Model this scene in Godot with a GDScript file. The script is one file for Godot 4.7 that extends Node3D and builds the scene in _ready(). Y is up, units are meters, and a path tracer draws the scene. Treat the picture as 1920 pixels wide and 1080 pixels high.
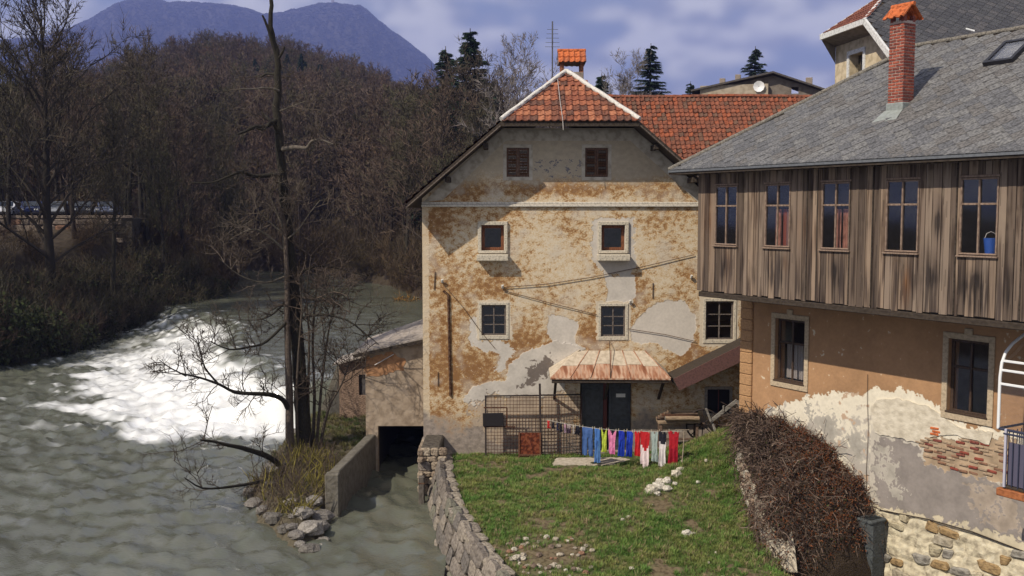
extends Node3D
# An old water mill beside a weir, seen from a bridge. Metres, y up, water of the lower river at y = 0.

const SUN_TO := Vector3(-0.80, 1.0, 0.67)      # towards the sun: left, behind the camera, 44 degrees up
const BTURN := -59.05                          # how the wooden-galleried house is turned
const BORIGIN := Vector3(5.55, 0.0, -29.6)     # front left corner of its gallery

var rng := RandomNumberGenerator.new()
var mats := {}
var used := {}
var nz := FastNoiseLite.new()
var nw := FastNoiseLite.new()

# ---------------------------------------------------------------- mesh collector
class MB:
	var v := PackedVector3Array()
	var n := PackedVector3Array()
	var uv := PackedVector2Array()
	var c := PackedColorArray()
	var col := Color(1, 1, 1)
	func tri(a: Vector3, b: Vector3, d: Vector3, ua := Vector2.ZERO, ub := Vector2.ZERO, ud := Vector2.ZERO) -> void:
		var nn := (b - a).cross(d - a).normalized()
		v.append(a); v.append(d); v.append(b)
		n.append(nn); n.append(nn); n.append(nn)
		uv.append(ua); uv.append(ud); uv.append(ub)
		c.append(col); c.append(col); c.append(col)
	func quad(a: Vector3, b: Vector3, d: Vector3, e: Vector3, ua := Vector2.ZERO, ub := Vector2.ZERO, ud := Vector2.ZERO, ue := Vector2.ZERO) -> void:
		tri(a, b, d, ua, ub, ud)
		tri(a, d, e, ua, ud, ue)
	func tri_n(a: Vector3, b: Vector3, d: Vector3, na: Vector3, nb: Vector3, nd: Vector3) -> void:
		v.append(a); v.append(d); v.append(b)
		n.append(na); n.append(nd); n.append(nb)
		uv.append(Vector2.ZERO); uv.append(Vector2.ZERO); uv.append(Vector2.ZERO)
		c.append(col); c.append(col); c.append(col)
	func box(ctr: Vector3, size: Vector3, bs := Basis()) -> void:
		var h := size * 0.5
		var p := []
		for k in 8:
			p.append(ctr + bs * Vector3(h.x * (1 if k & 1 else -1), h.y * (1 if k & 2 else -1), h.z * (1 if k & 4 else -1)))
		quad(p[4], p[5], p[7], p[6]); quad(p[1], p[0], p[2], p[3])
		quad(p[5], p[1], p[3], p[7]); quad(p[0], p[4], p[6], p[2])
		quad(p[6], p[7], p[3], p[2]); quad(p[0], p[1], p[5], p[4])
	# box with chamfered edges; jit moves the corners about (rubble, worn blocks)
	func chamfer(ctr: Vector3, size: Vector3, b: float, bs := Basis(), jit := 0.0, r: RandomNumberGenerator = null) -> void:
		var h := size * 0.5
		var b3 := Vector3(minf(b, h.x * 0.6), minf(b, h.y * 0.6), minf(b, h.z * 0.6))
		var q := {}
		for k in 8:
			var s := Vector3(1 if k & 1 else -1, 1 if k & 2 else -1, 1 if k & 4 else -1)
			var o := Vector3.ZERO
			if r:
				o = Vector3(r.randf_range(-jit, jit) * h.x, r.randf_range(-jit, jit) * h.y, r.randf_range(-jit, jit) * h.z)
			for ax in 3:
				var w := s * (h - b3)
				w[ax] = s[ax] * h[ax]
				q[k * 3 + ax] = ctr + bs * (w + o)
		var g := func(k: int, ax: int) -> Vector3: return q[k * 3 + ax]
		quad(g.call(4, 2), g.call(5, 2), g.call(7, 2), g.call(6, 2)); quad(g.call(1, 2), g.call(0, 2), g.call(2, 2), g.call(3, 2))
		quad(g.call(5, 0), g.call(1, 0), g.call(3, 0), g.call(7, 0)); quad(g.call(0, 0), g.call(4, 0), g.call(6, 0), g.call(2, 0))
		quad(g.call(6, 1), g.call(7, 1), g.call(3, 1), g.call(2, 1)); quad(g.call(0, 1), g.call(1, 1), g.call(5, 1), g.call(4, 1))
		for e in [[4, 5, 1, 2], [6, 7, 1, 2], [0, 1, 1, 2], [2, 3, 1, 2], [4, 6, 0, 2], [5, 7, 0, 2], [0, 2, 0, 2], [1, 3, 0, 2], [0, 4, 0, 1], [1, 5, 0, 1], [2, 6, 0, 1], [3, 7, 0, 1]]:
			out_quad(g.call(e[0], e[2]), g.call(e[1], e[2]), g.call(e[1], e[3]), g.call(e[0], e[3]), ctr)
		for k in 8:
			out_tri(g.call(k, 0), g.call(k, 1), g.call(k, 2), ctr)
	func out_tri(a: Vector3, b: Vector3, d: Vector3, ctr: Vector3) -> void:
		if (b - a).cross(d - a).dot((a + b + d) / 3.0 - ctr) >= 0.0:
			tri(a, b, d)
		else:
			tri(a, d, b)
	func out_quad(a: Vector3, b: Vector3, d: Vector3, e: Vector3, ctr: Vector3) -> void:
		out_tri(a, b, d, ctr)
		out_tri(a, d, e, ctr)
	func bar(a: Vector3, b: Vector3, w: float, t: float, up := Vector3.UP) -> void:
		var d := (b - a)
		var x := d.normalized()
		var z := x.cross(up)
		if z.length() < 0.05:
			z = x.cross(Vector3(0.3, 0, 1))
		z = z.normalized()
		var y := z.cross(x)
		box((a + b) * 0.5, Vector3(d.length(), w, t), Basis(x, y, z))
	func tube(p: PackedVector3Array, r: PackedFloat32Array, sides: int, cap := true) -> void:
		var m := p.size()
		if m < 2:
			return
		var ref := Vector3(0.31, 0.9, 0.3)
		var prev := PackedVector3Array()
		var prevn := PackedVector3Array()
		for i in m:
			var t := (p[mini(i + 1, m - 1)] - p[maxi(i - 1, 0)]).normalized()
			var x := ref.cross(t)
			if x.length() < 0.1:
				x = Vector3.RIGHT.cross(t)
			x = x.normalized()
			ref = t.cross(x)
			var y := ref
			var ring := PackedVector3Array()
			var rn := PackedVector3Array()
			for k in sides:
				var a := TAU * k / sides
				var d := x * cos(a) + y * sin(a)
				ring.append(p[i] + d * r[i])
				rn.append(d)
			if i > 0:
				for k in sides:
					var k2 := (k + 1) % sides
					tri_n(prev[k], prev[k2], ring[k2], prevn[k], prevn[k2], rn[k2])
					tri_n(prev[k], ring[k2], ring[k], prevn[k], rn[k2], rn[k])
			elif cap:
				for k in range(1, sides - 1):
					tri(ring[0], ring[k + 1], ring[k])
			prev = ring
			prevn = rn
		if cap:
			for k in range(1, sides - 1):
				tri(prev[0], prev[k], prev[k + 1])
	# thin two-sided sliver: a twig or a needle
	func sliver(a: Vector3, b: Vector3, w: float, side: Vector3) -> void:
		var s := side * (w * 0.5)
		var nn := (b - a).cross(side).normalized()
		v.append(a - s); v.append(a + s); v.append(b)
		n.append(nn); n.append(nn); n.append(nn)
		uv.append(Vector2.ZERO); uv.append(Vector2.ZERO); uv.append(Vector2.ZERO)
		c.append(col); c.append(col); c.append(col)
	func add(o: MB, t: Transform3D, tint := Color(1, 1, 1)) -> void:
		var bn := t.basis.orthonormalized()
		for i in o.v.size():
			v.append(t * o.v[i])
			n.append(bn * o.n[i])
			uv.append(o.uv[i])
			c.append(o.c[i] * tint)
	func mesh(with_uv := false, with_col := false) -> ArrayMesh:
		var a := []
		a.resize(Mesh.ARRAY_MAX)
		a[Mesh.ARRAY_VERTEX] = v
		a[Mesh.ARRAY_NORMAL] = n
		if with_uv:
			a[Mesh.ARRAY_TEX_UV] = uv
		if with_col:
			a[Mesh.ARRAY_COLOR] = c
		var m := ArrayMesh.new()
		m.add_surface_from_arrays(Mesh.PRIMITIVE_TRIANGLES, a)
		return m

# ---------------------------------------------------------------- naming
func numbered(called: String) -> String:
	var k: int = used.get(called, 0)
	used[called] = k + 1
	return called if k == 0 else "%s_%03d" % [called, k]

func tag(o: Node, label: String, category: String, group := "", kind := "") -> Node:
	if label: o.set_meta("label", label)
	if category: o.set_meta("category", category)
	if group: o.set_meta("group", group)
	if kind: o.set_meta("kind", kind)
	return o

func thing(called: String, label: String, category: String, at := Vector3.ZERO, turn := 0.0, group := "") -> Node3D:
	var o := Node3D.new()
	o.name = numbered(called)
	add_child(o)
	o.position = at
	o.rotation_degrees.y = turn
	tag(o, label, category, group)
	return o

func part(parent: Node, called: String, m: Mesh, mat: Material, at := Vector3.ZERO, bs := Basis()) -> MeshInstance3D:
	var o := MeshInstance3D.new()
	o.mesh = m
	o.material_override = mat
	o.transform = Transform3D(bs, at)
	if parent == self:
		o.name = numbered(called)
		add_child(o)
	else:
		o.name = called
		parent.add_child(o, true)
	return o

func struct(called: String, m: Mesh, mat: Material, at := Vector3.ZERO) -> MeshInstance3D:
	var o := part(self, called, m, mat, at)
	o.set_meta("kind", "structure")
	return o

func multi(parent: Node, called: String, m: Mesh, mat: Material, places: Array, colors := PackedColorArray()) -> MultiMeshInstance3D:
	var mm := MultiMesh.new()
	mm.transform_format = MultiMesh.TRANSFORM_3D
	mm.use_colors = colors.size() > 0
	mm.mesh = m
	mm.instance_count = places.size()
	for i in places.size():
		mm.set_instance_transform(i, places[i])
		if colors.size() > 0:
			mm.set_instance_color(i, colors[i])
	var o := MultiMeshInstance3D.new()
	o.multimesh = mm
	o.material_override = mat
	o.name = numbered(called) if parent == self else called
	parent.add_child(o, true)
	o.set_meta("kind", "stuff")
	return o

# ---------------------------------------------------------------- materials
func lin(r: float, g: float, b: float) -> Color:
	return Color(r, g, b).linear_to_srgb()

func ntex(sd: int, freq: float, oct: int, ramp: Array, size := 256, kind := FastNoiseLite.TYPE_SIMPLEX_SMOOTH) -> NoiseTexture2D:
	var f := FastNoiseLite.new()
	f.seed = sd
	f.noise_type = kind
	f.frequency = freq
	f.fractal_type = FastNoiseLite.FRACTAL_FBM
	f.fractal_octaves = oct
	var t := NoiseTexture2D.new()
	t.width = size
	t.height = size
	t.seamless = true
	t.generate_mipmaps = false
	if ramp.size() > 0:
		var g := Gradient.new()
		var off := PackedFloat32Array()
		var cs := PackedColorArray()
		for e in ramp:
			off.append(e[0])
			cs.append(lin(e[1], e[2], e[3]))
		g.offsets = off
		g.colors = cs
		t.color_ramp = g
	t.noise = f
	return t

func mat(key: String, c: Color, rough := 0.9, o := {}) -> StandardMaterial3D:
	if mats.has(key):
		return mats[key]
	var m := StandardMaterial3D.new()
	m.resource_name = key
	m.albedo_color = c
	m.roughness = rough
	m.metallic_specular = o.get("spec", 0.4)
	m.metallic = o.get("metal", 0.0)
	if o.has("tex"): m.albedo_texture = o.tex
	if o.has("nrm"):
		m.normal_enabled = true
		m.normal_texture = o.nrm
		m.normal_scale = o.get("ns", 1.0)
	if o.has("hgt"):
		m.heightmap_enabled = true
		m.heightmap_texture = o.hgt
		m.heightmap_scale = o.get("hs", 1.0)
	if o.has("tri"):
		m.uv1_triplanar = true
		m.uv1_world_triplanar = o.get("world", true)
		m.uv1_scale = o.tri
		m.uv1_offset = o.get("off", Vector3.ZERO)
	if o.get("vc", false): m.vertex_color_use_as_albedo = true
	if o.has("back"):
		m.backlight_enabled = true
		m.backlight = o.back
	m.cull_mode = BaseMaterial3D.CULL_DISABLED
	mats[key] = m
	return m

var T := {}

func make_textures() -> void:
	T.grain = ntex(11, 0.03, 5, [[0.2, 0.62, 0.62, 0.62], [0.5, 0.9, 0.9, 0.9], [0.8, 1.0, 1.0, 1.0]], 512)
	T.blotch = ntex(12, 0.016, 7, [[0.2, 0.66, 0.64, 0.61], [0.5, 0.88, 0.87, 0.85], [0.8, 1.0, 1.0, 1.0]], 512)
	T.height = ntex(13, 0.035, 5, [], 512)
	T.height2 = ntex(14, 0.012, 5, [], 512)
	T.terracotta = ntex(15, 0.02, 4, [[0.2, 0.35, 0.3, 0.28], [0.42, 0.8, 0.75, 0.7], [0.6, 1.0, 0.95, 0.9], [0.85, 1.0, 1.0, 1.0]], 256)
	T.slate = ntex(16, 0.035, 6, [[0.30, 0.30, 0.30, 0.31], [0.46, 0.62, 0.62, 0.62], [0.57, 0.90, 0.90, 0.87], [0.66, 1.75, 1.75, 1.62]], 512)
	T.streak = ntex(17, 0.03, 4, [[0.2, 0.45, 0.42, 0.4], [0.5, 0.85, 0.83, 0.8], [0.8, 1.0, 1.0, 1.0]], 256)
	T.rust = ntex(18, 0.02, 5, [[0.25, 0.25, 0.12, 0.07], [0.5, 0.6, 0.3, 0.15], [0.7, 1.0, 0.75, 0.55]], 256)
	T.rustwash = ntex(28, 0.02, 5, [[0.25, 0.42, 0.22, 0.14], [0.42, 0.72, 0.46, 0.33], [0.55, 0.95, 0.82, 0.70], [0.8, 1.05, 1.0, 0.92]], 256)
	T.stone = ntex(19, 0.018, 5, [[0.2, 0.4, 0.38, 0.36], [0.45, 0.8, 0.77, 0.72], [0.62, 1.0, 0.97, 0.9], [0.8, 1.15, 1.12, 1.05]], 512)
	T.bark = ntex(20, 0.04, 4, [[0.25, 0.5, 0.48, 0.45], [0.55, 0.95, 0.93, 0.9], [0.8, 1.2, 1.18, 1.1]], 256)
	T.soil = ntex(21, 0.02, 5, [[0.25, 0.5, 0.45, 0.35], [0.5, 0.9, 0.9, 0.85], [0.75, 1.15, 1.1, 0.95]], 512)

func T3(s: float) -> Vector3:
	return Vector3(s, s, s)

# ---------------------------------------------------------------- shapes with holes
# polygon in a plane (o + x*ux + y*uy), rectangular holes left open with reveals going back along -n; uv from uvr (Rect2 in metres)
func wall_mesh(poly: PackedVector2Array, holes: Array, o: Vector3, ux: Vector3, uy: Vector3, deep: float, uvr := Rect2(0, 0, 1, 1), cell := 100.0) -> ArrayMesh:
	var mb := MB.new()
	var xs := [-INF, INF]
	var ys := [-INF, INF]
	var lo := poly[0]
	var hi := poly[0]
	for p in poly:
		lo = lo.min(p); hi = hi.max(p)
	xs = [lo.x, hi.x]
	ys = [lo.y, hi.y]
	for h in holes:
		xs += [h.position.x, h.end.x]
		ys += [h.position.y, h.end.y]
	xs.sort(); ys.sort()
	var nn := ux.cross(uy).normalized()
	for i in xs.size() - 1:
		for j in ys.size() - 1:
			if xs[i + 1] - xs[i] < 0.001 or ys[j + 1] - ys[j] < 0.001:
				continue
			var mid := Vector2((xs[i] + xs[i + 1]) * 0.5, (ys[j] + ys[j + 1]) * 0.5)
			var skip := false
			for h in holes:
				if h.has_point(mid): skip = true
			if skip: continue
			var cellp := PackedVector2Array([Vector2(xs[i], ys[j]), Vector2(xs[i + 1], ys[j]), Vector2(xs[i + 1], ys[j + 1]), Vector2(xs[i], ys[j + 1])])
			for pc in Geometry2D.intersect_polygons(poly, cellp):
				var ix := Geometry2D.triangulate_polygon(pc)
				for k in range(0, ix.size(), 3):
					var a: Vector2 = pc[ix[k]]
					var b: Vector2 = pc[ix[k + 1]]
					var d: Vector2 = pc[ix[k + 2]]
					if (b - a).cross(d - a) < 0.0:
						var sw := b
						b = d
						d = sw
					mb.tri(o + ux * a.x + uy * a.y, o + ux * b.x + uy * b.y, o + ux * d.x + uy * d.y, wuv(a, uvr), wuv(b, uvr), wuv(d, uvr))
	for h in holes:
		var c4 := [h.position, Vector2(h.end.x, h.position.y), h.end, Vector2(h.position.x, h.end.y)]
		for k in 4:
			var a: Vector2 = c4[k]
			var b: Vector2 = c4[(k + 1) % 4]
			var pa := o + ux * a.x + uy * a.y
			var pb := o + ux * b.x + uy * b.y
			mb.quad(pa, pb, pb - nn * deep, pa - nn * deep, wuv(a, uvr), wuv(b, uvr), wuv(b, uvr), wuv(a, uvr))
	return mb.mesh(true)

func wuv(p: Vector2, r: Rect2) -> Vector2:
	return Vector2((p.x - r.position.x) / r.size.x, 1.0 - (p.y - r.position.y) / r.size.y)

# flat slab cut from a polygon, with thickness (trim, bands, patches of plaster)
func slab(poly: PackedVector2Array, o: Vector3, ux: Vector3, uy: Vector3, thick: float) -> ArrayMesh:
	var mb := MB.new()
	slab_into(mb, poly, o, ux, uy, thick)
	return mb.mesh()

func slab_into(mb: MB, poly: PackedVector2Array, o: Vector3, ux: Vector3, uy: Vector3, thick: float) -> void:
	if Geometry2D.is_polygon_clockwise(poly):
		poly.reverse()
	var nn := ux.cross(uy).normalized() * thick
	var ix := Geometry2D.triangulate_polygon(poly)
	for k in range(0, ix.size(), 3):
		var a := poly[ix[k]]
		var b := poly[ix[k + 1]]
		var d := poly[ix[k + 2]]
		if (b - a).cross(d - a) < 0.0:
			var sw := b
			b = d
			d = sw
		mb.tri(o + ux * a.x + uy * a.y + nn, o + ux * b.x + uy * b.y + nn, o + ux * d.x + uy * d.y + nn)
		mb.tri(o + ux * a.x + uy * a.y, o + ux * d.x + uy * d.y, o + ux * b.x + uy * b.y)
	for k in poly.size():
		var a := o + ux * poly[k].x + uy * poly[k].y
		var q := poly[(k + 1) % poly.size()]
		var b := o + ux * q.x + uy * q.y
		mb.quad(a, b, b + nn, a + nn)

func boxm(size: Vector3, b := 0.0) -> ArrayMesh:
	var mb := MB.new()
	if b > 0.0:
		mb.chamfer(Vector3.ZERO, size, b)
	else:
		mb.box(Vector3.ZERO, size)
	return mb.mesh()

func beam(a: Vector3, b: Vector3, w: float, t: float, up := Vector3.UP) -> ArrayMesh:
	var mb := MB.new()
	mb.bar(a, b, w, t, up)
	return mb.mesh()

func rod(pts: Array, r: float, sides := 6) -> ArrayMesh:
	var mb := MB.new()
	var rr := PackedFloat32Array()
	for p in pts: rr.append(r)
	mb.tube(PackedVector3Array(pts), rr, sides)
	return mb.mesh()

func ss(a: float, b: float, x: float) -> float:
	return smoothstep(a, b, x)

# ---------------------------------------------------------------- camera, sky, sun
func make_view() -> void:
	var cam := Camera3D.new()
	cam.name = "camera"
	cam.position = Vector3(0, 9.5, 0)
	cam.rotation_degrees = Vector3(-4.308, 0, 0)
	cam.fov = 31.971
	cam.near = 0.2
	cam.far = 12000.0
	add_child(cam)
	cam.current = true
	var env := Environment.new()
	env.background_mode = Environment.BG_SKY
	env.tonemap_mode = Environment.TONE_MAPPER_LINEAR
	env.tonemap_exposure = 0.93
	var sky := Sky.new()
	var pan := PanoramaSkyMaterial.new()
	pan.panorama = ImageTexture.create_from_image(sky_image())
	pan.filter = true
	sky.sky_material = pan
	env.sky = sky
	env.sdfgi_enabled = true
	env.ssao_enabled = true
	env.ssil_enabled = true
	env.fog_enabled = true
	env.fog_density = 0.00017
	env.fog_light_color = lin(0.30, 0.38, 0.90)
	var we := WorldEnvironment.new()
	we.name = "world"
	we.environment = env
	add_child(we)
	var sun := DirectionalLight3D.new()
	sun.name = "sun"
	sun.light_color = Color(1.0, 0.955, 0.88)
	sun.light_energy = 1.6
	sun.light_angular_distance = 0.55
	sun.shadow_enabled = true
	add_child(sun)
	sun.look_at_from_position(Vector3.ZERO, -SUN_TO, Vector3.UP)

# broken spring cloud over pale blue; the same all round
func sky_image() -> Image:
	var w := 1024
	var h := 512
	var im := Image.create(w, h, false, Image.FORMAT_RGBF)
	var f := FastNoiseLite.new()
	f.seed = 5
	f.noise_type = FastNoiseLite.TYPE_SIMPLEX_SMOOTH
	f.frequency = 1.0
	f.fractal_octaves = 5
	f.fractal_gain = 0.52
	for y in h:
		var el := (0.5 - (y + 0.5) / h) * PI
		for x in w:
			var c: Color
			if el <= 0.0:
				c = Color(0.30, 0.31, 0.34)
			else:
				var az := ((x + 0.5) / w - 0.5) * TAU
				var d := Vector3(sin(az) * cos(el), sin(el), -cos(az) * cos(el))
				# cloud layers seen against the height above the horizon
				var q := Vector3(d.x * 4.6, d.y * 15.0, d.z * 4.6) / (0.55 + d.y)
				var n1 := f.get_noise_3d(q.x, q.y, q.z)
				var n2 := f.get_noise_3d(q.x * 2.6 + 7.0, q.y * 2.6, q.z * 2.6)
				var cover := smoothstep(-0.40, 0.06, n1 + 0.35 * n2)
				var bright := smoothstep(0.1, 0.95, 0.5 + 1.2 * n2 + 0.7 * n1)
				var blue := Color(0.47, 0.525, 0.625).lerp(Color(0.16, 0.245, 0.45), sqrt(maxf(d.y, 0.0)))
				var cloud := Color(0.45, 0.47, 0.555).lerp(Color(0.97, 0.95, 0.95), bright)
				c = blue.lerp(cloud, cover * 0.9)
			im.set_pixel(x, y, c)
	return im

# ---------------------------------------------------------------- river and land
const CREST_A := Vector2(-28.0, -82.0)
const CREST_B := Vector2(-8.0, -46.6)
const UP_LEVEL := 1.8
const SPIT := [Vector2(-5.75, -27.4), Vector2(-6.6, -28.0), Vector2(-7.9, -30.2), Vector2(-8.9, -33.0), Vector2(-9.2, -37.0), Vector2(-8.9, -40.5), Vector2(-8.3, -44.0), Vector2(-7.4, -46.6), Vector2(-5.0, -47.2), Vector2(-5.0, -36.3), Vector2(-5.6, -31.2), Vector2(-5.45, -29.0)]

# left shore then right shore of the river, by z
func shore_left(z: float) -> float:
	return table([[-152.0, -74.0], [-140.0, -56.0], [-130.0, -43.0], [-120.0, -34.0], [-100.0, -28.2], [-92.0, -27.2], [-84.0, -28.6], [-76.0, -30.2], [-68.0, -30.9], [-61.0, -31.6], [-50.0, -34.0], [-30.0, -37.0], [0.0, -38.0]], z)

func shore_right(z: float) -> float:
	return table([[-152.0, -73.0], [-140.0, -44.0], [-130.0, -29.0], [-120.0, -21.0], [-105.0, -13.0], [-90.0, -8.6], [-82.0, -7.0], [-70.0, -5.0], [-48.0, -4.6], [-36.0, -3.0], [0.0, -2.6]], z)

func table(t: Array, x: float) -> float:
	if x <= t[0][0]: return t[0][1]
	for i in range(1, t.size()):
		if x <= t[i][0]:
			return lerpf(t[i - 1][1], t[i][1], (x - t[i - 1][0]) / (t[i][0] - t[i - 1][0]))
	return t[-1][1]

# metres downstream of the weir crest (negative upstream)
func crest_s(x: float, z: float) -> float:
	var d := (CREST_B - CREST_A).normalized()
	var nn := Vector2(-d.y, d.x)
	if nn.x > 0: nn = -nn
	var p := Vector2(x, z) - CREST_A
	var s := p.dot(nn)
	var t := p.dot(d)
	s += 1.6 * sin(t * 0.14) + nw.get_noise_2d(x * 6.0, z * 6.0) * 1.2
	return s

func water_level(s: float) -> float:
	return UP_LEVEL * (1.0 - ss(-0.6, 7.5, s) * 0.72 - 0.28 * ss(0.0, 3.0, s))

# how white the water is at a place; s is metres below the crest
func foam(x: float, z: float, s: float) -> float:
	var d := (CREST_B - CREST_A).normalized()
	var t := (Vector2(x, z) - CREST_A).dot(d)
	var n1 := nz.get_noise_2d(x * 4.0 + z * 1.2, z * 4.0 - x * 0.8)
	var flow := nz.get_noise_2d(t * 46.0, s * 9.0 + 40.0)
	var n2 := nz.get_noise_2d(x * 30.0 + 90.0, z * 14.0)
	var n3 := nz.get_noise_2d(x * 95.0, z * 42.0 + 31.0)
	var tex := 0.5 * flow + 0.5 * n2 + 0.45 * n3
	var core := ss(0.2, 2.4, s) * (1.0 - ss(7.0, 11.0, s + n1 * 5.0)) * ss(4.0, 20.0, t + n1 * 7.0)
	var edge := ss(0.0, 1.2, s) * (1.0 - ss(3.0, 8.5, s + n1 * 4.0)) * ss(-5.0, 3.0, t)
	var cut := 1.0 - ss(-42.6, -39.8, z + n1 * 2.5 - 0.12 * (x + 12.0))
	var f := core * clampf(1.05 + 0.9 * tex, 0.0, 1.0)
	f = maxf(f, edge * ss(-0.25, 0.55, tex) * 0.9)
	# flecks torn off downstream
	var fleck := ss(0.30, 0.62, 0.55 * n3 + 0.6 * n2 + 0.35 * n1) * (1.0 - ss(9.0, 26.0, s)) * ss(3.0, 8.0, s)
	f = maxf(f, fleck * 0.75) * cut
	if x > -9.6 and z > -43.5: f = 0.0
	f = maxf(f, (1.0 - ss(0.0, 0.7, absf(s + 0.5 + n1))) * ss(0.1, 0.5, n2 + 0.2) * 0.55 * ss(-6.0, 0.0, t))
	return clampf(f, 0.0, 1.0)

func make_river() -> void:
	var x0 := -66.0
	var x1 := -1.5
	var z0 := -156.0
	var z1 := -14.0
	var st := 0.3
	var zs := PackedFloat32Array()
	var z := z1
	while z > z0:
		zs.append(z)
		z -= st if z > -92.0 else 1.2
	var nx := int((x1 - x0) / st)
	var nzz := zs.size()
	var vv := PackedVector3Array()
	var nn := PackedVector3Array()
	var cc := PackedColorArray()
	vv.resize(nx * nzz); nn.resize(nx * nzz); cc.resize(nx * nzz)
	var hs := PackedFloat32Array()
	hs.resize(nx * nzz)
	var deep := Color(0.106, 0.111, 0.086)
	var pool := Color(0.105, 0.110, 0.082)
	var white := Color(0.80, 0.81, 0.80)
	for j in nzz:
		var zz := zs[j]
		var sl := shore_left(zz) - 3.0
		for i in nx:
			var x := x0 + i * st
			var k := j * nx + i
			if x < sl:
				hs[k] = -0.6
				cc[k] = deep
				continue
			var s := crest_s(x, zz)
			var h := water_level(maxf(s, 40.0 * ss(-46.0, -42.0, zz)))
			var rough := ss(-2.0, 1.0, s) * (1.0 - ss(9.0, 30.0, s))
			var f := foam(x, zz, s)
			# wind ripples across the lower pool, boiling water under the weir
			h += 0.040 * nw.get_noise_2d(x * 6.0 + zz * 4.0, zz * 30.0 - x * 10.0)
			h += 0.034 * nw.get_noise_2d(x * 18.0 + 50.0, zz * 52.0 - x * 16.0)
			h += rough * (0.18 * nw.get_noise_2d(x * 22.0, zz * 22.0) + 0.13 * nw.get_noise_2d(x * 60.0, zz * 60.0)) 
			h += f * 0.10 * (nz.get_noise_2d(x * 60.0, zz * 60.0) + 0.3)
			hs[k] = h
			var base := deep.lerp(pool, ss(10.0, -4.0, s))
			base = base * (1.0 + 0.18 * nz.get_noise_2d(x * 3.0, zz * 5.0))
			cc[k] = base.lerp(white, ss(0.12, 0.85, f))
	for j in nzz:
		for i in nx:
			var k := j * nx + i
			var hx := hs[j * nx + mini(i + 1, nx - 1)] - hs[j * nx + maxi(i - 1, 0)]
			var j1 := maxi(j - 1, 0)
			var j2 := mini(j + 1, nzz - 1)
			var hz := hs[j1 * nx + i] - hs[j2 * nx + i]
			vv[k] = Vector3(x0 + i * st, hs[k], zs[j])
			nn[k] = Vector3(-hx / (2.0 * st), 1.0, -hz / maxf(zs[j1] - zs[j2], 0.01)).normalized()
	var ix := PackedInt32Array()
	for j in nzz - 1:
		var sl := shore_left(zs[j]) - 3.0
		for i in nx - 1:
			if x0 + (i + 1) * st < sl: continue
			var a := j * nx + i
			ix.append(a); ix.append(a + nx); ix.append(a + 1)
			ix.append(a + 1); ix.append(a + nx); ix.append(a + nx + 1)
	var arr := []
	arr.resize(Mesh.ARRAY_MAX)
	arr[Mesh.ARRAY_VERTEX] = vv
	arr[Mesh.ARRAY_NORMAL] = nn
	arr[Mesh.ARRAY_COLOR] = cc
	arr[Mesh.ARRAY_INDEX] = ix
	var m := ArrayMesh.new()
	m.add_surface_from_arrays(Mesh.PRIMITIVE_TRIANGLES, arr)
	var wm := mat("river_water", Color.WHITE, 0.10, {"vc": true, "spec": 0.5, "hgt": T.height, "hs": 0.9, "tri": Vector3(0.3, 0.3, 0.75)})
	struct("river", m, wm)

func land_height(x: float, z: float) -> float:
	var sl := shore_left(z)
	var sr := shore_right(z)
	var up := ss(-40.0, -50.0, z)
	if z < -152.0:
		sl = -400.0; sr = -400.0
	var lift := nz.get_noise_2d(x * 2.0, z * 2.0)
	var hill := 0.0
	var ridge := table([[-320.0, 36.0], [-240.0, 38.0], [-180.0, 27.0], [-140.0, 36.0], [-108.0, 46.0], [-80.0, 45.0], [-55.0, 38.0], [-35.0, 29.0], [-10.0, 20.0], [40.0, 12.0], [260.0, 12.0]], x * 350.0 / maxf(-z, 120.0) if z < -120.0 else x * 350.0 / 120.0)
	hill = ridge * pow(clampf((-z - 108.0) / 242.0, 0.0, 1.0), 1.45)
	hill *= 1.0 - 0.35 * ss(360.0, 520.0, -z)
	if x < sl:
		var d := sl - x
		var bank := 1.2 * ss(0.0, 1.5, d) + 2.2 * ss(1.0, 5.0, d) + 3.3 * ss(5.0, 7.5, d) * ss(-118.0, -104.0, z) * (1.0 - ss(-58.0, -40.0, z)) + 2.0 * ss(6.0, 16.0, d) * ss(-104.0, -118.0, z)
		return (UP_LEVEL - 0.3) * up * ss(-80.0, -90.0, z) + bank + maxf(0.0, hill) + lift * 0.4 * ss(2.0, 6.0, d)
	if x > sr:
		var d := x - sr
		var b2 := UP_LEVEL * up + 0.9 * ss(0.0, 1.2, d) + 1.4 * ss(1.0, 8.0, d) + 6.0 * ss(6.0, 30.0, d) + hill * ss(0.0, 20.0, d)
		return b2 + lift * 0.4
	return -0.9 if z > -80.0 else 0.6

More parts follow.
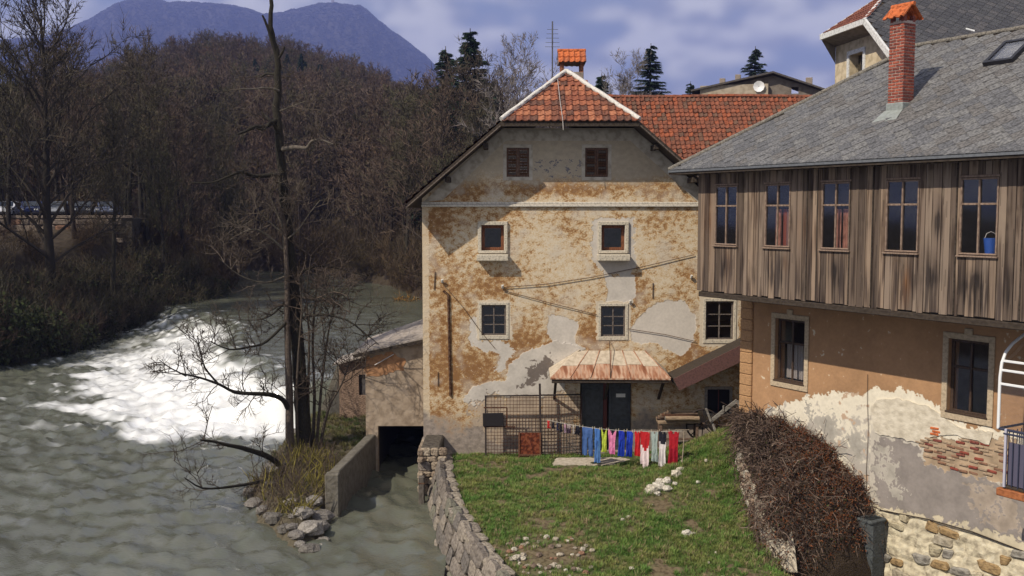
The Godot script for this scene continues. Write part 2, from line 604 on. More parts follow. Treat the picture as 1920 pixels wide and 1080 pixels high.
func grid_mesh(x0: float, x1: float, z0: float, z1: float, st: float, drop: Callable, low := Rect2(), sink := 0.0) -> ArrayMesh:
	var nx := int((x1 - x0) / st) + 1
	var nn := int((z1 - z0) / st) + 1
	var h := PackedFloat32Array()
	h.resize(nx * nn)
	for j in nn:
		for i in nx:
			var y: float = drop.call(x0 + i * st, z0 + j * st)
			if sink > 0.0 and low.has_point(Vector2(x0 + i * st, z0 + j * st)):
				y = minf(y, -1.5) - sink
			h[j * nx + i] = y
	var vv := PackedVector3Array()
	var nm := PackedVector3Array()
	var ix := PackedInt32Array()
	for j in nn:
		for i in nx:
			vv.append(Vector3(x0 + i * st, h[j * nx + i], z0 + j * st))
			var hx := h[j * nx + mini(i + 1, nx - 1)] - h[j * nx + maxi(i - 1, 0)]
			var hz := h[mini(j + 1, nn - 1) * nx + i] - h[maxi(j - 1, 0) * nx + i]
			nm.append(Vector3(-hx / (2 * st), 1, -hz / (2 * st)).normalized())
	for j in nn - 1:
		for i in nx - 1:
			var a := j * nx + i
			ix.append(a); ix.append(a + 1); ix.append(a + nx)
			ix.append(a + 1); ix.append(a + nx + 1); ix.append(a + nx)
	var arr := []
	arr.resize(Mesh.ARRAY_MAX)
	arr[Mesh.ARRAY_VERTEX] = vv
	arr[Mesh.ARRAY_NORMAL] = nm
	arr[Mesh.ARRAY_INDEX] = ix
	var m := ArrayMesh.new()
	m.add_surface_from_arrays(Mesh.PRIMITIVE_TRIANGLES, arr)
	return m

func make_land() -> void:
	var earth := mat("leaf_litter", lin(0.050, 0.037, 0.025), 0.95, {"tex": T.soil, "tri": T3(0.11), "hgt": T.height, "hs": 6.0})
	struct("river_bank", grid_mesh(-78.0, 62.0, -150.0, -40.0, 1.0, land_height), earth)
	struct("hillside", grid_mesh(-330.0, 270.0, -560.0, -20.0, 6.0, land_height, Rect2(-75, -147, 134, 147), 2.0), earth)
	make_mountains(earth)

# far blue ridge: its sky line, then a wooded slope falling towards the viewer
func make_mountains(_e: Material) -> void:
	var line := [[-2400.0, 300.0], [-1700.0, 420.0], [-1420.0, 436.0], [-1270.0, 436.0], [-1150.0, 438.0], [-1035.0, 484.0], [-968.0, 523.0], [-908.0, 538.0], [-835.0, 527.0], [-690.0, 522.0], [-610.0, 500.0], [-557.0, 504.0], [-504.0, 517.0], [-437.0, 526.0], [-371.0, 517.0], [-318.0, 477.0], [-265.0, 437.0], [-212.0, 398.0], [-159.0, 338.0], [-80.0, 285.0], [60.0, 220.0], [300.0, 150.0], [900.0, 90.0], [2400.0, 80.0]]
	var f := func(x: float, z: float) -> float:
		var r := table(line, x * 2500.0 / -z) * 2.0
		var t := ss(2500.0, 5000.0, -z)
		var back := 1.0 - ss(5000.0, 6200.0, -z)
		var gully := -absf(nw.get_noise_2d(x * 0.45, z * 0.25)) * 170.0 * t * (1.0 - ss(4600.0, 5000.0, -z))
		var side := ss(0.0, 520.0, x)
		return lerpf(12.0, r * (-z / 5000.0), pow(t, 0.8)) * back + gully * (1.0 - side) + nz.get_noise_2d(x * 0.12, z * 0.12) * 14.0 - 22.0
	var wood := mat("far_wood", lin(0.050, 0.045, 0.040), 1.0, {"tex": T.blotch, "tri": T3(0.003)})
	struct("mountain", grid_mesh(-4800.0, 3000.0, -6000.0, -1100.0, 20.0, f), wood)
	# trees of the mountain wood: rough crowns close together, read as one mass
	var crowns := MB.new()
	for k in 5:
		var a := TAU * k / 5.0
		var b := TAU * (k + 1) / 5.0
		var p := Vector3(cos(a), 0.45, sin(a))
		var q := Vector3(cos(b), 0.45, sin(b))
		crowns.tri(p, Vector3(0.1, 1.2, 0.05), q)
		crowns.tri(p, q, Vector3(0, -0.5, 0))
	var places := []
	var cols := PackedColorArray()
	rng.seed = 77
	for i in 150000:
		var z := -rng.randf_range(3100.0, 5150.0)
		var x := rng.randf_range(-1420.0, 40.0) * (-z / 2500.0)
		var s := rng.randf_range(3.2, 5.4)
		places.append(Transform3D(Basis(Vector3.UP, rng.randf() * 6.0).scaled(Vector3(s, s * rng.randf_range(0.7, 1.1), s)), Vector3(x, f.call(x, z) - 1.5, z)))
		var g := rng.randf_range(0.6, 1.3)
		cols.append(Color(0.050 * g, 0.046 * g, 0.038 * g))
	var o := multi(self, "mountain_wood", crowns.mesh(), mat("mountain_crowns", Color.WHITE, 1.0, {"vc": true}), places, cols)
	tag(o, "distant wood covering the blue mountain", "wood")
	# small lookout on the summit
	var lk := thing("summit_hut", "tiny hut on the far blue summit", "hut", Vector3(-874.0, f.call(-874.0, -4996.0) + 4.0, -4996.0))
	part(lk, "wall", boxm(Vector3(14, 12, 10)), mat("far_wall", lin(0.3, 0.27, 0.25)), Vector3(0, 4, 0))
	var rm := MB.new()
	rm.quad(Vector3(-5.5, 9.6, 4.5), Vector3(5.5, 9.6, 4.5), Vector3(5.5, 12.5, 0), Vector3(-5.5, 12.5, 0))
	rm.quad(Vector3(5.5, 9.6, -4.5), Vector3(-5.5, 9.6, -4.5), Vector3(-5.5, 12.5, 0), Vector3(5.5, 12.5, 0))
	part(lk, "roof", rm.mesh(), mat("far_roof", lin(0.1, 0.06, 0.05)))

# the spit between weir and mill race
func spit_height(x: float, z: float) -> float:
	var p := Vector2(x, z)
	var poly := PackedVector2Array(SPIT)
	var best := 1e9
	for i in poly.size():
		var q := Geometry2D.get_closest_point_to_segment(p, poly[i], poly[(i + 1) % poly.size()])
		best = minf(best, p.distance_to(q))
	if not Geometry2D.is_point_in_polygon(p, poly): best = -best
	var top := table([[-47.0, 1.5], [-42.0, 1.35], [-38.0, 0.95], [-35.0, 0.6], [-31.0, 0.42], [-27.0, 0.15]], z)
	return -0.7 + (0.7 + top) * ss(-0.9, 0.9, best) + 0.12 * nz.get_noise_2d(x * 30.0, z * 30.0)

func yard_height(x: float, z: float) -> float:
	var h := 1.02
	h += 1.35 * exp(-(pow((x - 8.0) / 2.3, 2) + pow((z + 32.6) / 2.9, 2)))
	h += 0.42 * exp(-(pow((x - 5.6) / 2.0, 2) + pow((z + 30.6) / 2.2, 2)))
	var lx := (x - 5.55) * 0.514 + (z + 29.6) * 0.858
	var lz := -(x - 5.55) * 0.858 + (z + 29.6) * 0.514
	h -= 1.8 * ss(4.9, 5.9, lx) * ss(2.6, 1.2, lz)
	h += 0.25 * exp(-pow((x - 3.5) / 3.0, 2) - pow((z + 27.5) / 3.0, 2))
	h -= 0.25 * ss(-26.0, -20.0, z)
	h -= 0.10 * ss(-33.5, -35.0, z) * (1.0 - ss(5.0, 7.5, x))
	h += 0.07 * nz.get_noise_2d(x * 12.0, z * 12.0) + 0.03 * nz.get_noise_2d(x * 45.0, z * 45.0)
	return h

func wall_top_x(z: float) -> float:
	return table([[-35.4, -2.62], [-34.5, -2.50], [-31.4, -2.22], [-28.0, -1.68], [-24.9, -0.95], [-23.0, -0.37], [-20.0, 0.75], [-16.0, 2.6]], z)

func make_yard() -> void:
	var zs := []
	var z := -35.32
	while z < -16.0:
		zs.append(z)
		z += 0.25
	var m := 64
	var mb := MB.new()
	var grid := []
	for zz in zs:
		var row := PackedVector3Array()
		var xl := wall_top_x(zz) + 0.12
		for i in m + 1:
			var x := lerpf(xl, 14.5, float(i) / m)
			row.append(Vector3(x, yard_height(x, zz), zz))
		grid.append(row)
	var g := func(p: Vector3) -> Color:
		var a := nz.get_noise_2d(p.x * 9.0, p.z * 9.0) + 0.6 * nz.get_noise_2d(p.x * 34.0, p.z * 34.0)
		var bare := ss(0.12, 0.5, a) + 1.0 * exp(-pow((p.x - 0.9) / 1.3, 2) - pow((p.z + 24.3) / 1.4, 2)) + 0.7 * exp(-pow((p.x - 4.2) / 1.0, 2) - pow((p.z + 28.3) / 0.8, 2)) + 0.5 * ss(5.6, 7.2, p.x + 0.3 * (p.z + 26.0)) * ss(-31.0, -26.0, p.z)
		return Color(0.070, 0.098, 0.026).lerp(Color(0.155, 0.12, 0.078), clampf(bare, 0.0, 1.0))
	for j in zs.size() - 1:
		for i in m:
			var a: Vector3 = grid[j][i]
			var b: Vector3 = grid[j + 1][i]
			var d: Vector3 = grid[j + 1][i + 1]
			var e: Vector3 = grid[j][i + 1]
			mb.col = g.call((a + d) * 0.5)
			mb.quad(a, b, d, e)
	struct("yard_ground", mb.mesh(false, true), mat("yard_soil", Color.WHITE, 0.95, {"vc": true, "tex": T.soil, "tri": T3(0.5), "hgt": T.height, "hs": 2.5}))
	# grass: tufts of a few bent blades
	rng.seed = 301
	var tufts := []
	for k in 3:
		var t := MB.new()
		for b in 11:
			var a := rng.randf() * TAU
			var r := rng.randf() * 0.07
			var p := Vector3(cos(a) * r, -0.01, sin(a) * r)
			var lean := Vector3(cos(a + rng.randf_range(-0.6, 0.6)), 0, sin(a + rng.randf_range(-0.6, 0.6))) * rng.randf_range(0.015, 0.075)
			var hgt := rng.randf_range(0.05, 0.11)
			var side := Vector3(-sin(a), 0, cos(a))
			var w := rng.randf_range(0.007, 0.013)
			var mid := p + Vector3(0, hgt * 0.6, 0) + lean * 0.4
			t.quad(p - side * w * 0.5, p + side * w * 0.5, mid + side * w * 0.4, mid - side * w * 0.4)
			t.sliver(mid, p + lean + Vector3(0, hgt, 0), w * 0.8, side)
		tufts.append(t.mesh())
	var places := [[], [], []]
	var cols := [PackedColorArray(), PackedColorArray(), PackedColorArray()]
	for i in 52000:
		var zz := rng.randf_range(-35.1, -17.0)
		var xl := wall_top_x(zz) + 0.3
		var x := rng.randf_range(xl, 12.0)
		var a := nz.get_noise_2d(x * 9.0, zz * 9.0) + 0.6 * nz.get_noise_2d(x * 34.0, zz * 34.0)
		var bare := ss(0.18, 0.5, a) + 1.1 * exp(-pow((x - 0.9) / 1.3, 2) - pow((zz + 24.3) / 1.4, 2)) + 0.9 * exp(-pow((x - 4.2) / 1.0, 2) - pow((zz + 28.3) / 0.8, 2)) + 0.55 * ss(5.6, 7.2, x + 0.3 * (zz + 26.0)) * ss(-31.0, -26.0, zz)
		if rng.randf() < bare: continue
		if zz < -32.9 and zz > -34.3 and x > 1.3 and x < 4.2: continue
		var s := rng.randf_range(0.6, 1.35)
		if nz.get_noise_2d(x * 20.0 + 9.0, zz * 20.0) > 0.3: s *= 1.5
		var k := rng.randi() % 3
		places[k].append(Transform3D(Basis(Vector3.UP, rng.randf() * TAU).scaled(Vector3(s, s, s)), Vector3(x, yard_height(x, zz), zz)))
		var dry := clampf(0.28 + 0.9 * nz.get_noise_2d(x * 16.0 + 40.0, zz * 16.0) + rng.randf_range(-0.25, 0.25), 0.0, 1.0)
		var c := Color(0.090, 0.178, 0.030).lerp(Color(0.235, 0.225, 0.070), dry)
		if rng.randf() < 0.14: c = Color(0.26, 0.20, 0.11)
		cols[k].append(c * rng.randf_range(0.75, 1.25))
	for k in 3:
		var o := multi(self, "yard_grass", tufts[k], mat("grass_blades", Color.WHITE, 0.75, {"vc": true, "back": Color(0.35, 0.35, 0.35)}), places[k], cols[k])
		tag(o, "short spring grass of the mill yard", "grass")
	# spit ground
	var e := mat("spit_soil", lin(0.10, 0.085, 0.06), 0.95, {"tex": T.soil, "tri": T3(0.4), "hgt": T.height, "hs": 4.0})
	struct("spit_ground", grid_mesh(-10.2, -4.9, -48.0, -26.4, 0.2, spit_height), e)
	var sp := []
	var sc := PackedColorArray()
	for i in 5200:
		var x := rng.randf_range(-9.2, -5.2)
		var zz := rng.randf_range(-46.8, -28.5)
		var y := spit_height(x, zz)
		if y < 0.30: continue
		if zz > -36.5 and rng.randf() < 0.7: continue
		if x < -8.2 and rng.randf() < 0.5: continue
		var s := rng.randf_range(0.8, 2.0)
		sp.append(Transform3D(Basis(Vector3.UP, rng.randf() * TAU).scaled(Vector3(s, s, s)), Vector3(x, y, zz)))
		sc.append(Color(0.055, 0.085, 0.02).lerp(Color(0.17, 0.14, 0.06), clampf(0.5 + nz.get_noise_2d(x * 20.0, zz * 20.0) * 1.2, 0, 1)) * rng.randf_range(0.7, 1.2))
	tag(multi(self, "spit_grass", tufts[0], mats["grass_blades"], sp, sc), "rough grass on the spit beside the mill race", "grass")

# ---------------------------------------------------------------- old plaster
func V(x: float, y: float) -> Vector2:
	return Vector2(x, y)

func blob(p: Vector2, list: Array) -> float:
	var s := 0.0
	for b in list:
		var d := (p - Vector2(b[0], b[1])) / Vector2(b[2], b[3])
		var q := d.length_squared()
		if q < 5.0: s += b[4] * exp(-q)
	return s

# lays patches (polygons in metres with frayed edges) over an image; hh is the relief
func patches(im: Image, hh: Image, r: Rect2, list: Array) -> void:
	var w := im.get_width()
	var h := im.get_height()
	for e in list:
		var poly := PackedVector2Array(e.p)
		var lo := poly[0]
		var hi := poly[0]
		for p in poly:
			lo = lo.min(p); hi = hi.max(p)
		var i0 := clampi(int((lo.x - 0.3 - r.position.x) / r.size.x * w), 0, w - 1)
		var i1 := clampi(int((hi.x + 0.3 - r.position.x) / r.size.x * w), 0, w - 1)
		var j0 := clampi(int((r.end.y - hi.y - 0.3) / r.size.y * h), 0, h - 1)
		var j1 := clampi(int((r.end.y - lo.y + 0.3) / r.size.y * h), 0, h - 1)
		var amp: float = e.get("fray", 0.08)
		for j in range(j0, j1 + 1):
			for i in range(i0, i1 + 1):
				var x := r.position.x + (i + 0.5) / w * r.size.x
				var y := r.end.y - (j + 0.5) / h * r.size.y
				var q := Vector2(x + amp * nz.get_noise_2d(x * 40.0, y * 40.0) + amp * 0.6 * nz.get_noise_2d(x * 130.0, y * 130.0), y + amp * nz.get_noise_2d(x * 40.0 + 70.0, y * 40.0) + amp * 0.6 * nz.get_noise_2d(x * 130.0 + 50.0, y * 130.0))
				if not Geometry2D.is_point_in_polygon(q, poly): continue
				var n := nz.get_noise_2d(x * 30.0 + 200.0, y * 30.0)
				var f := nz.get_noise_2d(x * 160.0, y * 160.0 + 30.0)
				var keep: float = e.get("holes", 0.0)
				if keep > 0.0 and n + 0.5 * f > 0.55 - keep: continue
				var c: Color = e.c
				c = c * (1.0 + e.get("vary", 0.14) * n + 0.10 * f)
				im.set_pixel(i, j, c.linear_to_srgb())
				var hv: float = e.get("h", 0.35)
				hh.set_pixel(i, j, Color(hv + 0.05 * f + 0.04 * n, 0, 0))

const MILL_UV := Rect2(-3.25, -1.0, 11.85, 13.6)

func paint_mill() -> Array:
	var w := 672
	var h := 768
	var im := Image.create(w, h, false, Image.FORMAT_RGB8)
	var hh := Image.create(w, h, false, Image.FORMAT_RGB8)
	var r := MILL_UV
	# where the ochre wash has stayed (plus) or weathered to pale lime (minus)
	var list := [[-2.7, 9.2, 0.7, 0.6, 0.5], [-1.6, 7.6, 0.8, 0.7, 0.35], [-2.4, 5.2, 0.6, 1.6, 0.4], [-1.7, 4.0, 1.2, 0.9, 0.55], [-0.6, 7.0, 0.8, 0.5, 0.45], [0.6, 4.95, 0.8, 0.8, 0.6], [2.9, 5.2, 0.45, 0.9, 0.55], [4.6, 6.9, 0.8, 0.6, 0.35], [5.6, 8.6, 0.6, 0.7, 0.15], [6.3, 4.5, 0.6, 0.5, 0.5], [6.2, 7.3, 0.4, 0.5, 0.3],
		[0.9, 7.9, 1.6, 1.0, -0.30], [2.0, 6.6, 1.2, 0.6, -0.18], [5.2, 8.2, 1.2, 1.1, -0.32], [5.6, 7.0, 0.9, 0.5, -0.2], [-0.9, 8.2, 0.6, 0.6, -0.1], [1.8, 10.35, 2.6, 0.28, 0.60], [-1.6, 10.2, 0.9, 0.3, 0.35], [5.3, 10.4, 0.7, 0.4, 0.3], [0.0, 9.95, 3.0, 0.12, -0.3], [-2.6, 2.4, 0.5, 0.6, 0.3]]
	for j in h:
		var y := r.end.y - (j + 0.5) / h * r.size.y
		for i in w:
			var x := r.position.x + (i + 0.5) / w * r.size.x
			var n1 := nz.get_noise_2d(x * 9.0, y * 9.0)
			var n2 := nz.get_noise_2d(x * 66.0 + 11.0, y * 84.0)
			var n3 := nz.get_noise_2d(x * 230.0, y * 330.0 + 7.0)
			var b := blob(Vector2(x, y), list)
			var s := n1 * 0.55 + n2 * 0.62 + n3 * 0.72 + b * 1.25 + 0.02
			var ochre := Color(0.37, 0.215, 0.090).lerp(Color(0.235, 0.118, 0.046), ss(0.15, 0.9, s + n2 * 0.3))
			var lime := Color(0.53, 0.405, 0.255).lerp(Color(0.61, 0.52, 0.39), ss(-0.1, -0.7, s + n3 * 0.3))
			var c := lime.lerp(ochre, ss(-0.16, 0.40, s))
			c = c.lerp(Color(0.50, 0.44, 0.365), ss(0.1, 0.6, nz.get_noise_2d(x * 16.0 + 500.0, y * 16.0)) * 0.5)
			if n3 - 0.5 * n2 > 0.50: c = c.lerp(Color(0.62, 0.545, 0.43), 0.7)
			if n3 + 0.3 * n2 < -0.62: c = c * 0.62
			var hv := 0.62 - 0.22 * ss(-0.02, 0.16, s) + n3 * 0.07
			# upper gable: colour turns greyer
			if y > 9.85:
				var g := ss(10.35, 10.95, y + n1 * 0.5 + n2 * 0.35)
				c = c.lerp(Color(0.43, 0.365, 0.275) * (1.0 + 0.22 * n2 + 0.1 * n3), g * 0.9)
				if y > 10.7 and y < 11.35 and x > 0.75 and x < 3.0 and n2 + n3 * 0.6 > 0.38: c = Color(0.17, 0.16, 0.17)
			# pale lime corner strip
			if x < -2.93 + 0.06 * n2: c = c.lerp(Color(0.62, 0.52, 0.38), 0.75 * ss(-0.5, 0.3, n2 + 0.2))
			# bare, dirty render near the ground
			if y < 2.6:
				var gl := ss(2.45, 1.75, y + n1 * 0.7 + n2 * 0.25)
				c = c.lerp(Color(0.27, 0.225, 0.19) * (1.0 + 0.35 * n2 + 0.25 * n3), gl)
				hv = lerpf(hv, 0.4 + 0.25 * n2, gl)
			im.set_pixel(i, j, c.linear_to_srgb())
			hh.set_pixel(i, j, Color(hv, 0, 0))
	var grey := Color(0.52, 0.475, 0.42)
	patches(im, hh, r, [
		{"p": [V(1.32, 5.90), V(1.88, 5.86), V(2.35, 5.61), V(2.22, 4.95), V(2.45, 4.66), V(1.51, 4.72), V(1.28, 5.23)], "c": grey, "h": 0.28},
		{"p": [V(4.11, 5.29), V(4.42, 5.71), V(4.80, 6.14), V(5.45, 6.43), V(6.11, 6.35), V(6.44, 5.90), V(6.52, 5.37), V(6.32, 4.76), V(6.00, 4.42), V(5.57, 4.57), V(5.00, 4.95), V(4.53, 4.85), V(4.24, 4.95)], "c": Color(0.55, 0.50, 0.44), "h": 0.26, "vary": 0.08},
		{"p": [V(-1.74, 2.85), V(-1.42, 3.33), V(-0.85, 3.52), V(-0.23, 3.58), V(-0.09, 4.09), V(0.38, 4.53), V(0.94, 4.76), V(1.51, 4.95), V(1.92, 4.91), V(2.64, 4.72), V(2.45, 4.49), V(1.51, 4.00), V(1.32, 3.71), V(1.89, 3.66), V(1.89, 3.14), V(1.14, 2.95), V(0.0, 2.95), V(-0.85, 3.08), V(-1.04, 2.85), V(-1.33, 2.47)], "c": Color(0.50, 0.455, 0.40), "h": 0.85, "vary": 0.2},
		{"p": [V(-1.6, 2.6), V(-0.9, 3.05), V(0.0, 3.0), V(1.1, 3.0), V(2.3, 3.2), V(2.4, 1.3), V(-0.8, 1.4), V(-1.2, 1.9)], "c": Color(0.40, 0.315, 0.235), "h": 0.4, "vary": 0.35, "fray": 0.25, "holes": 0.12},
		{"p": [V(3.15, 7.63), V(3.57, 7.22), V(4.28, 7.31), V(4.36, 6.75), V(4.25, 6.24), V(3.29, 6.24), V(3.38, 6.84)], "c": grey, "h": 0.3},
		{"p": [V(-1.47, 5.71), V(-1.03, 5.90), V(-1.07, 4.95), V(-0.09, 4.95), V(0.04, 4.57), V(-0.19, 4.00), V(-0.66, 3.81), V(-0.38, 4.38), V(-1.32, 4.76), V(-1.51, 5.14)], "c": grey, "h": 0.3, "fray": 0.16},
		{"p": [V(2.9, 9.3), V(4.25, 9.3), V(4.35, 7.6), V(4.2, 7.2), V(3.3, 7.4), V(2.91, 7.55), V(2.77, 8.16)], "c": Color(0.50, 0.455, 0.40), "h": 0.32, "fray": 0.12},
		{"p": [V(0.76, 4.19), V(1.4, 4.47), V(1.55, 4.0), V(1.15, 3.62), V(0.75, 3.4), V(0.3, 3.3)], "c": Color(0.165, 0.135, 0.115), "h": 0.8, "fray": 0.3, "holes": 0.3},
		{"p": [V(6.62, 6.62), V(8.0, 6.62), V(8.0, 4.7), V(6.62, 4.8)], "c": Color(0.55, 0.47, 0.36), "h": 0.6, "fray": 0.05},
		{"p": [V(-1.22, 6.42), V(-0.05, 6.42), V(0.02, 5.0), V(-1.25, 5.0)], "c": Color(0.55, 0.47, 0.36), "h": 0.6, "fray": 0.06},
		{"p": [V(2.98, 6.38), V(4.16, 6.38), V(4.2, 4.98), V(2.98, 4.98)], "c": Color(0.55, 0.47, 0.36), "h": 0.6, "fray": 0.06},
	])
	return [im, hh]

# ---------------------------------------------------------------- windows
# casement of nx by ny panes, each pane its own mesh under the window part
func casement(parent: Node, called: String, r: Rect2, zf: float, nx: int, ny: int, fr: Material, bar := 0.035, outer := 0.06, leaf_gap := true, split := []) -> Node3D:
	var wn := Node3D.new()
	wn.name = called
	parent.add_child(wn, true)
	wn.position = Vector3(r.position.x, r.position.y, zf)
	var w := r.size.x
	var h := r.size.y
	var f := MB.new()
	f.chamfer(Vector3(w * 0.5, outer * 0.5, 0), Vector3(w, outer, 0.06), 0.008)
	f.chamfer(Vector3(w * 0.5, h - outer * 0.5, 0), Vector3(w, outer, 0.06), 0.008)
	f.chamfer(Vector3(outer * 0.5, h * 0.5, 0), Vector3(outer, h - outer * 2, 0.058), 0.008)
	f.chamfer(Vector3(w - outer * 0.5, h * 0.5, 0), Vector3(outer, h - outer * 2, 0.058), 0.008)
	part(wn, "frame", f.mesh(), fr)
	var xs := [outer]
	for i in range(1, nx): xs.append(w * i / nx)
	xs.append(w - outer)
	var ys := [outer]
	if split.size() > 0:
		for s in split: ys.append(h * s)
	else:
		for i in range(1, ny): ys.append(outer + (h - 2 * outer) * i / ny)
	ys.append(h - outer)
	for i in range(1, xs.size() - 1):
		part(wn, "mullion", boxm(Vector3(bar * (1.35 if leaf_gap else 1.0), h - outer * 2, 0.05), 0.006), fr, Vector3(xs[i], h * 0.5, 0.004))
	for j in range(1, ys.size() - 1):
		for i in xs.size() - 1:
			var a: float = xs[i] + (bar * 0.85 if i > 0 else 0.0)
			var b: float = xs[i + 1] - (bar * 0.85 if i < xs.size() - 2 else 0.0)
			part(wn, "glazing_bar", boxm(Vector3(b - a, bar * (1.6 if split.size() > 0 else 1.0), 0.045), 0.006), fr, Vector3((a + b) * 0.5, ys[j], 0.002))
	var glass := pane_mat()
	for j in ys.size() - 1:
		for i in xs.size() - 1:
			var pw: float = xs[i + 1] - xs[i]
			var ph: float = ys[j + 1] - ys[j]
			var tilt := Basis(Vector3.UP, rng.randf_range(-0.012, 0.012)) * Basis(Vector3.RIGHT, rng.randf_range(-0.012, 0.012))
			part(wn, "pane", boxm(Vector3(pw, ph, 0.004)), glass, Vector3(xs[i] + pw * 0.5, ys[j] + ph * 0.5, -0.012), tilt)
	return wn

func pane_mat() -> StandardMaterial3D:
	if mats.has("pane"): return mats["pane"]
	var m := mat("pane", Color(0.10, 0.12, 0.14, 0.03), 0.05, {"spec": 0.5})
	m.transparency = BaseMaterial3D.TRANSPARENCY_ALPHA
	return m

func surround(parent: Node, r: Rect2, zf: float, wd: float, proud: float, m: Material, lower := -1.0) -> void:
	var lo := wd if lower < 0 else lower
	var mb := MB.new()
	mb.chamfer(Vector3(r.get_center().x, r.end.y + wd * 0.5, zf + proud * 0.5), Vector3(r.size.x + wd * 2, wd, proud), 0.01)
	mb.chamfer(Vector3(r.get_center().x, r.position.y - lo * 0.5, zf + proud * 0.5), Vector3(r.size.x + wd * 2, lo, proud), 0.01)
	for s in [-1, 1]:
		mb.chamfer(Vector3(r.get_center().x + s * (r.size.x + wd) * 0.5, r.get_center().y, zf + proud * 0.5), Vector3(wd, r.size.y, proud - 0.003), 0.01)
	part(parent, "window_surround", mb.mesh(), m)

# ---------------------------------------------------------------- roof coverings
# clay tile: a roll on one side, thick lower edge. x across, y up the slope, z out
func clay_tile(w: float, l: float, r: RandomNumberGenerator) -> MB:
	var t := MB.new()
	var prof := [[0.0, 0.012], [0.14, 0.0], [0.42, 0.0], [0.58, 0.014], [0.72, 0.042], [0.88, 0.042], [1.02, 0.014]]
	var sag := r.randf_range(-0.006, 0.006)
	for k in prof.size() - 1:
		var a := Vector2(prof[k][0] * w, prof[k][1])
		var b := Vector2(prof[k + 1][0] * w, prof[k + 1][1])
		t.quad(Vector3(a.x, 0, a.y + 0.045 + sag), Vector3(b.x, 0, b.y + 0.045 - sag), Vector3(b.x, l, b.y + 0.008), Vector3(a.x, l, a.y + 0.008))
		t.quad(Vector3(a.x, 0, a.y + 0.012), Vector3(b.x, 0, b.y + 0.012), Vector3(b.x, 0, b.y + 0.045 - sag), Vector3(a.x, 0, a.y + 0.045 + sag))
	t.quad(Vector3(w * 1.02, 0, 0.012), Vector3(w * 1.02, l, 0.0), Vector3(w * 1.02, l, 0.022), Vector3(w * 1.02, 0, 0.059))
	return t

# flat slate laid on its corner; s = side. Centre at the origin, y up the slope
func diamond_slate(s: float, r: RandomNumberGenerator) -> MB:
	var t := MB.new()
	var d := s * 0.7071
	var th := 0.014
	var lift := 0.026
	var cut := d * 0.10
	var j := func() -> float: return r.randf_range(-0.012, 0.012)
	var p := [Vector3(-cut, -d + cut, lift), Vector3(cut, -d + cut, lift + j.call() * 0.4), Vector3(d + j.call(), j.call(), lift * 0.55), Vector3(j.call(), d, 0.002), Vector3(-d + j.call(), j.call(), lift * 0.55)]
	var up := Vector3(0, 0, th)
	for k in range(1, 4):
		t.tri(p[0] + up, p[k] + up, p[k + 1] + up)
	for k in 5:
		t.quad(p[k], p[(k + 1) % 5], p[(k + 1) % 5] + up, p[k] + up)
	return t

# lays pieces on a roof plane; those nearest the eye become parts, the rest one joined part
func cover(parent: Node, called: String, rest_name: String, places: Array, variants: Array, ms: Array, eye: Vector3, limit: int) -> void:
	var g: Transform3D = parent.global_transform if parent is Node3D else Transform3D()
	var order := []
	for i in places.size():
		order.append([(g * places[i].origin).distance_to(eye), i])
	order.sort_custom(func(a, b): return a[0] < b[0])
	var vm := []
	for v in variants: vm.append(v.mesh())
	var rest := []
	for m in ms: rest.append(MB.new())
	for k in order.size():
		var i: int = order[k][1]
		var vi := rng.randi() % variants.size()
		var mi := rng.randi() % ms.size()
		if k < limit:
			part(parent, called, vm[vi], ms[mi], places[i].origin, places[i].basis)
		else:
			rest[mi].add(variants[vi], places[i])
	for m in ms.size():
		if rest[m].v.size() > 0:
			part(parent, rest_name, rest[m].mesh(), ms[m]).set_meta("kind", "stuff")

func terracotta_mats() -> Array:
	var out := []
	var tones := [[0.34, 0.125, 0.068], [0.27, 0.095, 0.055], [0.20, 0.080, 0.050], [0.40, 0.165, 0.092], [0.145, 0.070, 0.050]]
	for k in tones.size():
		out.append(mat("terracotta_%d" % k, lin(tones[k][0], tones[k][1], tones[k][2]), 0.88, {"tex": T.terracotta, "tri": T3(1.3), "off": T3(k * 0.37), "hgt": T.height, "hs": 0.4}))
	return out

# ---------------------------------------------------------------- the mill
const MZ := -35.3

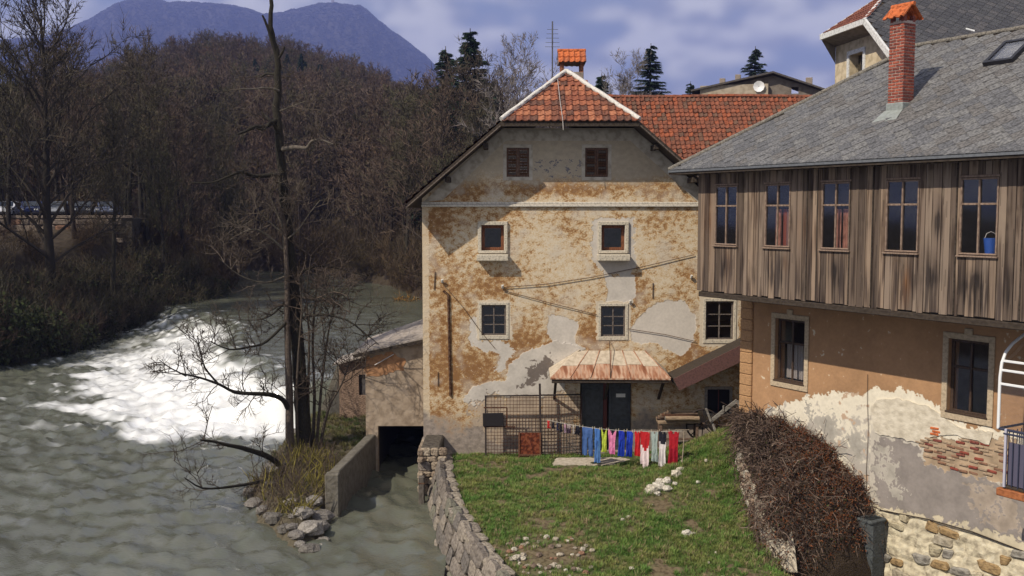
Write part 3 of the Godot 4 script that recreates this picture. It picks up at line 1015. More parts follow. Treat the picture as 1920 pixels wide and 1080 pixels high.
func make_mill() -> void:
	rng.seed = 900
	var mill := thing("water_mill", "tall old mill with peeling ochre plaster and clipped tiled gable", "mill", Vector3.ZERO)
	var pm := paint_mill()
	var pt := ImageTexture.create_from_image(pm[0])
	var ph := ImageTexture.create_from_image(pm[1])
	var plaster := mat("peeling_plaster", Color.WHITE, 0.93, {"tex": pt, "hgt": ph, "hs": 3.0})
	var W1 := Rect2(-0.19, 10.73, 0.79, 1.01)
	var W2 := Rect2(2.55, 10.73, 0.80, 1.01)
	var W3 := Rect2(-1.07, 8.16, 0.79, 0.89)
	var W4 := Rect2(3.14, 8.16, 0.82, 0.89)
	var W5 := Rect2(-1.07, 5.16, 0.86, 1.08)
	var W6 := Rect2(3.14, 5.12, 0.86, 1.08)
	var W7 := Rect2(6.84, 5.01, 0.98, 1.36)
	var DR := Rect2(2.42, 1.0, 1.83, 2.5)
	var poly := PackedVector2Array([V(-3.15, -1.0), V(8.6, -1.0), V(8.6, 9.2), V(7.6, 9.4), V(4.28, 12.42), V(-0.36, 12.42), V(-3.15, 9.98)])
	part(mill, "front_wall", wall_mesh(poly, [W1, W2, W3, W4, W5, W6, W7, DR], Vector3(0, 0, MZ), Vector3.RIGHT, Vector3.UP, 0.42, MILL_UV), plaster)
	var dull := mat("mill_render", lin(0.36, 0.29, 0.20), 0.95, {"tex": T.blotch, "tri": T3(0.2), "hgt": T.height, "hs": 1.5})
	var sw := MB.new()
	sw.quad(Vector3(-3.15, -1, -50), Vector3(-3.15, -1, MZ), Vector3(-3.15, 9.98, MZ), Vector3(-3.15, 9.98, -50))
	part(mill, "side_wall", sw.mesh(), dull)
	var bw := MB.new()
	bw.quad(Vector3(14, -1, -45), Vector3(-3.15, -1, -45), Vector3(-3.15, 9.98, -45), Vector3(14, 9.98, -45))
	bw.quad(Vector3(14, -1, -35.3), Vector3(14, -1, -45), Vector3(14, 9.98, -45), Vector3(14, 9.98, -35.3))
	part(mill, "rear_wall", bw.mesh(), dull)
	part(mill, "wing_wall", wall_mesh(PackedVector2Array([V(8.6, 0), V(14, 0), V(14, 9.4), V(8.6, 9.4)]), [], Vector3(0, 0, MZ - 0.003), Vector3.RIGHT, Vector3.UP, 0.1), dull)
	# upper floor over the rooms keeps the windows dark
	var fl := MB.new()
	fl.quad(Vector3(-3.1, 4.6, -36), Vector3(14, 4.6, -36), Vector3(14, 4.6, -45), Vector3(-3.1, 4.6, -45))
	fl.quad(Vector3(-3.1, 7.4, -36), Vector3(14, 7.4, -36), Vector3(14, 7.4, -45), Vector3(-3.1, 7.4, -45))
	fl.quad(Vector3(-3.1, 10.3, -36), Vector3(14, 10.3, -36), Vector3(14, 10.3, -45), Vector3(-3.1, 10.3, -45))
	part(mill, "floor_boards", fl.mesh(), mat("dark_boards", lin(0.05, 0.04, 0.03)))
	# plaster bands of the gable and the string course
	var lime := mat("lime_trim", lin(0.50, 0.45, 0.38), 0.92, {"tex": T.blotch, "tri": T3(0.35), "hgt": T.height, "hs": 0.8})
	part(mill, "gable_band", slab(PackedVector2Array([V(-3.1, 9.86), V(-0.36, 12.36), V(4.28, 12.36), V(7.5, 9.5), V(6.9, 9.5), V(4.12, 11.98), V(-0.22, 11.98), V(-2.42, 9.93)]), Vector3(0, 0, MZ + 0.002), Vector3.RIGHT, Vector3.UP, 0.022), lime)
	var co := MB.new()
	co.chamfer(Vector3(1.95, 9.73, MZ + 0.05), Vector3(10.24, 0.09, 0.10), 0.02)
	co.chamfer(Vector3(1.95, 9.82, MZ + 0.03), Vector3(10.22, 0.08, 0.055), 0.015)
	part(mill, "string_course", co.mesh(), mat("lime_white", lin(0.62, 0.57, 0.49), 0.9, {"tex": T.grain, "tri": T3(0.6)}))
	mill_windows(mill, [W1, W2, W3, W4, W5, W6, W7], lime)
	mill_door(mill, DR)
	mill_roof(mill)
	mill_front_things(mill)

func mill_windows(mill: Node3D, W: Array, lime: Material) -> void:
	var brown := mat("brown_paint", lin(0.125, 0.062, 0.035), 0.6, {"tex": T.streak, "tri": Vector3(3, 0.8, 3)})
	var rust_brown := mat("red_brown_paint", lin(0.20, 0.075, 0.032), 0.55, {"tex": T.streak, "tri": Vector3(3, 0.8, 3)})
	var greyw := mat("grey_sash", lin(0.16, 0.135, 0.12), 0.75, {"tex": T.streak, "tri": Vector3(3, 0.8, 3)})
	var stone := mat("window_stone", lin(0.56, 0.50, 0.40), 0.9, {"tex": T.grain, "tri": T3(0.7), "hgt": T.height, "hs": 0.8})
	# louvred shutters in the gable
	for k in 2:
		var r: Rect2 = W[k]
		surround(mill, r, MZ, 0.12, 0.018, lime)
		var sh := Node3D.new()
		sh.name = "louvre_shutter"
		mill.add_child(sh, true)
		sh.position = Vector3(r.position.x, r.position.y, MZ - 0.05)
		var f := MB.new()
		var hw := r.size.x * 0.5
		for s in 2:
			var x := hw * s
			f.box(Vector3(x + 0.035, r.size.y * 0.5, 0), Vector3(0.06, r.size.y - 0.02, 0.05))
			f.box(Vector3(x + hw - 0.035, r.size.y * 0.5, 0), Vector3(0.06, r.size.y - 0.02, 0.05))
			f.box(Vector3(x + hw * 0.5, 0.05, 0), Vector3(hw - 0.13, 0.07, 0.048))
			f.box(Vector3(x + hw * 0.5, r.size.y - 0.05, 0), Vector3(hw - 0.13, 0.07, 0.048))
		part(sh, "frame", f.mesh(), brown)
		for s in 2:
			for q in 9:
				var bs := Basis(Vector3.RIGHT, deg_to_rad(38 + rng.randf_range(-6, 6)))
				if k == 0 and s == 0 and q in [1, 3]: bs = bs * Basis(Vector3(0, 0, 1), 0.06)
				part(sh, "slat", boxm(Vector3(hw - 0.125, 0.085, 0.012)), brown if (q + s) % 3 else greyw, Vector3(hw * (s + 0.5), 0.12 + q * 0.094, 0.0), bs)
	# deep boxed windows
	for k in [2, 3]:
		var r: Rect2 = W[k]
		var mb := MB.new()
		var wd := 0.13
		mb.chamfer(Vector3(r.get_center().x, r.end.y + wd * 0.5, MZ + 0.04), Vector3(r.size.x + wd * 2, wd, 0.10), 0.015)
		for s in [-1, 1]:
			mb.chamfer(Vector3(r.get_center().x + s * (r.size.x + wd) * 0.5, r.get_center().y - 0.04, MZ + 0.04), Vector3(wd, r.size.y + 0.08, 0.096), 0.015)
		mb.chamfer(Vector3(r.get_center().x, r.position.y - 0.05, MZ + 0.05), Vector3(r.size.x + wd * 1.4, 0.10, 0.12), 0.015)
		part(mill, "window_surround", mb.mesh(), stone)
		part(mill, "window_sill", boxm(Vector3(r.size.x + wd * 2 + 0.06, 0.23, 0.42), 0.025), stone, Vector3(r.get_center().x, r.position.y - 0.24, MZ + 0.19))
		casement(mill, "window", r, MZ - 0.2, 1, 1, rust_brown, 0.03, 0.11, false)
	for k in [4, 5, 6]:
		var r: Rect2 = W[k]
		surround(mill, r, MZ, 0.10, 0.03, stone, 0.13)
		casement(mill, "window", r, MZ - 0.09, 2, 3, greyw, 0.035, 0.055)

func mill_door(mill: Node3D, DR: Rect2) -> void:
	var blue := mat("door_paint", lin(0.070, 0.078, 0.085), 0.6, {"tex": T.blotch, "tri": T3(0.6)})
	var red := mat("door_post", lin(0.10, 0.028, 0.02), 0.7)
	for s in 2:
		var leaf := Node3D.new()
		leaf.name = "door"
		mill.add_child(leaf, true)
		leaf.position = Vector3(DR.position.x + 0.06 + s * 0.98, DR.position.y, MZ - 0.26)
		part(leaf, "leaf", boxm(Vector3(0.78, 2.4, 0.05), 0.01), blue, Vector3(0.39, 1.2, 0))
		for q in 2:
			part(leaf, "panel", boxm(Vector3(0.56, 0.95, 0.02), 0.008), blue, Vector3(0.39, 0.62 + q * 1.12, 0.036))
		part(leaf, "handle", boxm(Vector3(0.03, 0.12, 0.05), 0.008), mat("grey_iron", lin(0.12, 0.12, 0.12), 0.5, {"metal": 0.6}), Vector3(0.72 if s == 0 else 0.06, 1.05, 0.06))
		if s == 1:
			part(leaf, "white_plate", boxm(Vector3(0.33, 0.13, 0.012)), mat("white_enamel", lin(0.72, 0.72, 0.70), 0.5), Vector3(0.42, 1.98, 0.055))
	part(mill, "door_post", boxm(Vector3(0.14, 2.46, 0.1), 0.01), red, Vector3(DR.position.x + 0.91, DR.position.y + 1.23, MZ - 0.24))
	part(mill, "door_lintel", boxm(Vector3(1.9, 0.12, 0.2), 0.01), red, Vector3(DR.get_center().x, DR.end.y + 0.02, MZ - 0.08))

func mill_roof(mill: Node3D) -> void:
	var tc := terracotta_mats()
	var wood := mat("roof_timber", lin(0.055, 0.042, 0.032), 0.9, {"tex": T.streak, "tri": T3(1.2)})
	var ridge_z := -36.8
	var A := Vector3(1.96, 14.53, ridge_z)
	var L := Vector3(-0.36, 12.55, -34.1)
	var R := Vector3(4.28, 12.55, -34.1)
	var roof := Node3D.new()
	roof.name = "roof"
	mill.add_child(roof)
	# boarding of the two long slopes and of the clipped end, with a dark underside
	var sl := MB.new()
	var dn := Vector3(0, -0.17, 0)
	for s in [-1, 1]:
		var e1 := Vector3(1.96 + s * 5.51, 9.83, -34.3)
		var h1 := L if s < 0 else R
		var top := [e1, h1, A, Vector3(1.96, 14.53, -50), Vector3(e1.x, 9.83, -50)]
		for k in range(1, 4):
			if s > 0:
				sl.tri(top[0], top[k + 1], top[k]); sl.tri(top[0] + dn, top[k] + dn, top[k + 1] + dn)
			else:
				sl.tri(top[0], top[k], top[k + 1]); sl.tri(top[0] + dn, top[k + 1] + dn, top[k] + dn)
		for k in 5:
			sl.quad(top[k], top[(k + 1) % 5], top[(k + 1) % 5] + dn, top[k] + dn)
	part(roof, "slope_boarding", sl.mesh(), wood)
	var hp := MB.new()
	hp.tri(L, R, A)
	hp.tri(L + dn, A + dn, R + dn)
	hp.quad(L + dn, R + dn, R, L)
	part(roof, "clipped_end_boarding", hp.mesh(), wood)
	# side slope tiles: courses seen only from aside
	var up_l := Vector3(5.51, 4.70, 0).normalized()
	var courses := MB.new()
	var nrm := Vector3(-4.70, 5.51, 0).normalized()
	for q in 21:
		var p := Vector3(-3.6, 9.80, 0) + up_l * (q * 0.34)
		var fz: float = -34.25 if p.y < 12.5 else -34.1 - (p.y - 12.55) * 1.363
		var a := Vector3(p.x, p.y, fz)
		var b := Vector3(p.x, p.y, -49.9)
		var c2 := b + up_l * 0.4
		var d := a + up_l * 0.4
		courses.quad(b + nrm * 0.08, a + nrm * 0.08, d + nrm * 0.02, c2 + nrm * 0.02)
		courses.quad(b, a, a + nrm * 0.08, b + nrm * 0.08)
	part(roof, "side_tile_courses", courses.mesh(), tc[2]).set_meta("kind", "stuff")
	# tiles of the clipped end
	var vs := []
	for k in 4: vs.append(clay_tile(0.243, 0.40, rng))
	var ux := Vector3.RIGHT
	var uy := (A - (L + R) * 0.5).normalized()
	var un := ux.cross(uy)
	var len_up := (A - (L + R) * 0.5).length()
	var places := []
	var row := 0
	var t := -0.06
	while t < len_up - 0.15:
		var half := (R.x - L.x) * 0.5 * (1.0 - maxf(t, 0.0) / len_up)
		var n := int(half * 2.0 / 0.243)
		var x0 := -n * 0.243 * 0.5
		for k in n:
			var o := (L + R) * 0.5 + ux * (x0 + k * 0.243) + uy * t + un * 0.02
			var tw := Basis(ux, uy, un) * Basis(Vector3(0, 0, 1), rng.randf_range(-0.02, 0.02)) * Basis(Vector3.RIGHT, rng.randf_range(-0.015, 0.02))
			places.append(Transform3D(tw, o))
		t += 0.335
		row += 1
	cover(roof, "tile", "tile_rest", places, vs, tc, Vector3(0, 9.5, 0), 300)
	# pale mortar caps on the hips
	var capm := mat("mortar_cap", lin(0.66, 0.63, 0.58), 0.85, {"tex": T.grain, "tri": T3(0.9)})
	for e in [L, R]:
		var pts := []
		for k in 9: pts.append(e.lerp(A, k / 8.0) + Vector3(0, 0.07 + 0.012 * sin(k * 2.1), 0.03))
		var mb := MB.new()
		var rr := PackedFloat32Array()
		for k in 9: rr.append(0.085)
		mb.tube(PackedVector3Array(pts), rr, 7)
		part(roof, "hip_cap", mb.mesh(), capm)
	# verge board on the left rake, gutter end
	for s in [-1, 1]:
		var e0 := Vector3(1.96 + s * 5.53, 9.80, -34.27)
		var e1 := Vector3(1.96 + s * 2.34, 12.52, -34.07)
		part(roof, "verge_board", beam(e0 + Vector3(0, -0.13, 0.012), e1 + Vector3(0, -0.13, 0.012), 0.17, 0.03, Vector3(0, 0.1, 1)), mat("grey_board", lin(0.17, 0.14, 0.12), 0.85, {"tex": T.streak, "tri": T3(1.5)}))
	part(roof, "eave_board", beam(L + Vector3(0, -0.12, 0.015), R + Vector3(0, -0.12, 0.015), 0.10, 0.03), wood)
	# purlin ends under the rake
	for q in [Vector3(-2.2, 10.62, -34.8), Vector3(-0.9, 11.75, -34.8), Vector3(4.9, 11.72, -34.8), Vector3(6.2, 10.6, -34.8)]:
		part(roof, "purlin", boxm(Vector3(0.16, 0.18, 1.0), 0.01), wood, q)
	# wing: its front slope shows to the right of the gable
	var E0 := Vector3(0, 9.32, -34.85)
	var E1 := Vector3(0, 14.0, -40.0)
	var wy := (E1 - E0).normalized()
	var wn := ux.cross(wy)
	var wl := (E1 - E0).length()
	var wg := MB.new()
	wg.quad(Vector3(2.4, 0, 0) + E1 - wy * 1.8 - wn * 0.03, Vector3(14.2, 0, 0) + E1 - wy * 1.8 - wn * 0.03, Vector3(14.2, 0, 0) + E1 - wn * 0.03, Vector3(2.4, 0, 0) + E1 - wn * 0.03)
	wg.quad(Vector3(5.0, 0, 0) + E1 - wy * 4.0 - wn * 0.03, Vector3(14.2, 0, 0) + E1 - wy * 4.0 - wn * 0.03, Vector3(14.2, 0, 0) + E1 - wy * 1.8 - wn * 0.03, Vector3(5.0, 0, 0) + E1 - wy * 1.8 - wn * 0.03)
	wg.quad(Vector3(7.55, 0, 0) + E0 - wn * 0.03, Vector3(14.2, 0, 0) + E0 - wn * 0.03, Vector3(14.2, 0, 0) + E1 - wy * 4.0 - wn * 0.03, Vector3(7.55, 0, 0) + E1 - wy * 4.0 - wn * 0.03)
	wg.quad(Vector3(14.2, 14.0, -40), Vector3(14.2, 9.32, -45.2), Vector3(2.4, 9.32, -45.2), Vector3(2.4, 14.0, -40))
	part(roof, "wing_boarding", wg.mesh(), wood)
	var wp := []
	var vs2 := []
	for k in 4: vs2.append(clay_tile(0.18, 0.30, rng))
	t = 0.0
	while t < wl - 0.1:
		var c0 := E0 + wy * t
		var sag := 0.05 * sin(t * 1.7)
		var x := 2.5
		while x < 14.0:
			var main_y := 14.53 - 0.853 * (x - 1.96)
			if c0.y > main_y - 0.02 and (x > 7.5 or c0.z < -35.4):
				var o := c0 + Vector3(x + rng.randf_range(-0.012, 0.012), 0, 0) + wn * (0.02 + rng.randf_range(0.0, 0.012) + 0.02 * nz.get_noise_2d(x * 14.0, t * 14.0))
				wp.append(Transform3D(Basis(ux, wy, wn) * Basis(Vector3(0, 0, 1), rng.randf_range(-0.04, 0.04)) * Basis(Vector3.RIGHT, rng.randf_range(-0.02, 0.035)), o))
			x += 0.18
		t += 0.245
	var tw2 := [tc[1], tc[2], tc[1], tc[2], mat("terracotta_fresh", lin(0.30, 0.092, 0.045), 0.88, {"tex": T.terracotta, "tri": T3(1.3), "hgt": T.height, "hs": 0.4}), tc[2], mat("terracotta_mossy", lin(0.15, 0.085, 0.06), 0.95, {"tex": T.terracotta, "tri": T3(1.3)})]
	cover(roof, "wing_tile", "wing_tile_rest", wp, vs2, tw2, Vector3(0, 9.5, 0), 300)
	# ridge tiles of the wing
	var rt := MB.new()
	for k in 6:
		var a := PI * k / 6.0
		var b := PI * (k + 1) / 6.0
		rt.quad(Vector3(0, sin(a) * 0.11, cos(a) * 0.13), Vector3(0.36, sin(a) * 0.095, cos(a) * 0.115), Vector3(0.36, sin(b) * 0.095, cos(b) * 0.115), Vector3(0, sin(b) * 0.11, cos(b) * 0.13))
	var rtm := rt.mesh()
	var xx := 2.6
	while xx < 14.0:
		part(roof, "ridge_tile", rtm, tw2[rng.randi() % 5], Vector3(xx, 14.02 + 0.02 * sin(xx * 0.9), -40.0), Basis(Vector3(0, 0, 1), rng.randf_range(-0.03, 0.03)))
		xx += 0.34
	mill_chimney(mill, tc)

func mill_chimney(mill: Node3D, tc: Array) -> void:
	var ch := Node3D.new()
	ch.name = "chimney"
	mill.add_child(ch)
	ch.position = Vector3(2.22, 14.1, -38.0)
	var st := mat("chimney_render", lin(0.30, 0.25, 0.21), 0.95, {"tex": T.blotch, "tri": T3(0.9)})
	part(ch, "stack", boxm(Vector3(0.86, 0.75, 0.7), 0.02), st, Vector3(0, 0.2, 0))
	for s in [[-1, -1], [-1, 1], [1, -1], [1, 1]]:
		part(ch, "cap_leg", boxm(Vector3(0.13, 0.36, 0.13), 0.01), mat("cap_brick", lin(0.28, 0.12, 0.07), 0.9, {"tex": T.terracotta, "tri": T3(2)}), Vector3(s[0] * 0.36, 0.73, s[1] * 0.28))
	var fresh := mat("terracotta_orange", lin(0.56, 0.155, 0.05), 0.85, {"tex": T.terracotta, "tri": T3(1.6), "hgt": T.height, "hs": 0.3})
	var fresh2 := mat("terracotta_orange_dull", lin(0.42, 0.13, 0.055), 0.85, {"tex": T.terracotta, "tri": T3(1.6), "hgt": T.height, "hs": 0.3})
	var base := MB.new()
	base.quad(Vector3(-0.5, 0.9, 0.48), Vector3(0.5, 0.9, 0.48), Vector3(0.5, 1.38, 0), Vector3(-0.5, 1.38, 0))
	base.quad(Vector3(0.5, 0.9, -0.48), Vector3(-0.5, 0.9, -0.48), Vector3(-0.5, 1.38, 0), Vector3(0.5, 1.38, 0))
	base.tri(Vector3(-0.5, 0.9, -0.48), Vector3(-0.5, 0.9, 0.48), Vector3(-0.5, 1.38, 0))
	base.tri(Vector3(0.5, 0.9, 0.48), Vector3(0.5, 0.9, -0.48), Vector3(0.5, 1.38, 0))
	part(ch, "cap_base", base.mesh(), st)
	var vs := clay_tile(0.2, 0.34, rng).mesh()
	for s in [1, -1]:
		var uy := Vector3(0, 0.48, -0.48 * s).normalized()
		var ux := Vector3(s, 0, 0)
		var un := ux.cross(uy)
		for q in 2:
			for k in 5:
				part(ch, "cap_tile", vs, fresh if rng.randf() < 0.6 else fresh2, Vector3(-0.51 * s, 0.87, 0.51 * s) + ux * (k * 0.205) + uy * (q * 0.31) + un * 0.02, Basis(ux, uy, un))
	var rt := MB.new()
	rt.tube(PackedVector3Array([Vector3(-0.53, 1.40, 0), Vector3(0.53, 1.40, 0)]), PackedFloat32Array([0.07, 0.07]), 8)
	part(ch, "cap_ridge", rt.mesh(), fresh)
	# aerial beside it
	var an := thing("television_aerial", "thin rod aerial standing on the mill ridge beside the chimney", "aerial", Vector3(1.52, 14.45, -38.4))
	var al := mat("aerial_metal", lin(0.12, 0.12, 0.14), 0.5, {"metal": 0.5})
	part(an, "mast", rod([Vector3(0, -0.1, 0), Vector3(0, 2.2, 0)], 0.028, 6), al)
	part(an, "boom", boxm(Vector3(0.05, 0.62, 0.07)), al, Vector3(0, 1.75, 0.03))
	for k in 5:
		part(an, "element", rod([Vector3(-0.28 + k * 0.02, 1.25 + k * 0.16, 0.05), Vector3(0.28 - k * 0.02, 1.25 + k * 0.16, 0.05)], 0.008, 4), al)
	# lightning wire down the clipped end
	part(mill, "lightning_wire", rod([Vector3(1.62, 14.2, -36.1), Vector3(1.66, 13.3, -35.0), Vector3(1.70, 12.6, -34.03), Vector3(1.72, 12.25, -34.0)], 0.012, 4), mat("pale_wire", lin(0.45, 0.42, 0.40), 0.5))

# canopy, cellar roof, wires on the wall
func mill_front_things(mill: Node3D) -> void:
	var rusty := mat("rusty_sheet", lin(0.48, 0.36, 0.29), 0.8, {"tex": T.rustwash, "tri": Vector3(1.1, 0.22, 0.22)})
	var pale := mat("canopy_flank", lin(0.55, 0.47, 0.37), 0.9, {"tex": T.blotch, "tri": T3(0.6)})
	var wood: Material = mats["roof_timber"]
	var cn := Node3D.new()
	cn.name = "canopy"
	mill.add_child(cn)
	var fl := Vector3(1.30, 3.86, -34.0)
	var fr := Vector3(5.42, 3.83, -34.0)
	var tl := Vector3(2.3, 4.62, MZ + 0.01)
	var tr := Vector3(4.7, 4.60, MZ + 0.01)
	var bl := Vector3(1.30, 4.0, MZ + 0.01)
	var br := Vector3(5.42, 4.0, MZ + 0.01)
	# sheets of the front slope
	for k in 6:
		var a := k / 6.0
		var b := (k + 1) / 6.0
		var m := MB.new()
		var off := Vector3(0, 0.004 * (k % 2), 0.004 * (k % 2))
		var p := [fl.lerp(fr, a) + off, fl.lerp(fr, b) + off, tl.lerp(tr, b) + off, tl.lerp(tr, a) + off]
		var cut: float = 0.44 + 0.10 * ((k * 37) % 5) / 5.0
		var c0: Vector3 = p[0].lerp(p[3], cut)
		var c1: Vector3 = p[1].lerp(p[2], cut)
		m.quad(p[0], p[1], c1, c0)
		var mu := MB.new()
		mu.quad(c0 + Vector3(0, 0.006, 0.004), c1 + Vector3(0, 0.006, 0.004), p[2] + Vector3(0, 0.006, 0.004), p[3] + Vector3(0, 0.006, 0.004))
		part(cn, "roof_sheet", mu.mesh(), pale)
		m.quad(p[0] + Vector3(0, -0.05, 0), p[1] + Vector3(0, -0.05, 0), p[1], p[0])
		m.bar(p[1] + Vector3(0, 0.015, 0), p[2] + Vector3(0, 0.015, 0), 0.03, 0.03)
		part(cn, "roof_sheet", m.mesh(), rusty)
	var fk := MB.new()
	fk.tri(bl, fl, tl)
	fk.tri(fr, br, tr)
	part(cn, "flank", fk.mesh(), pale)
	var un := MB.new()
	un.quad(fl + Vector3(0, -0.06, 0.0), Vector3(1.3, 3.94, MZ), Vector3(5.42, 3.94, MZ), fr + Vector3(0, -0.06, 0.0))
	part(cn, "soffit", un.mesh(), wood)
	part(cn, "front_beam", boxm(Vector3(4.0, 0.12, 0.1), 0.01), wood, Vector3(3.36, 3.73, -34.08))
	for x in [1.5, 3.3, 5.2]:
		part(cn, "bracket", beam(Vector3(x, 2.9, MZ), Vector3(x, 3.7, -34.15), 0.09, 0.07, Vector3.RIGHT), wood)
	part(cn, "strap", rod([Vector3(1.62, 4.1, MZ + 0.03), Vector3(2.4, 4.66, MZ + 0.05)], 0.03, 5), pale)
	part(cn, "seam", rod([tl.lerp(tr, 0.48) + Vector3(0, 0.35, 0.03), fl.lerp(fr, 0.5) + Vector3(0, 0.02, 0.02)], 0.014, 4), wood)
	# cellar stair roof with its red brown fascia
	var cr := Node3D.new()
	cr.name = "stair_roof"
	mill.add_child(cr)
	var fas := mat("fascia_red_brown", lin(0.125, 0.062, 0.055), 0.7, {"tex": T.grain, "tri": T3(0.7)})
	part(cr, "fascia", slab(PackedVector2Array([V(5.50, 3.84), V(5.70, 3.44), V(8.2, 4.62), V(8.2, 5.14), V(7.75, 4.98)]), Vector3(0, 0, -33.95), Vector3.RIGHT, Vector3.UP, 0.05), fas)
	var cs := MB.new()
	cs.quad(Vector3(5.52, 3.83, -33.96), Vector3(8.2, 5.15, -33.96), Vector3(8.2, 5.15, MZ), Vector3(5.52, 3.83, MZ))
	cs.quad(Vector3(5.6, 3.6, -33.96), Vector3(5.6, 3.6, MZ), Vector3(8.2, 4.85, MZ), Vector3(8.2, 4.85, -33.96))
	part(cr, "boarding", cs.mesh(), wood)
	# framed cellar opening, its unlit inside painted as a flat black sheet
	var ce := Node3D.new()
	ce.name = "cellar_window"
	mill.add_child(ce)
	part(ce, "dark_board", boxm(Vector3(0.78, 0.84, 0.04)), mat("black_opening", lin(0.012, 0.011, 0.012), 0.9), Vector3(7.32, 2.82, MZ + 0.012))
	var fm := MB.new()
	fm.box(Vector3(6.88, 2.82, MZ + 0.04), Vector3(0.09, 1.02, 0.08)); fm.box(Vector3(7.76, 2.82, MZ + 0.04), Vector3(0.09, 1.02, 0.08))
	fm.box(Vector3(7.32, 3.29, MZ + 0.04), Vector3(0.79, 0.09, 0.078)); fm.box(Vector3(7.32, 2.35, MZ + 0.04), Vector3(0.79, 0.09, 0.078))
	part(ce, "frame", fm.mesh(), mat("cellar_frame", lin(0.32, 0.29, 0.26), 0.9, {"tex": T.blotch, "tri": T3(0.8)}))
	part(ce, "bar", boxm(Vector3(0.03, 0.84, 0.03)), mats["door_post"], Vector3(7.32, 2.82, MZ + 0.05))
	# wires and insulators
	var wire := mat("wall_wire", lin(0.10, 0.065, 0.045), 0.7)
	part(mill, "wall_wire", rod([Vector3(-0.32, 6.86, MZ + 0.05), Vector3(1.2, 6.98, MZ + 0.06), Vector3(2.8, 7.22, MZ + 0.05), Vector3(4.7, 7.62, MZ + 0.06), Vector3(6.4, 8.02, MZ + 0.05)], 0.013, 4), wire)
	part(mill, "wall_wire", rod([Vector3(-0.32, 6.76, MZ + 0.05), Vector3(1.4, 6.3, MZ + 0.06), Vector3(3.0, 5.9, MZ + 0.05)], 0.013, 4), wire)
	part(mill, "wall_wire", rod([Vector3(4.1, 5.4, MZ + 0.05), Vector3(5.4, 5.2, MZ + 0.05), Vector3(6.5, 4.95, MZ + 0.05)], 0.013, 4), wire)
	part(mill, "wall_wire", rod([Vector3(-2.4, 6.95, MZ + 0.05), Vector3(-1.75, 6.2, MZ + 0.05), Vector3(-1.1, 5.3, MZ + 0.05), Vector3(-0.6, 4.7, MZ + 0.04)], 0.011, 4), wire)
	var por := mat("porcelain", lin(0.6, 0.58, 0.54), 0.35)
	for p in [Vector3(-2.45, 7.05, MZ), Vector3(-0.33, 6.85, MZ), Vector3(4.16, 6.32, MZ), Vector3(6.3, 7.2, MZ)]:
		part(mill, "insulator", rod([p, p + Vector3(0, 0.02, 0.09), p + Vector3(0, 0.10, 0.12)], 0.045, 8), por)
	part(mill, "drain_pipe", rod([Vector3(-2.42, 6.75, MZ + 0.03), Vector3(-2.24, 6.6, MZ + 0.03), Vector3(-2.22, 5.0, MZ + 0.03), Vector3(-2.18, 3.0, MZ + 0.03)], 0.045, 6), mat("dark_pipe", lin(0.13, 0.105, 0.085), 0.8, {"tex": T.rust, "tri": T3(1.5)}))
	part(mill, "iron_tie", boxm(Vector3(0.035, 0.62, 0.03)), wire, Vector3(-2.72, 7.1, MZ + 0.016), Basis(Vector3(0, 0, 1), -0.06))
	part(mill, "iron_tie", boxm(Vector3(0.03, 0.55, 0.03)), wire, Vector3(4.96, 6.75, MZ + 0.016))
	part(mill, "iron_tie", boxm(Vector3(0.025, 0.5, 0.03)), wire, Vector3(-2.62, 3.6, MZ + 0.016))

# ---------------------------------------------------------------- house with the timber gallery
const WALL_UV := Rect2(-0.4, -1.0, 13.6, 8.4)
const GAL_UV := Rect2(0.0, 7.1, 13.0, 3.5)

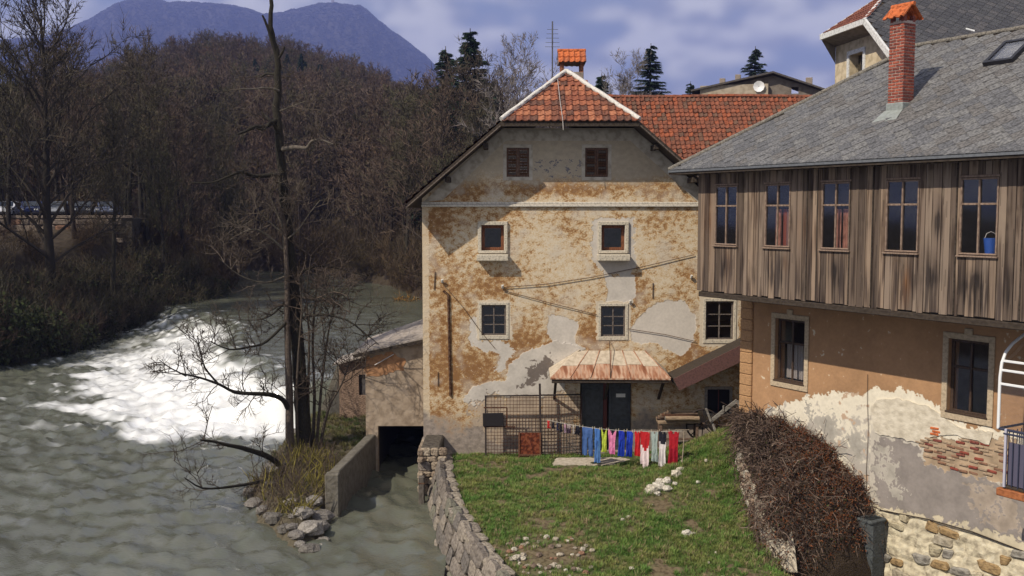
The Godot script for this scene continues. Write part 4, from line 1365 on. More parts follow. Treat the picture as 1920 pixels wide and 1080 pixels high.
func paint_house_wall() -> Array:
	var w := 816
	var h := 504
	var im := Image.create(w, h, false, Image.FORMAT_RGB8)
	var hh := Image.create(w, h, false, Image.FORMAT_RGB8)
	var r := WALL_UV
	for j in h:
		var y := r.end.y - (j + 0.5) / h * r.size.y
		for i in w:
			var x := r.position.x + (i + 0.5) / w * r.size.x
			var n1 := nz.get_noise_2d(x * 10.0 + 300.0, y * 10.0)
			var n2 := nz.get_noise_2d(x * 45.0 + 61.0, y * 45.0)
			var n3 := nz.get_noise_2d(x * 160.0, y * 160.0 + 17.0)
			var c := Color(0.365, 0.212, 0.112) * (1.0 + 0.16 * n1 + 0.12 * n2 + 0.08 * n3)
			if n2 + 0.6 * n3 > 0.78: c = Color(0.58, 0.50, 0.38)
			var top := table([[0.4, 3.05], [0.9, 3.5], [1.7, 3.9], [2.1, 4.15], [2.9, 4.4], [3.8, 4.72], [4.5, 4.6], [4.75, 4.9], [5.55, 4.95], [6.5, 4.85], [6.9, 4.6], [7.4, 4.42], [9.0, 4.42], [13.0, 4.5]], x)
			var d := top - y + 0.16 * n2 + 0.09 * n3 + 0.12 * n1
			if d > 0.0:
				# lime coat under the lost paint, then grey cement showing through
				var lime := Color(0.70, 0.64, 0.52) * (1.0 + 0.12 * n2 + 0.08 * n3)
				var cem := Color(0.335, 0.305, 0.275) * (1.0 + 0.14 * n2 + 0.1 * n1)
				var t := ss(0.12, 0.42, d * 0.16 + n1 * 0.35 + n2 * 0.55 + n3 * 0.2) * 0.85
				if x > 4.8: t = ss(0.95, 1.15, d + n2 * 0.2) * 0.6
				c = lime.lerp(cem, t)
				if x > 3.7 and x < 4.75 and n2 - 0.4 * n1 + 0.5 * n3 > 0.42: c = Color(0.47, 0.34, 0.24)
			im.set_pixel(i, j, c.linear_to_srgb())
			hh.set_pixel(i, j, Color((0.7 if d <= 0.0 else 0.5) + 0.08 * n3 + 0.08 * n2, 0, 0))
	patches(im, hh, r, [
		{"p": [V(6.2, 3.75), V(6.6, 4.1), V(7.0, 3.95), V(8.0, 4.2), V(9.0, 4.2), V(9.2, 2.9), V(8.4, 3.15), V(7.4, 3.05), V(6.5, 3.2)], "c": Color(0.37, 0.275, 0.185), "h": 0.12, "vary": 0.5, "fray": 0.2},
		{"p": [V(4.91, 3.54), V(5.59, 3.60), V(6.23, 3.59), V(6.33, 3.27), V(6.87, 3.11), V(7.75, 3.2), V(8.45, 3.1), V(9.3, 2.9), V(9.8, 1.7), V(8.08, 1.9), V(6.76, 1.8), V(5.2, 1.6), V(4.9, 2.44)], "c": Color(0.255, 0.225, 0.205), "h": 0.42, "vary": 0.22, "fray": 0.18},
		{"p": [V(5.0, 3.5), V(5.6, 3.2), V(5.5, 2.6), V(6.0, 2.3), V(5.6, 2.0), V(5.0, 2.4)], "c": Color(0.42, 0.385, 0.33), "h": 0.5, "vary": 0.4, "fray": 0.3, "holes": 0.25},
		{"p": [V(7.6, 3.0), V(8.8, 2.9), V(9.4, 2.0), V(8.2, 2.1), V(7.9, 2.5)], "c": Color(0.35, 0.29, 0.235), "h": 0.3, "vary": 0.45, "fray": 0.35, "holes": 0.15},
		{"p": [V(4.9, 1.65), V(6.7, 1.85), V(8.1, 1.95), V(13.0, 1.75), V(13.0, -1.0), V(4.6, -1.0)], "c": Color(0.52, 0.455, 0.33), "h": 0.2, "vary": 0.35, "fray": 0.2},
		{"p": [V(2.0, 3.55), V(2.7, 4.0), V(3.5, 3.9), V(4.1, 3.75), V(4.6, 3.4), V(4.7, 2.5), V(3.6, 2.7), V(2.4, 3.0)], "c": Color(0.40, 0.37, 0.32), "h": 0.45, "vary": 0.35, "fray": 0.35, "holes": 0.42},
	])
	return [im, hh]

func paint_gallery() -> Image:
	var w := 780
	var h := 210
	var im := Image.create(w, h, false, Image.FORMAT_RGB8)
	var r := GAL_UV
	# rot and rain marks under and between the windows; one plank stained orange
	var dark := [[1.1, 7.95, 0.22, 0.45, 0.8], [3.05, 7.9, 0.34, 0.48, 0.95], [5.05, 7.95, 0.20, 0.40, 1.1], [7.75, 8.0, 0.28, 0.5, 0.8], [8.9, 7.8, 0.35, 0.5, 1.0], [7.0, 8.2, 0.15, 0.3, 0.5], [7.95, 9.3, 0.10, 0.36, 1.0], [2.02, 9.2, 0.06, 0.6, 0.6], [6.0, 9.2, 0.06, 0.5, 0.5], [4.1, 9.2, 0.1, 0.5, 0.4], [2.2, 7.7, 0.15, 0.4, 0.5], [9.7, 8.0, 0.15, 0.6, 0.5], [4.0, 7.6, 0.2, 0.3, 0.4], [6.1, 7.7, 0.2, 0.35, 0.4], [11.0, 8.0, 0.4, 0.5, 0.8]]
	var warm := [[7.18, 7.75, 0.10, 0.42, 1.1], [1.15, 7.95, 0.14, 0.35, 0.6], [4.0, 9.1, 0.25, 0.45, 0.45], [0.35, 9.2, 0.2, 0.9, 0.35], [3.35, 8.1, 0.1, 0.25, 0.5]]
	for j in h:
		var y := r.end.y - (j + 0.5) / h * r.size.y
		for i in w:
			var x := r.position.x + (i + 0.5) / w * r.size.x
			var g := nz.get_noise_2d(x * 210.0, y * 9.0)
			var g2 := nz.get_noise_2d(x * 70.0 + 40.0, y * 6.0 + 12.0)
			var n := nz.get_noise_2d(x * 30.0, y * 22.0)
			var c := Color(0.270, 0.205, 0.155).lerp(Color(0.105, 0.072, 0.052), ss(-0.2, 0.5, g * 0.8 + g2 * 0.7))
			c = c.lerp(Color(0.33, 0.255, 0.185), ss(0.1, 0.6, n + g * 0.3) * 0.45 * ss(8.3, 9.6, y))
			var p := Vector2(x + 0.04 * g2, y + 0.22 * g)
			c = c.lerp(Color(0.27, 0.115, 0.035), clampf(blob(p, warm) * (0.7 + 0.5 * g), 0.0, 0.85))
			c = c.lerp(Color(0.028, 0.021, 0.019), clampf(blob(p, dark) * (1.15 + 1.5 * g + 0.8 * n), 0.0, 0.93))
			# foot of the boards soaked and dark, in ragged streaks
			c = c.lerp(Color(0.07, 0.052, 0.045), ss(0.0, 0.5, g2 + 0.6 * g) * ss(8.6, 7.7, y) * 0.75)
			# splits and black weather lines along the grain
			if nz.get_noise_2d(x * 330.0 + 77.0, y * 5.0) > 0.52: c = c * 0.45
			im.set_pixel(i, j, c.linear_to_srgb())
	return im

func make_house() -> void:
	rng.seed = 1200
	var hs := thing("gallery_house", "house with dark timber gallery, slate roof and flaking ochre wall", "house", BORIGIN, BTURN)
	var pm := paint_house_wall()
	var plaster := mat("house_plaster", Color.WHITE, 0.93, {"tex": ImageTexture.create_from_image(pm[0]), "hgt": ImageTexture.create_from_image(pm[1]), "hs": 3.0})
	var L1 := Rect2(1.30, 4.55, 1.14, 1.86)
	var L2 := Rect2(7.05, 4.60, 1.08, 1.83)
	var zb := -1.8
	part(hs, "lower_wall", wall_mesh(PackedVector2Array([V(-0.1, -1.0), V(13, -1.0), V(13, 7.3), V(-0.1, 7.3)]), [L1, L2], Vector3(0, 0, zb), Vector3.RIGHT, Vector3.UP, 0.4, WALL_UV), plaster)
	var dull := mat("house_render", lin(0.30, 0.22, 0.14), 0.95, {"tex": T.blotch, "tri": T3(0.2), "hgt": T.height, "hs": 1.5})
	var ew := MB.new()
	ew.quad(Vector3(-0.1, -1, -8.4), Vector3(-0.1, -1, zb), Vector3(-0.1, 10.7, zb), Vector3(-0.1, 10.7, -8.4))
	ew.quad(Vector3(13, -1, -8.4), Vector3(-0.1, -1, -8.4), Vector3(-0.1, 10.7, -8.4), Vector3(13, 10.7, -8.4))
	ew.quad(Vector3(13, -1, zb), Vector3(13, -1, -8.4), Vector3(13, 10.7, -8.4), Vector3(13, 10.7, zb))
	ew.tri(Vector3(13, 10.7, 0.3), Vector3(13, 10.7, -8.4), Vector3(13, 13.95, -4.2))
	ew.quad(Vector3(13, 10.7, zb), Vector3(13, 10.7, 0.3), Vector3(13, 10.45, 0.0), Vector3(13, 10.45, zb))
	part(hs, "end_wall", ew.mesh(), dull)
	var inn := MB.new()
	inn.quad(Vector3(-0.1, 7.2, zb), Vector3(13, 7.2, zb), Vector3(13, 10.9, zb), Vector3(-0.1, 10.9, zb))
	part(hs, "gallery_back_wall", inn.mesh(), mat("gallery_inside", lin(0.10, 0.085, 0.07), 0.95, {"tex": T.blotch, "tri": T3(0.3)}))
	part(hs, "upper_floor", boxm(Vector3(13.0, 0.12, 8.3)), mats["dark_boards"], Vector3(6.5, 7.18, -4.2))
	# corner stones
	var qm := mat("quoin_paint", lin(0.43, 0.25, 0.125), 0.9, {"tex": T.grain, "tri": T3(0.8), "hgt": T.height, "hs": 0.8})
	var y := 2.9
	while y < 7.1:
		part(hs, "quoin", boxm(Vector3(0.50, 0.325, 0.08), 0.02), qm, Vector3(0.14, y + 0.165, zb + 0.03))
		y += 0.336
	house_windows(hs, L1, L2, zb)
	house_gallery(hs)
	house_roof(hs)
	house_wall_wear(hs, zb)
	house_porch(hs, zb)

func house_windows(hs: Node3D, L1: Rect2, L2: Rect2, zb: float) -> void:
	var cream := mat("window_cream", lin(0.50, 0.40, 0.28), 0.9, {"tex": T.grain, "tri": T3(0.7), "hgt": T.height, "hs": 0.6})
	var dk := mat("dark_sash", lin(0.075, 0.048, 0.034), 0.6, {"tex": T.streak, "tri": Vector3(3, 0.8, 3)})
	for r in [L1, L2]:
		surround(hs, r, zb, 0.15, 0.045, cream, 0.16)
		part(hs, "keystone", boxm(Vector3(0.22, 0.16, 0.06), 0.015), cream, Vector3(r.get_center().x, r.end.y + 0.21, zb + 0.03))
		casement(hs, "window", r, zb - 0.13, 2, 2, dk, 0.04, 0.08, true, [0.62])
		part(hs, "window_sill", boxm(Vector3(r.size.x + 0.06, 0.05, 0.16), 0.01), dk, Vector3(r.get_center().x, r.position.y + 0.02, zb - 0.02))
	# pale curtain strips in the first window
	for k in 5:
		var mb := MB.new()
		for q in 4:
			var a := Vector3(0.05 * q, 0, 0.025 * sin(q * 2.3))
			var b := Vector3(0.05 * (q + 1), 0, 0.025 * sin((q + 1) * 2.3))
			mb.quad(a, b, b + Vector3(0, 1.0, 0), a + Vector3(0, 1.0, 0))
		part(hs, "curtain", mb.mesh(), mat("old_net_curtain", lin(0.30, 0.27, 0.26), 0.9), Vector3(1.36 + k * 0.215, 4.62, zb - 0.42))

func house_gallery(hs: Node3D) -> void:
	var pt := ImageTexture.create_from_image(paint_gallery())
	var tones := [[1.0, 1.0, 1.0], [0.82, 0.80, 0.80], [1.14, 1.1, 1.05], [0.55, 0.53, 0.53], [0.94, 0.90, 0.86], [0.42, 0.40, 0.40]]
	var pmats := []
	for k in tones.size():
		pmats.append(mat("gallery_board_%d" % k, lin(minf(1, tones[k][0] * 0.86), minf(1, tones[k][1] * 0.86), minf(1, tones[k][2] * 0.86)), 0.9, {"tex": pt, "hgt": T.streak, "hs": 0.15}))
	var wins := []
	for k in 6:
		wins.append(Rect2(0.63 + 1.97 * k, 8.57, 0.91, 1.68))
	var gal := Node3D.new()
	gal.name = "gallery"
	hs.add_child(gal)
	var x := 0.0
	while x < 12.6:
		var wd := rng.randf_range(0.15, 0.235)
		# boards stop at the window edges
		for wn in wins:
			for e in [wn.position.x, wn.end.x]:
				if x < e - 0.02 and x + wd > e - 0.06: wd = e - x
		if wd < 0.05: wd = 0.05
		var mid := x + wd * 0.5
		var cut: Rect2 = Rect2()
		for wn in wins:
			if mid > wn.position.x and mid < wn.end.x: cut = wn
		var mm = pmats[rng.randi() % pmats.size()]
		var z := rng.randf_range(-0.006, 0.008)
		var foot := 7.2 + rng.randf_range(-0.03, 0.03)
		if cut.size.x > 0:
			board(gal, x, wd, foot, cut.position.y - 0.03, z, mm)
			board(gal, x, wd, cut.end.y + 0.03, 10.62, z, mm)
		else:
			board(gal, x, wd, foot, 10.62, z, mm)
			if rng.randf() < 0.45:
				part(gal, "batten", boxm(Vector3(0.035, 3.36, 0.02)), mats["roof_timber"] if rng.randf() < 0.5 else pmats[3], Vector3(x, 8.9, 0.035))
		x += wd + 0.006
	var back := MB.new()
	for k in 7:
		var a: float = 0.0 if k == 0 else wins[k - 1].end.x
		var b: float = 12.6 if k == 6 else wins[k].position.x
		back.quad(Vector3(a, 7.2, -0.03), Vector3(b, 7.2, -0.03), Vector3(b, 10.6, -0.03), Vector3(a, 10.6, -0.03))
	for k in 6:
		back.quad(Vector3(wins[k].position.x, 7.2, -0.03), Vector3(wins[k].end.x, 7.2, -0.03), Vector3(wins[k].end.x, 8.56, -0.03), Vector3(wins[k].position.x, 8.56, -0.03))
		back.quad(Vector3(wins[k].position.x, 10.26, -0.03), Vector3(wins[k].end.x, 10.26, -0.03), Vector3(wins[k].end.x, 10.6, -0.03), Vector3(wins[k].position.x, 10.6, -0.03))
	back.quad(Vector3(0.01, 7.2, -1.8), Vector3(0.01, 7.2, -0.03), Vector3(0.01, 10.9, -0.03), Vector3(0.01, 10.9, -1.8))
	back.quad(Vector3(12.6, 7.2, -0.03), Vector3(12.6, 7.2, -1.8), Vector3(12.6, 10.9, -1.8), Vector3(12.6, 10.9, -0.03))
	part(gal, "inner_boarding", back.mesh(), mats["roof_timber"])
	var sash := mat("weathered_sash", lin(0.27, 0.195, 0.15), 0.8, {"tex": T.streak, "tri": Vector3(3, 0.8, 3)})
	for k in 6:
		casement(hs, "window", wins[k], 0.012, 2, 2, sash, 0.03, 0.04, true, [0.66])
		part(hs, "window_sill", boxm(Vector3(0.99, 0.04, 0.09), 0.008), sash, Vector3(wins[k].get_center().x, 8.535, 0.05))
		part(hs, "window_head", boxm(Vector3(0.97, 0.05, 0.05), 0.008), sash, Vector3(wins[k].get_center().x, 10.285, 0.035))
	# corner post, foot beam, joist ends
	part(gal, "corner_post", boxm(Vector3(0.13, 3.5, 0.13), 0.015), pmats[3], Vector3(-0.04, 8.95, -0.03))
	part(gal, "foot_beam", boxm(Vector3(12.7, 0.15, 0.16), 0.015), mats["roof_timber"], Vector3(6.3, 7.10, -0.06))
	var sof := MB.new()
	sof.quad(Vector3(0, 7.06, -1.8), Vector3(12.6, 7.06, -1.8), Vector3(12.6, 7.06, 0.0), Vector3(0, 7.06, 0.0))
	part(gal, "soffit", sof.mesh(), mats["roof_timber"])
	# curtains of the second and third windows
	var cm := mat("faded_pink_curtain", lin(0.36, 0.17, 0.13), 0.9, {"tex": T.streak, "tri": Vector3(2.5, 0.4, 2.5)})
	var cd := mat("dusky_curtain", lin(0.20, 0.115, 0.115), 0.9)
	for e in [[2.84, 0.22, cm], [3.12, 0.12, mat("red_curtain", lin(0.24, 0.07, 0.055), 0.9)], [3.24, 0.26, cd], [4.86, 0.22, cm], [5.13, 0.16, cm], [5.29, 0.2, cd]]:
		var mb := MB.new()
		var n := 8
		for q in n:
			var a := Vector3(e[1] * q / n, 0, 0.022 * sin(q * 1.9))
			var b := Vector3(e[1] * (q + 1) / n, 0, 0.022 * sin((q + 1) * 1.9))
			mb.quad(a, b, b + Vector3(0, 1.0, 0), a + Vector3(0, 1.0, 0))
		part(gal, "curtain", mb.mesh(), e[2], Vector3(e[0], 8.58, -0.14))
	# what stands on the sill of the fifth window
	var gt := hs.transform
	var bk := thing("blue_bucket", "small blue bucket behind the lowest pane of the rightmost full gallery window", "bucket", gt * Vector3(9.12, 8.60, -0.2))
	var mb2 := MB.new()
	mb2.tube(PackedVector3Array([Vector3.ZERO, Vector3(0, 0.34, 0)]), PackedFloat32Array([0.11, 0.15]), 14)
	part(bk, "body", mb2.mesh(), mat("blue_plastic", lin(0.02, 0.075, 0.32), 0.4))
	part(bk, "handle", rod([Vector3(-0.14, 0.32, 0), Vector3(-0.09, 0.44, 0), Vector3(0, 0.48, 0), Vector3(0.09, 0.44, 0), Vector3(0.14, 0.32, 0)], 0.008, 5), mats["pale_wire"])

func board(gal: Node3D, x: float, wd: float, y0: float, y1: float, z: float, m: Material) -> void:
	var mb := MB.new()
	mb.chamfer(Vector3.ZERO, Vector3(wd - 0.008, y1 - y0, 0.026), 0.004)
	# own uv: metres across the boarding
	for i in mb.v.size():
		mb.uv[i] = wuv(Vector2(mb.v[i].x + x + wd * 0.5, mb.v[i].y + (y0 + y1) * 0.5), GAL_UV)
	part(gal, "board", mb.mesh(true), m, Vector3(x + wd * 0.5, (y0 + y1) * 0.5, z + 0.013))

func house_roof(hs: Node3D) -> void:
	var roof := Node3D.new()
	roof.name = "roof"
	hs.add_child(roof)
	var e0 := Vector3(-0.76, 10.72, 0.6)
	var e1 := Vector3(13.6, 10.72, 0.6)
	var r1 := Vector3(13.6, 14.08, -4.2)
	var r0 := Vector3(4.04, 14.08, -4.2)
	var b0 := Vector3(-0.76, 10.72, -9.0)
	var b1 := Vector3(13.6, 10.72, -9.0)
	mat("grey_zinc_dark", lin(0.13, 0.13, 0.135), 0.8, {"tex": T.slate, "tri": T3(0.85)})
	var wood: Material = mats["roof_timber"]
	var mb := MB.new()
	var dn := Vector3(0, -0.12, 0)
	for s in [Vector3.ZERO, dn]:
		mb.quad(e0 + s, e1 + s, r1 + s, r0 + s)
		mb.tri(b0 + s, e0 + s, r0 + s)
		mb.quad(b1 + s, b0 + s, r0 + s, r1 + s)
	for q in [[e0, e1], [b0, e0], [b1, b0]]:
		mb.quad(q[0] + dn, q[1] + dn, q[1], q[0])
	part(roof, "boarding", mb.mesh(), wood)
	part(roof, "starter_course", beam(e0 + Vector3(0, 0.075, -0.055), e1 + Vector3(0, 0.075, -0.055), 0.012, 0.17, Vector3(0, 1, 0.7)), mats["grey_zinc_dark"])
	part(roof, "gutter_edge", beam(e0 + Vector3(0, -0.02, 0.02), e1 + Vector3(0, -0.02, 0.02), 0.06, 0.03), mat("grey_zinc", lin(0.20, 0.21, 0.22), 0.5, {"metal": 0.5, "tex": T.grain, "tri": T3(0.8)}))
	var _x := 0
	var tones := [[0.155, 0.155, 0.162], [0.175, 0.173, 0.176], [0.135, 0.135, 0.142], [0.19, 0.187, 0.185], [0.155, 0.147, 0.142]]
	var ms := []
	for k in tones.size():
		ms.append(mat("slate_%d" % k, lin(tones[k][0], tones[k][1], tones[k][2]), 0.85, {"tex": T.slate, "tri": T3(0.62), "off": T3(k * 0.23), "hgt": T.height, "hs": 0.8}))
	var vs := []
	for k in 5: vs.append(diamond_slate(0.345, rng))
	var uy := Vector3(0, 0.7, -1).normalized()
	var ux := Vector3.RIGHT
	var un := ux.cross(uy)
	var d := 0.228
	var places := []
	var row := 0
	var t := 0.20
	var ln := (r0 - Vector3(r0.x, e0.y, e0.z)).length()
	while t < ln - 0.05:
		var xl := lerpf(e0.x, r0.x, t / ln)
		var x := -0.6 + (d if row % 2 else 0.0)
		while x < 13.5:
			if x > xl + 0.02:
				var o := Vector3(0, e0.y, e0.z) + Vector3(x, 0, 0) + uy * t + un * 0.006
				places.append(Transform3D(Basis(ux, uy, un) * Basis(Vector3(0, 0, 1), rng.randf_range(-0.04, 0.04)) * Basis(Vector3.RIGHT, rng.randf_range(-0.02, 0.03)) * Basis(Vector3.UP, rng.randf_range(-0.02, 0.02)), o))
			x += d * 2
		t += d
		row += 1
	cover(roof, "slate", "slate_rest", places, vs, ms, Vector3(3.5, 9.5, -4.0), 300)
	# hip and ridge capping
	var cap := mat("ridge_capping", lin(0.22, 0.20, 0.17), 0.9, {"tex": T.slate, "tri": T3(1.0)})
	for q in [[e0, r0], [r0, r1], [b0, r0]]:
		var n := 18
		for k in n:
			var a: Vector3 = q[0].lerp(q[1], float(k) / n)
			var b: Vector3 = q[0].lerp(q[1], (k + 0.97) / n)
			var tb := MB.new()
			tb.tube(PackedVector3Array([a + Vector3(0, 0.03, 0), b + Vector3(0, 0.045, 0)]), PackedFloat32Array([0.075, 0.065]), 6)
			part(roof, "ridge_cap", tb.mesh(), cap)
	# hip face towards the mill: joined courses
	var hc := MB.new()
	var hu := (r0 - (e0 + b0) * 0.5).normalized()
	for k in 24:
		var f0 := k / 24.0
		var f1 := (k + 1.1) / 24.0
		hc.quad(b0.lerp(r0, f0) + Vector3(-0.01, 0.03, 0), e0.lerp(r0, f0) + Vector3(-0.01, 0.03, 0), e0.lerp(r0, minf(f1, 1.0)) + Vector3(0, 0.012, 0), b0.lerp(r0, minf(f1, 1.0)) + Vector3(0, 0.012, 0))
	part(roof, "hip_slate_courses", hc.mesh(), ms[1]).set_meta("kind", "stuff")
	# roof window
	var vx := Node3D.new()
	vx.name = "roof_window"
	hs.add_child(vx)
	var base := Vector3(7.52, 10.72 + 0.7 * 3.70, -3.10)
	vx.transform = Transform3D(Basis(ux, uy, un), base + un * 0.07)
	var fr := MB.new()
	fr.box(Vector3(-0.34, 0, 0), Vector3(0.09, 1.05, 0.15)); fr.box(Vector3(0.34, 0, 0), Vector3(0.09, 1.05, 0.15))
	fr.box(Vector3(0, -0.48, 0), Vector3(0.59, 0.09, 0.15)); fr.box(Vector3(0, 0.48, 0), Vector3(0.59, 0.09, 0.15))
	part(vx, "frame", fr.mesh(), mat("black_frame", lin(0.02, 0.02, 0.025), 0.5))
	part(vx, "pane", boxm(Vector3(0.59, 0.87, 0.012)), pane_mat(), Vector3(0, 0, 0.05))
	part(vx, "lining", boxm(Vector3(0.6, 0.9, 0.01)), mats["gallery_inside"], Vector3(0, 0, -0.05))
	house_chimney(hs)

func house_chimney(hs: Node3D) -> void:
	var ch := Node3D.new()
	ch.name = "chimney"
	hs.add_child(ch)
	ch.position = Vector3(5.73, 11.8, -1.42)
	part(ch, "mortar_core", boxm(Vector3(0.416, 2.42, 0.416)), mat("pale_mortar", lin(0.50, 0.40, 0.34), 0.95, {"tex": T.grain, "tri": T3(1.5)}), Vector3(0, 1.21, 0))
	var bm := []
	for c in [[0.33, 0.085, 0.055], [0.27, 0.070, 0.05], [0.38, 0.11, 0.07], [0.22, 0.07, 0.055]]:
		bm.append(mat("brick_%.2f" % c[0], lin(c[0], c[1], c[2]), 0.9, {"tex": T.terracotta, "tri": T3(2.0), "hgt": T.height, "hs": 0.4}))
	var full := boxm(Vector3(0.198, 0.057, 0.03), 0.005)
	var half := boxm(Vector3(0.092, 0.057, 0.03), 0.005)
	for c in 26:
		var y := 0.42 + c * 0.076
		for s in 4:
			var bs := Basis(Vector3.UP, s * PI / 2)
			var xs := [[-0.108, full], [0.108, full]] if (c + s) % 2 == 0 else [[-0.162, half], [0.0, full], [0.162, half]]
			for e in xs:
				part(ch, "brick", e[1], bm[rng.randi() % 4], bs * Vector3(e[0], 0, 0.208 + rng.randf_range(-0.003, 0.003)) + Vector3(0, y, 0), bs)
	var zinc := mat("pale_zinc", lin(0.34, 0.37, 0.35), 0.5, {"metal": 0.3, "tex": T.blotch, "tri": T3(1.0)})
	var fl := MB.new()
	fl.chamfer(Vector3(0, 0.20, 0.0), Vector3(0.50, 0.44, 0.50), 0.02)
	part(ch, "flashing", fl.mesh(), zinc)
	var ap := MB.new()
	ap.quad(Vector3(-0.36, -0.06, 0.62), Vector3(0.34, -0.06, 0.62), Vector3(0.26, 0.24, 0.24), Vector3(-0.27, 0.24, 0.24))
	part(ch, "flashing_apron", ap.mesh(), zinc)
	for s in [[-1, -1], [-1, 1], [1, -1], [1, 1]]:
		part(ch, "cap_leg", boxm(Vector3(0.1, 0.16, 0.1), 0.008), bm[3], Vector3(s[0] * 0.16, 2.47, s[1] * 0.16))
	var orange := mat("terracotta_orange", Color.WHITE)
	var vs := clay_tile(0.2, 0.44, rng).mesh()
	for s in [1, -1]:
		var uy := Vector3(0, 0.62, -0.55 * s).normalized()
		var ux := Vector3(s, 0, 0)
		var un := ux.cross(uy)
		for k in 3:
			part(ch, "cap_tile", vs, orange, Vector3(-0.30 * s, 2.45, 0.35 * s) + ux * (k * 0.2), Basis(ux, uy, un))
	var rt := MB.new()
	rt.tube(PackedVector3Array([Vector3(-0.33, 2.82, 0), Vector3(0.33, 2.82, 0)]), PackedFloat32Array([0.06, 0.055]), 8)
	part(ch, "cap_ridge", rt.mesh(), orange)

# bare brick, plaster skins, rubble footing, cable
func house_wall_wear(hs: Node3D, zb: float) -> void:
	var lime := mat("lime_skin", lin(0.68, 0.62, 0.51), 0.93, {"tex": T.blotch, "tri": T3(0.45), "hgt": T.height, "hs": 1.2})
	part(hs, "plaster_skin", slab(frayed([V(4.80, 4.36), V(5.05, 4.60), V(5.72, 4.70), V(6.55, 4.66), V(6.95, 4.44), V(7.45, 4.28), V(8.3, 4.32), V(8.2, 4.02), V(7.3, 4.06), V(6.7, 3.92), V(6.23, 3.66), V(5.5, 3.68), V(4.93, 3.66)], 0.06), Vector3(0, 0, zb + 0.002), Vector3.RIGHT, Vector3.UP, 0.028), lime)
	var bm := []
	for k in ["brick_0.33", "brick_0.27", "brick_0.38", "brick_0.22"]: bm.append(mats[k])
	bm.append(mat("brick_dull", lin(0.26, 0.15, 0.10), 0.95, {"tex": T.terracotta, "tri": T3(1.4), "hgt": T.height, "hs": 0.8}))
	bm.append(mat("brick_limed", lin(0.40, 0.30, 0.21), 0.95, {"tex": T.blotch, "tri": T3(1.4)}))
	var area := PackedVector2Array([V(6.25, 3.72), V(6.7, 3.95), V(7.0, 3.9), V(7.9, 4.05), V(8.9, 4.1), V(9.0, 3.2), V(8.2, 3.3), V(7.6, 3.15), V(7.1, 3.25), V(6.5, 3.3)])
	var bmesh := []
	for k in 4:
		var mb := MB.new()
		mb.chamfer(Vector3.ZERO, Vector3(0.235, 0.062, 0.07), 0.012, Basis(), 0.10, rng)
		bmesh.append(mb.mesh())
	var y := 3.15
	var row := 0
	while y < 4.1:
		var x := 6.2 + (0.12 if row % 2 else 0.0)
		while x < 9.0:
			if Geometry2D.is_point_in_polygon(Vector2(x, y), area) and rng.randf() < 0.72:
				part(hs, "brick", bmesh[rng.randi() % 4], bm[[1, 3, 4, 4, 5, 5, 5, 5][rng.randi() % 8]], Vector3(x + rng.randf_range(-0.02, 0.02), y + rng.randf_range(-0.008, 0.008), zb - 0.012 + rng.randf_range(-0.012, 0.02)), Basis(Vector3(0, 0, 1), rng.randf_range(-0.05, 0.05)))
			x += 0.25
		y += 0.076
		row += 1
	for k in 3:
		part(hs, "brick", bmesh[k], mats["terracotta_orange"], Vector3(6.74 + 0.05 * (k % 2), 3.98 + k * 0.072, zb + 0.012), Basis(Vector3(0, 0, 1), 0.04))
	# rubble footing below the plaster
	var stones := []
	for k in 8:
		var mb := MB.new()
		mb.chamfer(Vector3.ZERO, Vector3(1, 1, 1), 0.14, Basis(), 0.30, rng)
		stones.append(mb.mesh())
	var sm := []
	for c in [[0.46, 0.41, 0.30], [0.38, 0.34, 0.27], [0.30, 0.285, 0.26], [0.52, 0.47, 0.36], [0.36, 0.25, 0.13]]:
		sm.append(mat("footing_stone_%.2f" % c[0], lin(c[0], c[1], c[2]), 0.95, {"tex": T.stone, "tri": T3(0.7), "hgt": T.height, "hs": 2.5}))
	var mortar := MB.new()
	for k in 60:
		for q in 22:
			var p := []
			for e in [[0, 0], [1, 0], [1, 1], [0, 1]]:
				var fx: float = 4.6 + (k + e[0]) * 0.14
				var fy: float = -1.0 + (q + e[1]) * 0.124
				p.append(Vector3(fx, fy, zb + 0.03 + (1.72 - fy) * 0.12 + 0.09 * nz.get_noise_2d(fx * 34.0, fy * 34.0) + 0.03 * nz.get_noise_2d(fx * 130.0, fy * 130.0)))
			mortar.quad(p[0], p[1], p[2], p[3])
	part(hs, "footing_mortar", mortar.mesh(), mat("footing_lime", lin(0.60, 0.545, 0.42), 0.95, {"tex": T.stone, "tri": T3(0.5), "hgt": T.height2, "hs": 4.0}))
	y = -0.9
	while y < 1.6:
		var hgt := rng.randf_range(0.16, 0.30)
		var x := 4.7 + rng.randf() * 0.3
		while x < 12.4:
			var wd := rng.randf_range(0.22, 0.6)
			if rng.randf() < 0.42:
				part(hs, "footing_stone", stones[rng.randi() % 8], sm[rng.randi() % 5], Vector3(x + wd * 0.5, y + hgt * 0.5, zb - 0.01 + (1.72 - y) * 0.12 + rng.randf_range(-0.03, 0.02)), Basis(Vector3(0, 0, 1), rng.randf_range(-0.12, 0.12)) * Basis.from_scale(Vector3(wd * 0.94, hgt * 0.95, 0.2)))
			x += wd + 0.03
		y += hgt + 0.03
	part(hs, "wall_cable", rod([Vector3(4.66, 5.2, zb + 0.03), Vector3(4.68, 4.5, zb + 0.04), Vector3(4.74, 3.7, zb + 0.04), Vector3(4.70, 2.6, zb + 0.03), Vector3(4.74, 2.0, zb + 0.03)], 0.007, 5), mats["wall_wire"])
	part(hs, "ledge_line", rod([Vector3(5.2, 1.66, zb + 0.07), Vector3(6.7, 1.80, zb + 0.07), Vector3(7.9, 1.82, zb + 0.07), Vector3(9.2, 1.72, zb + 0.07), Vector3(12.4, 1.65, zb + 0.07)], 0.018, 5), mats["roof_timber"])  # dark rod standing in for a thin dark crack

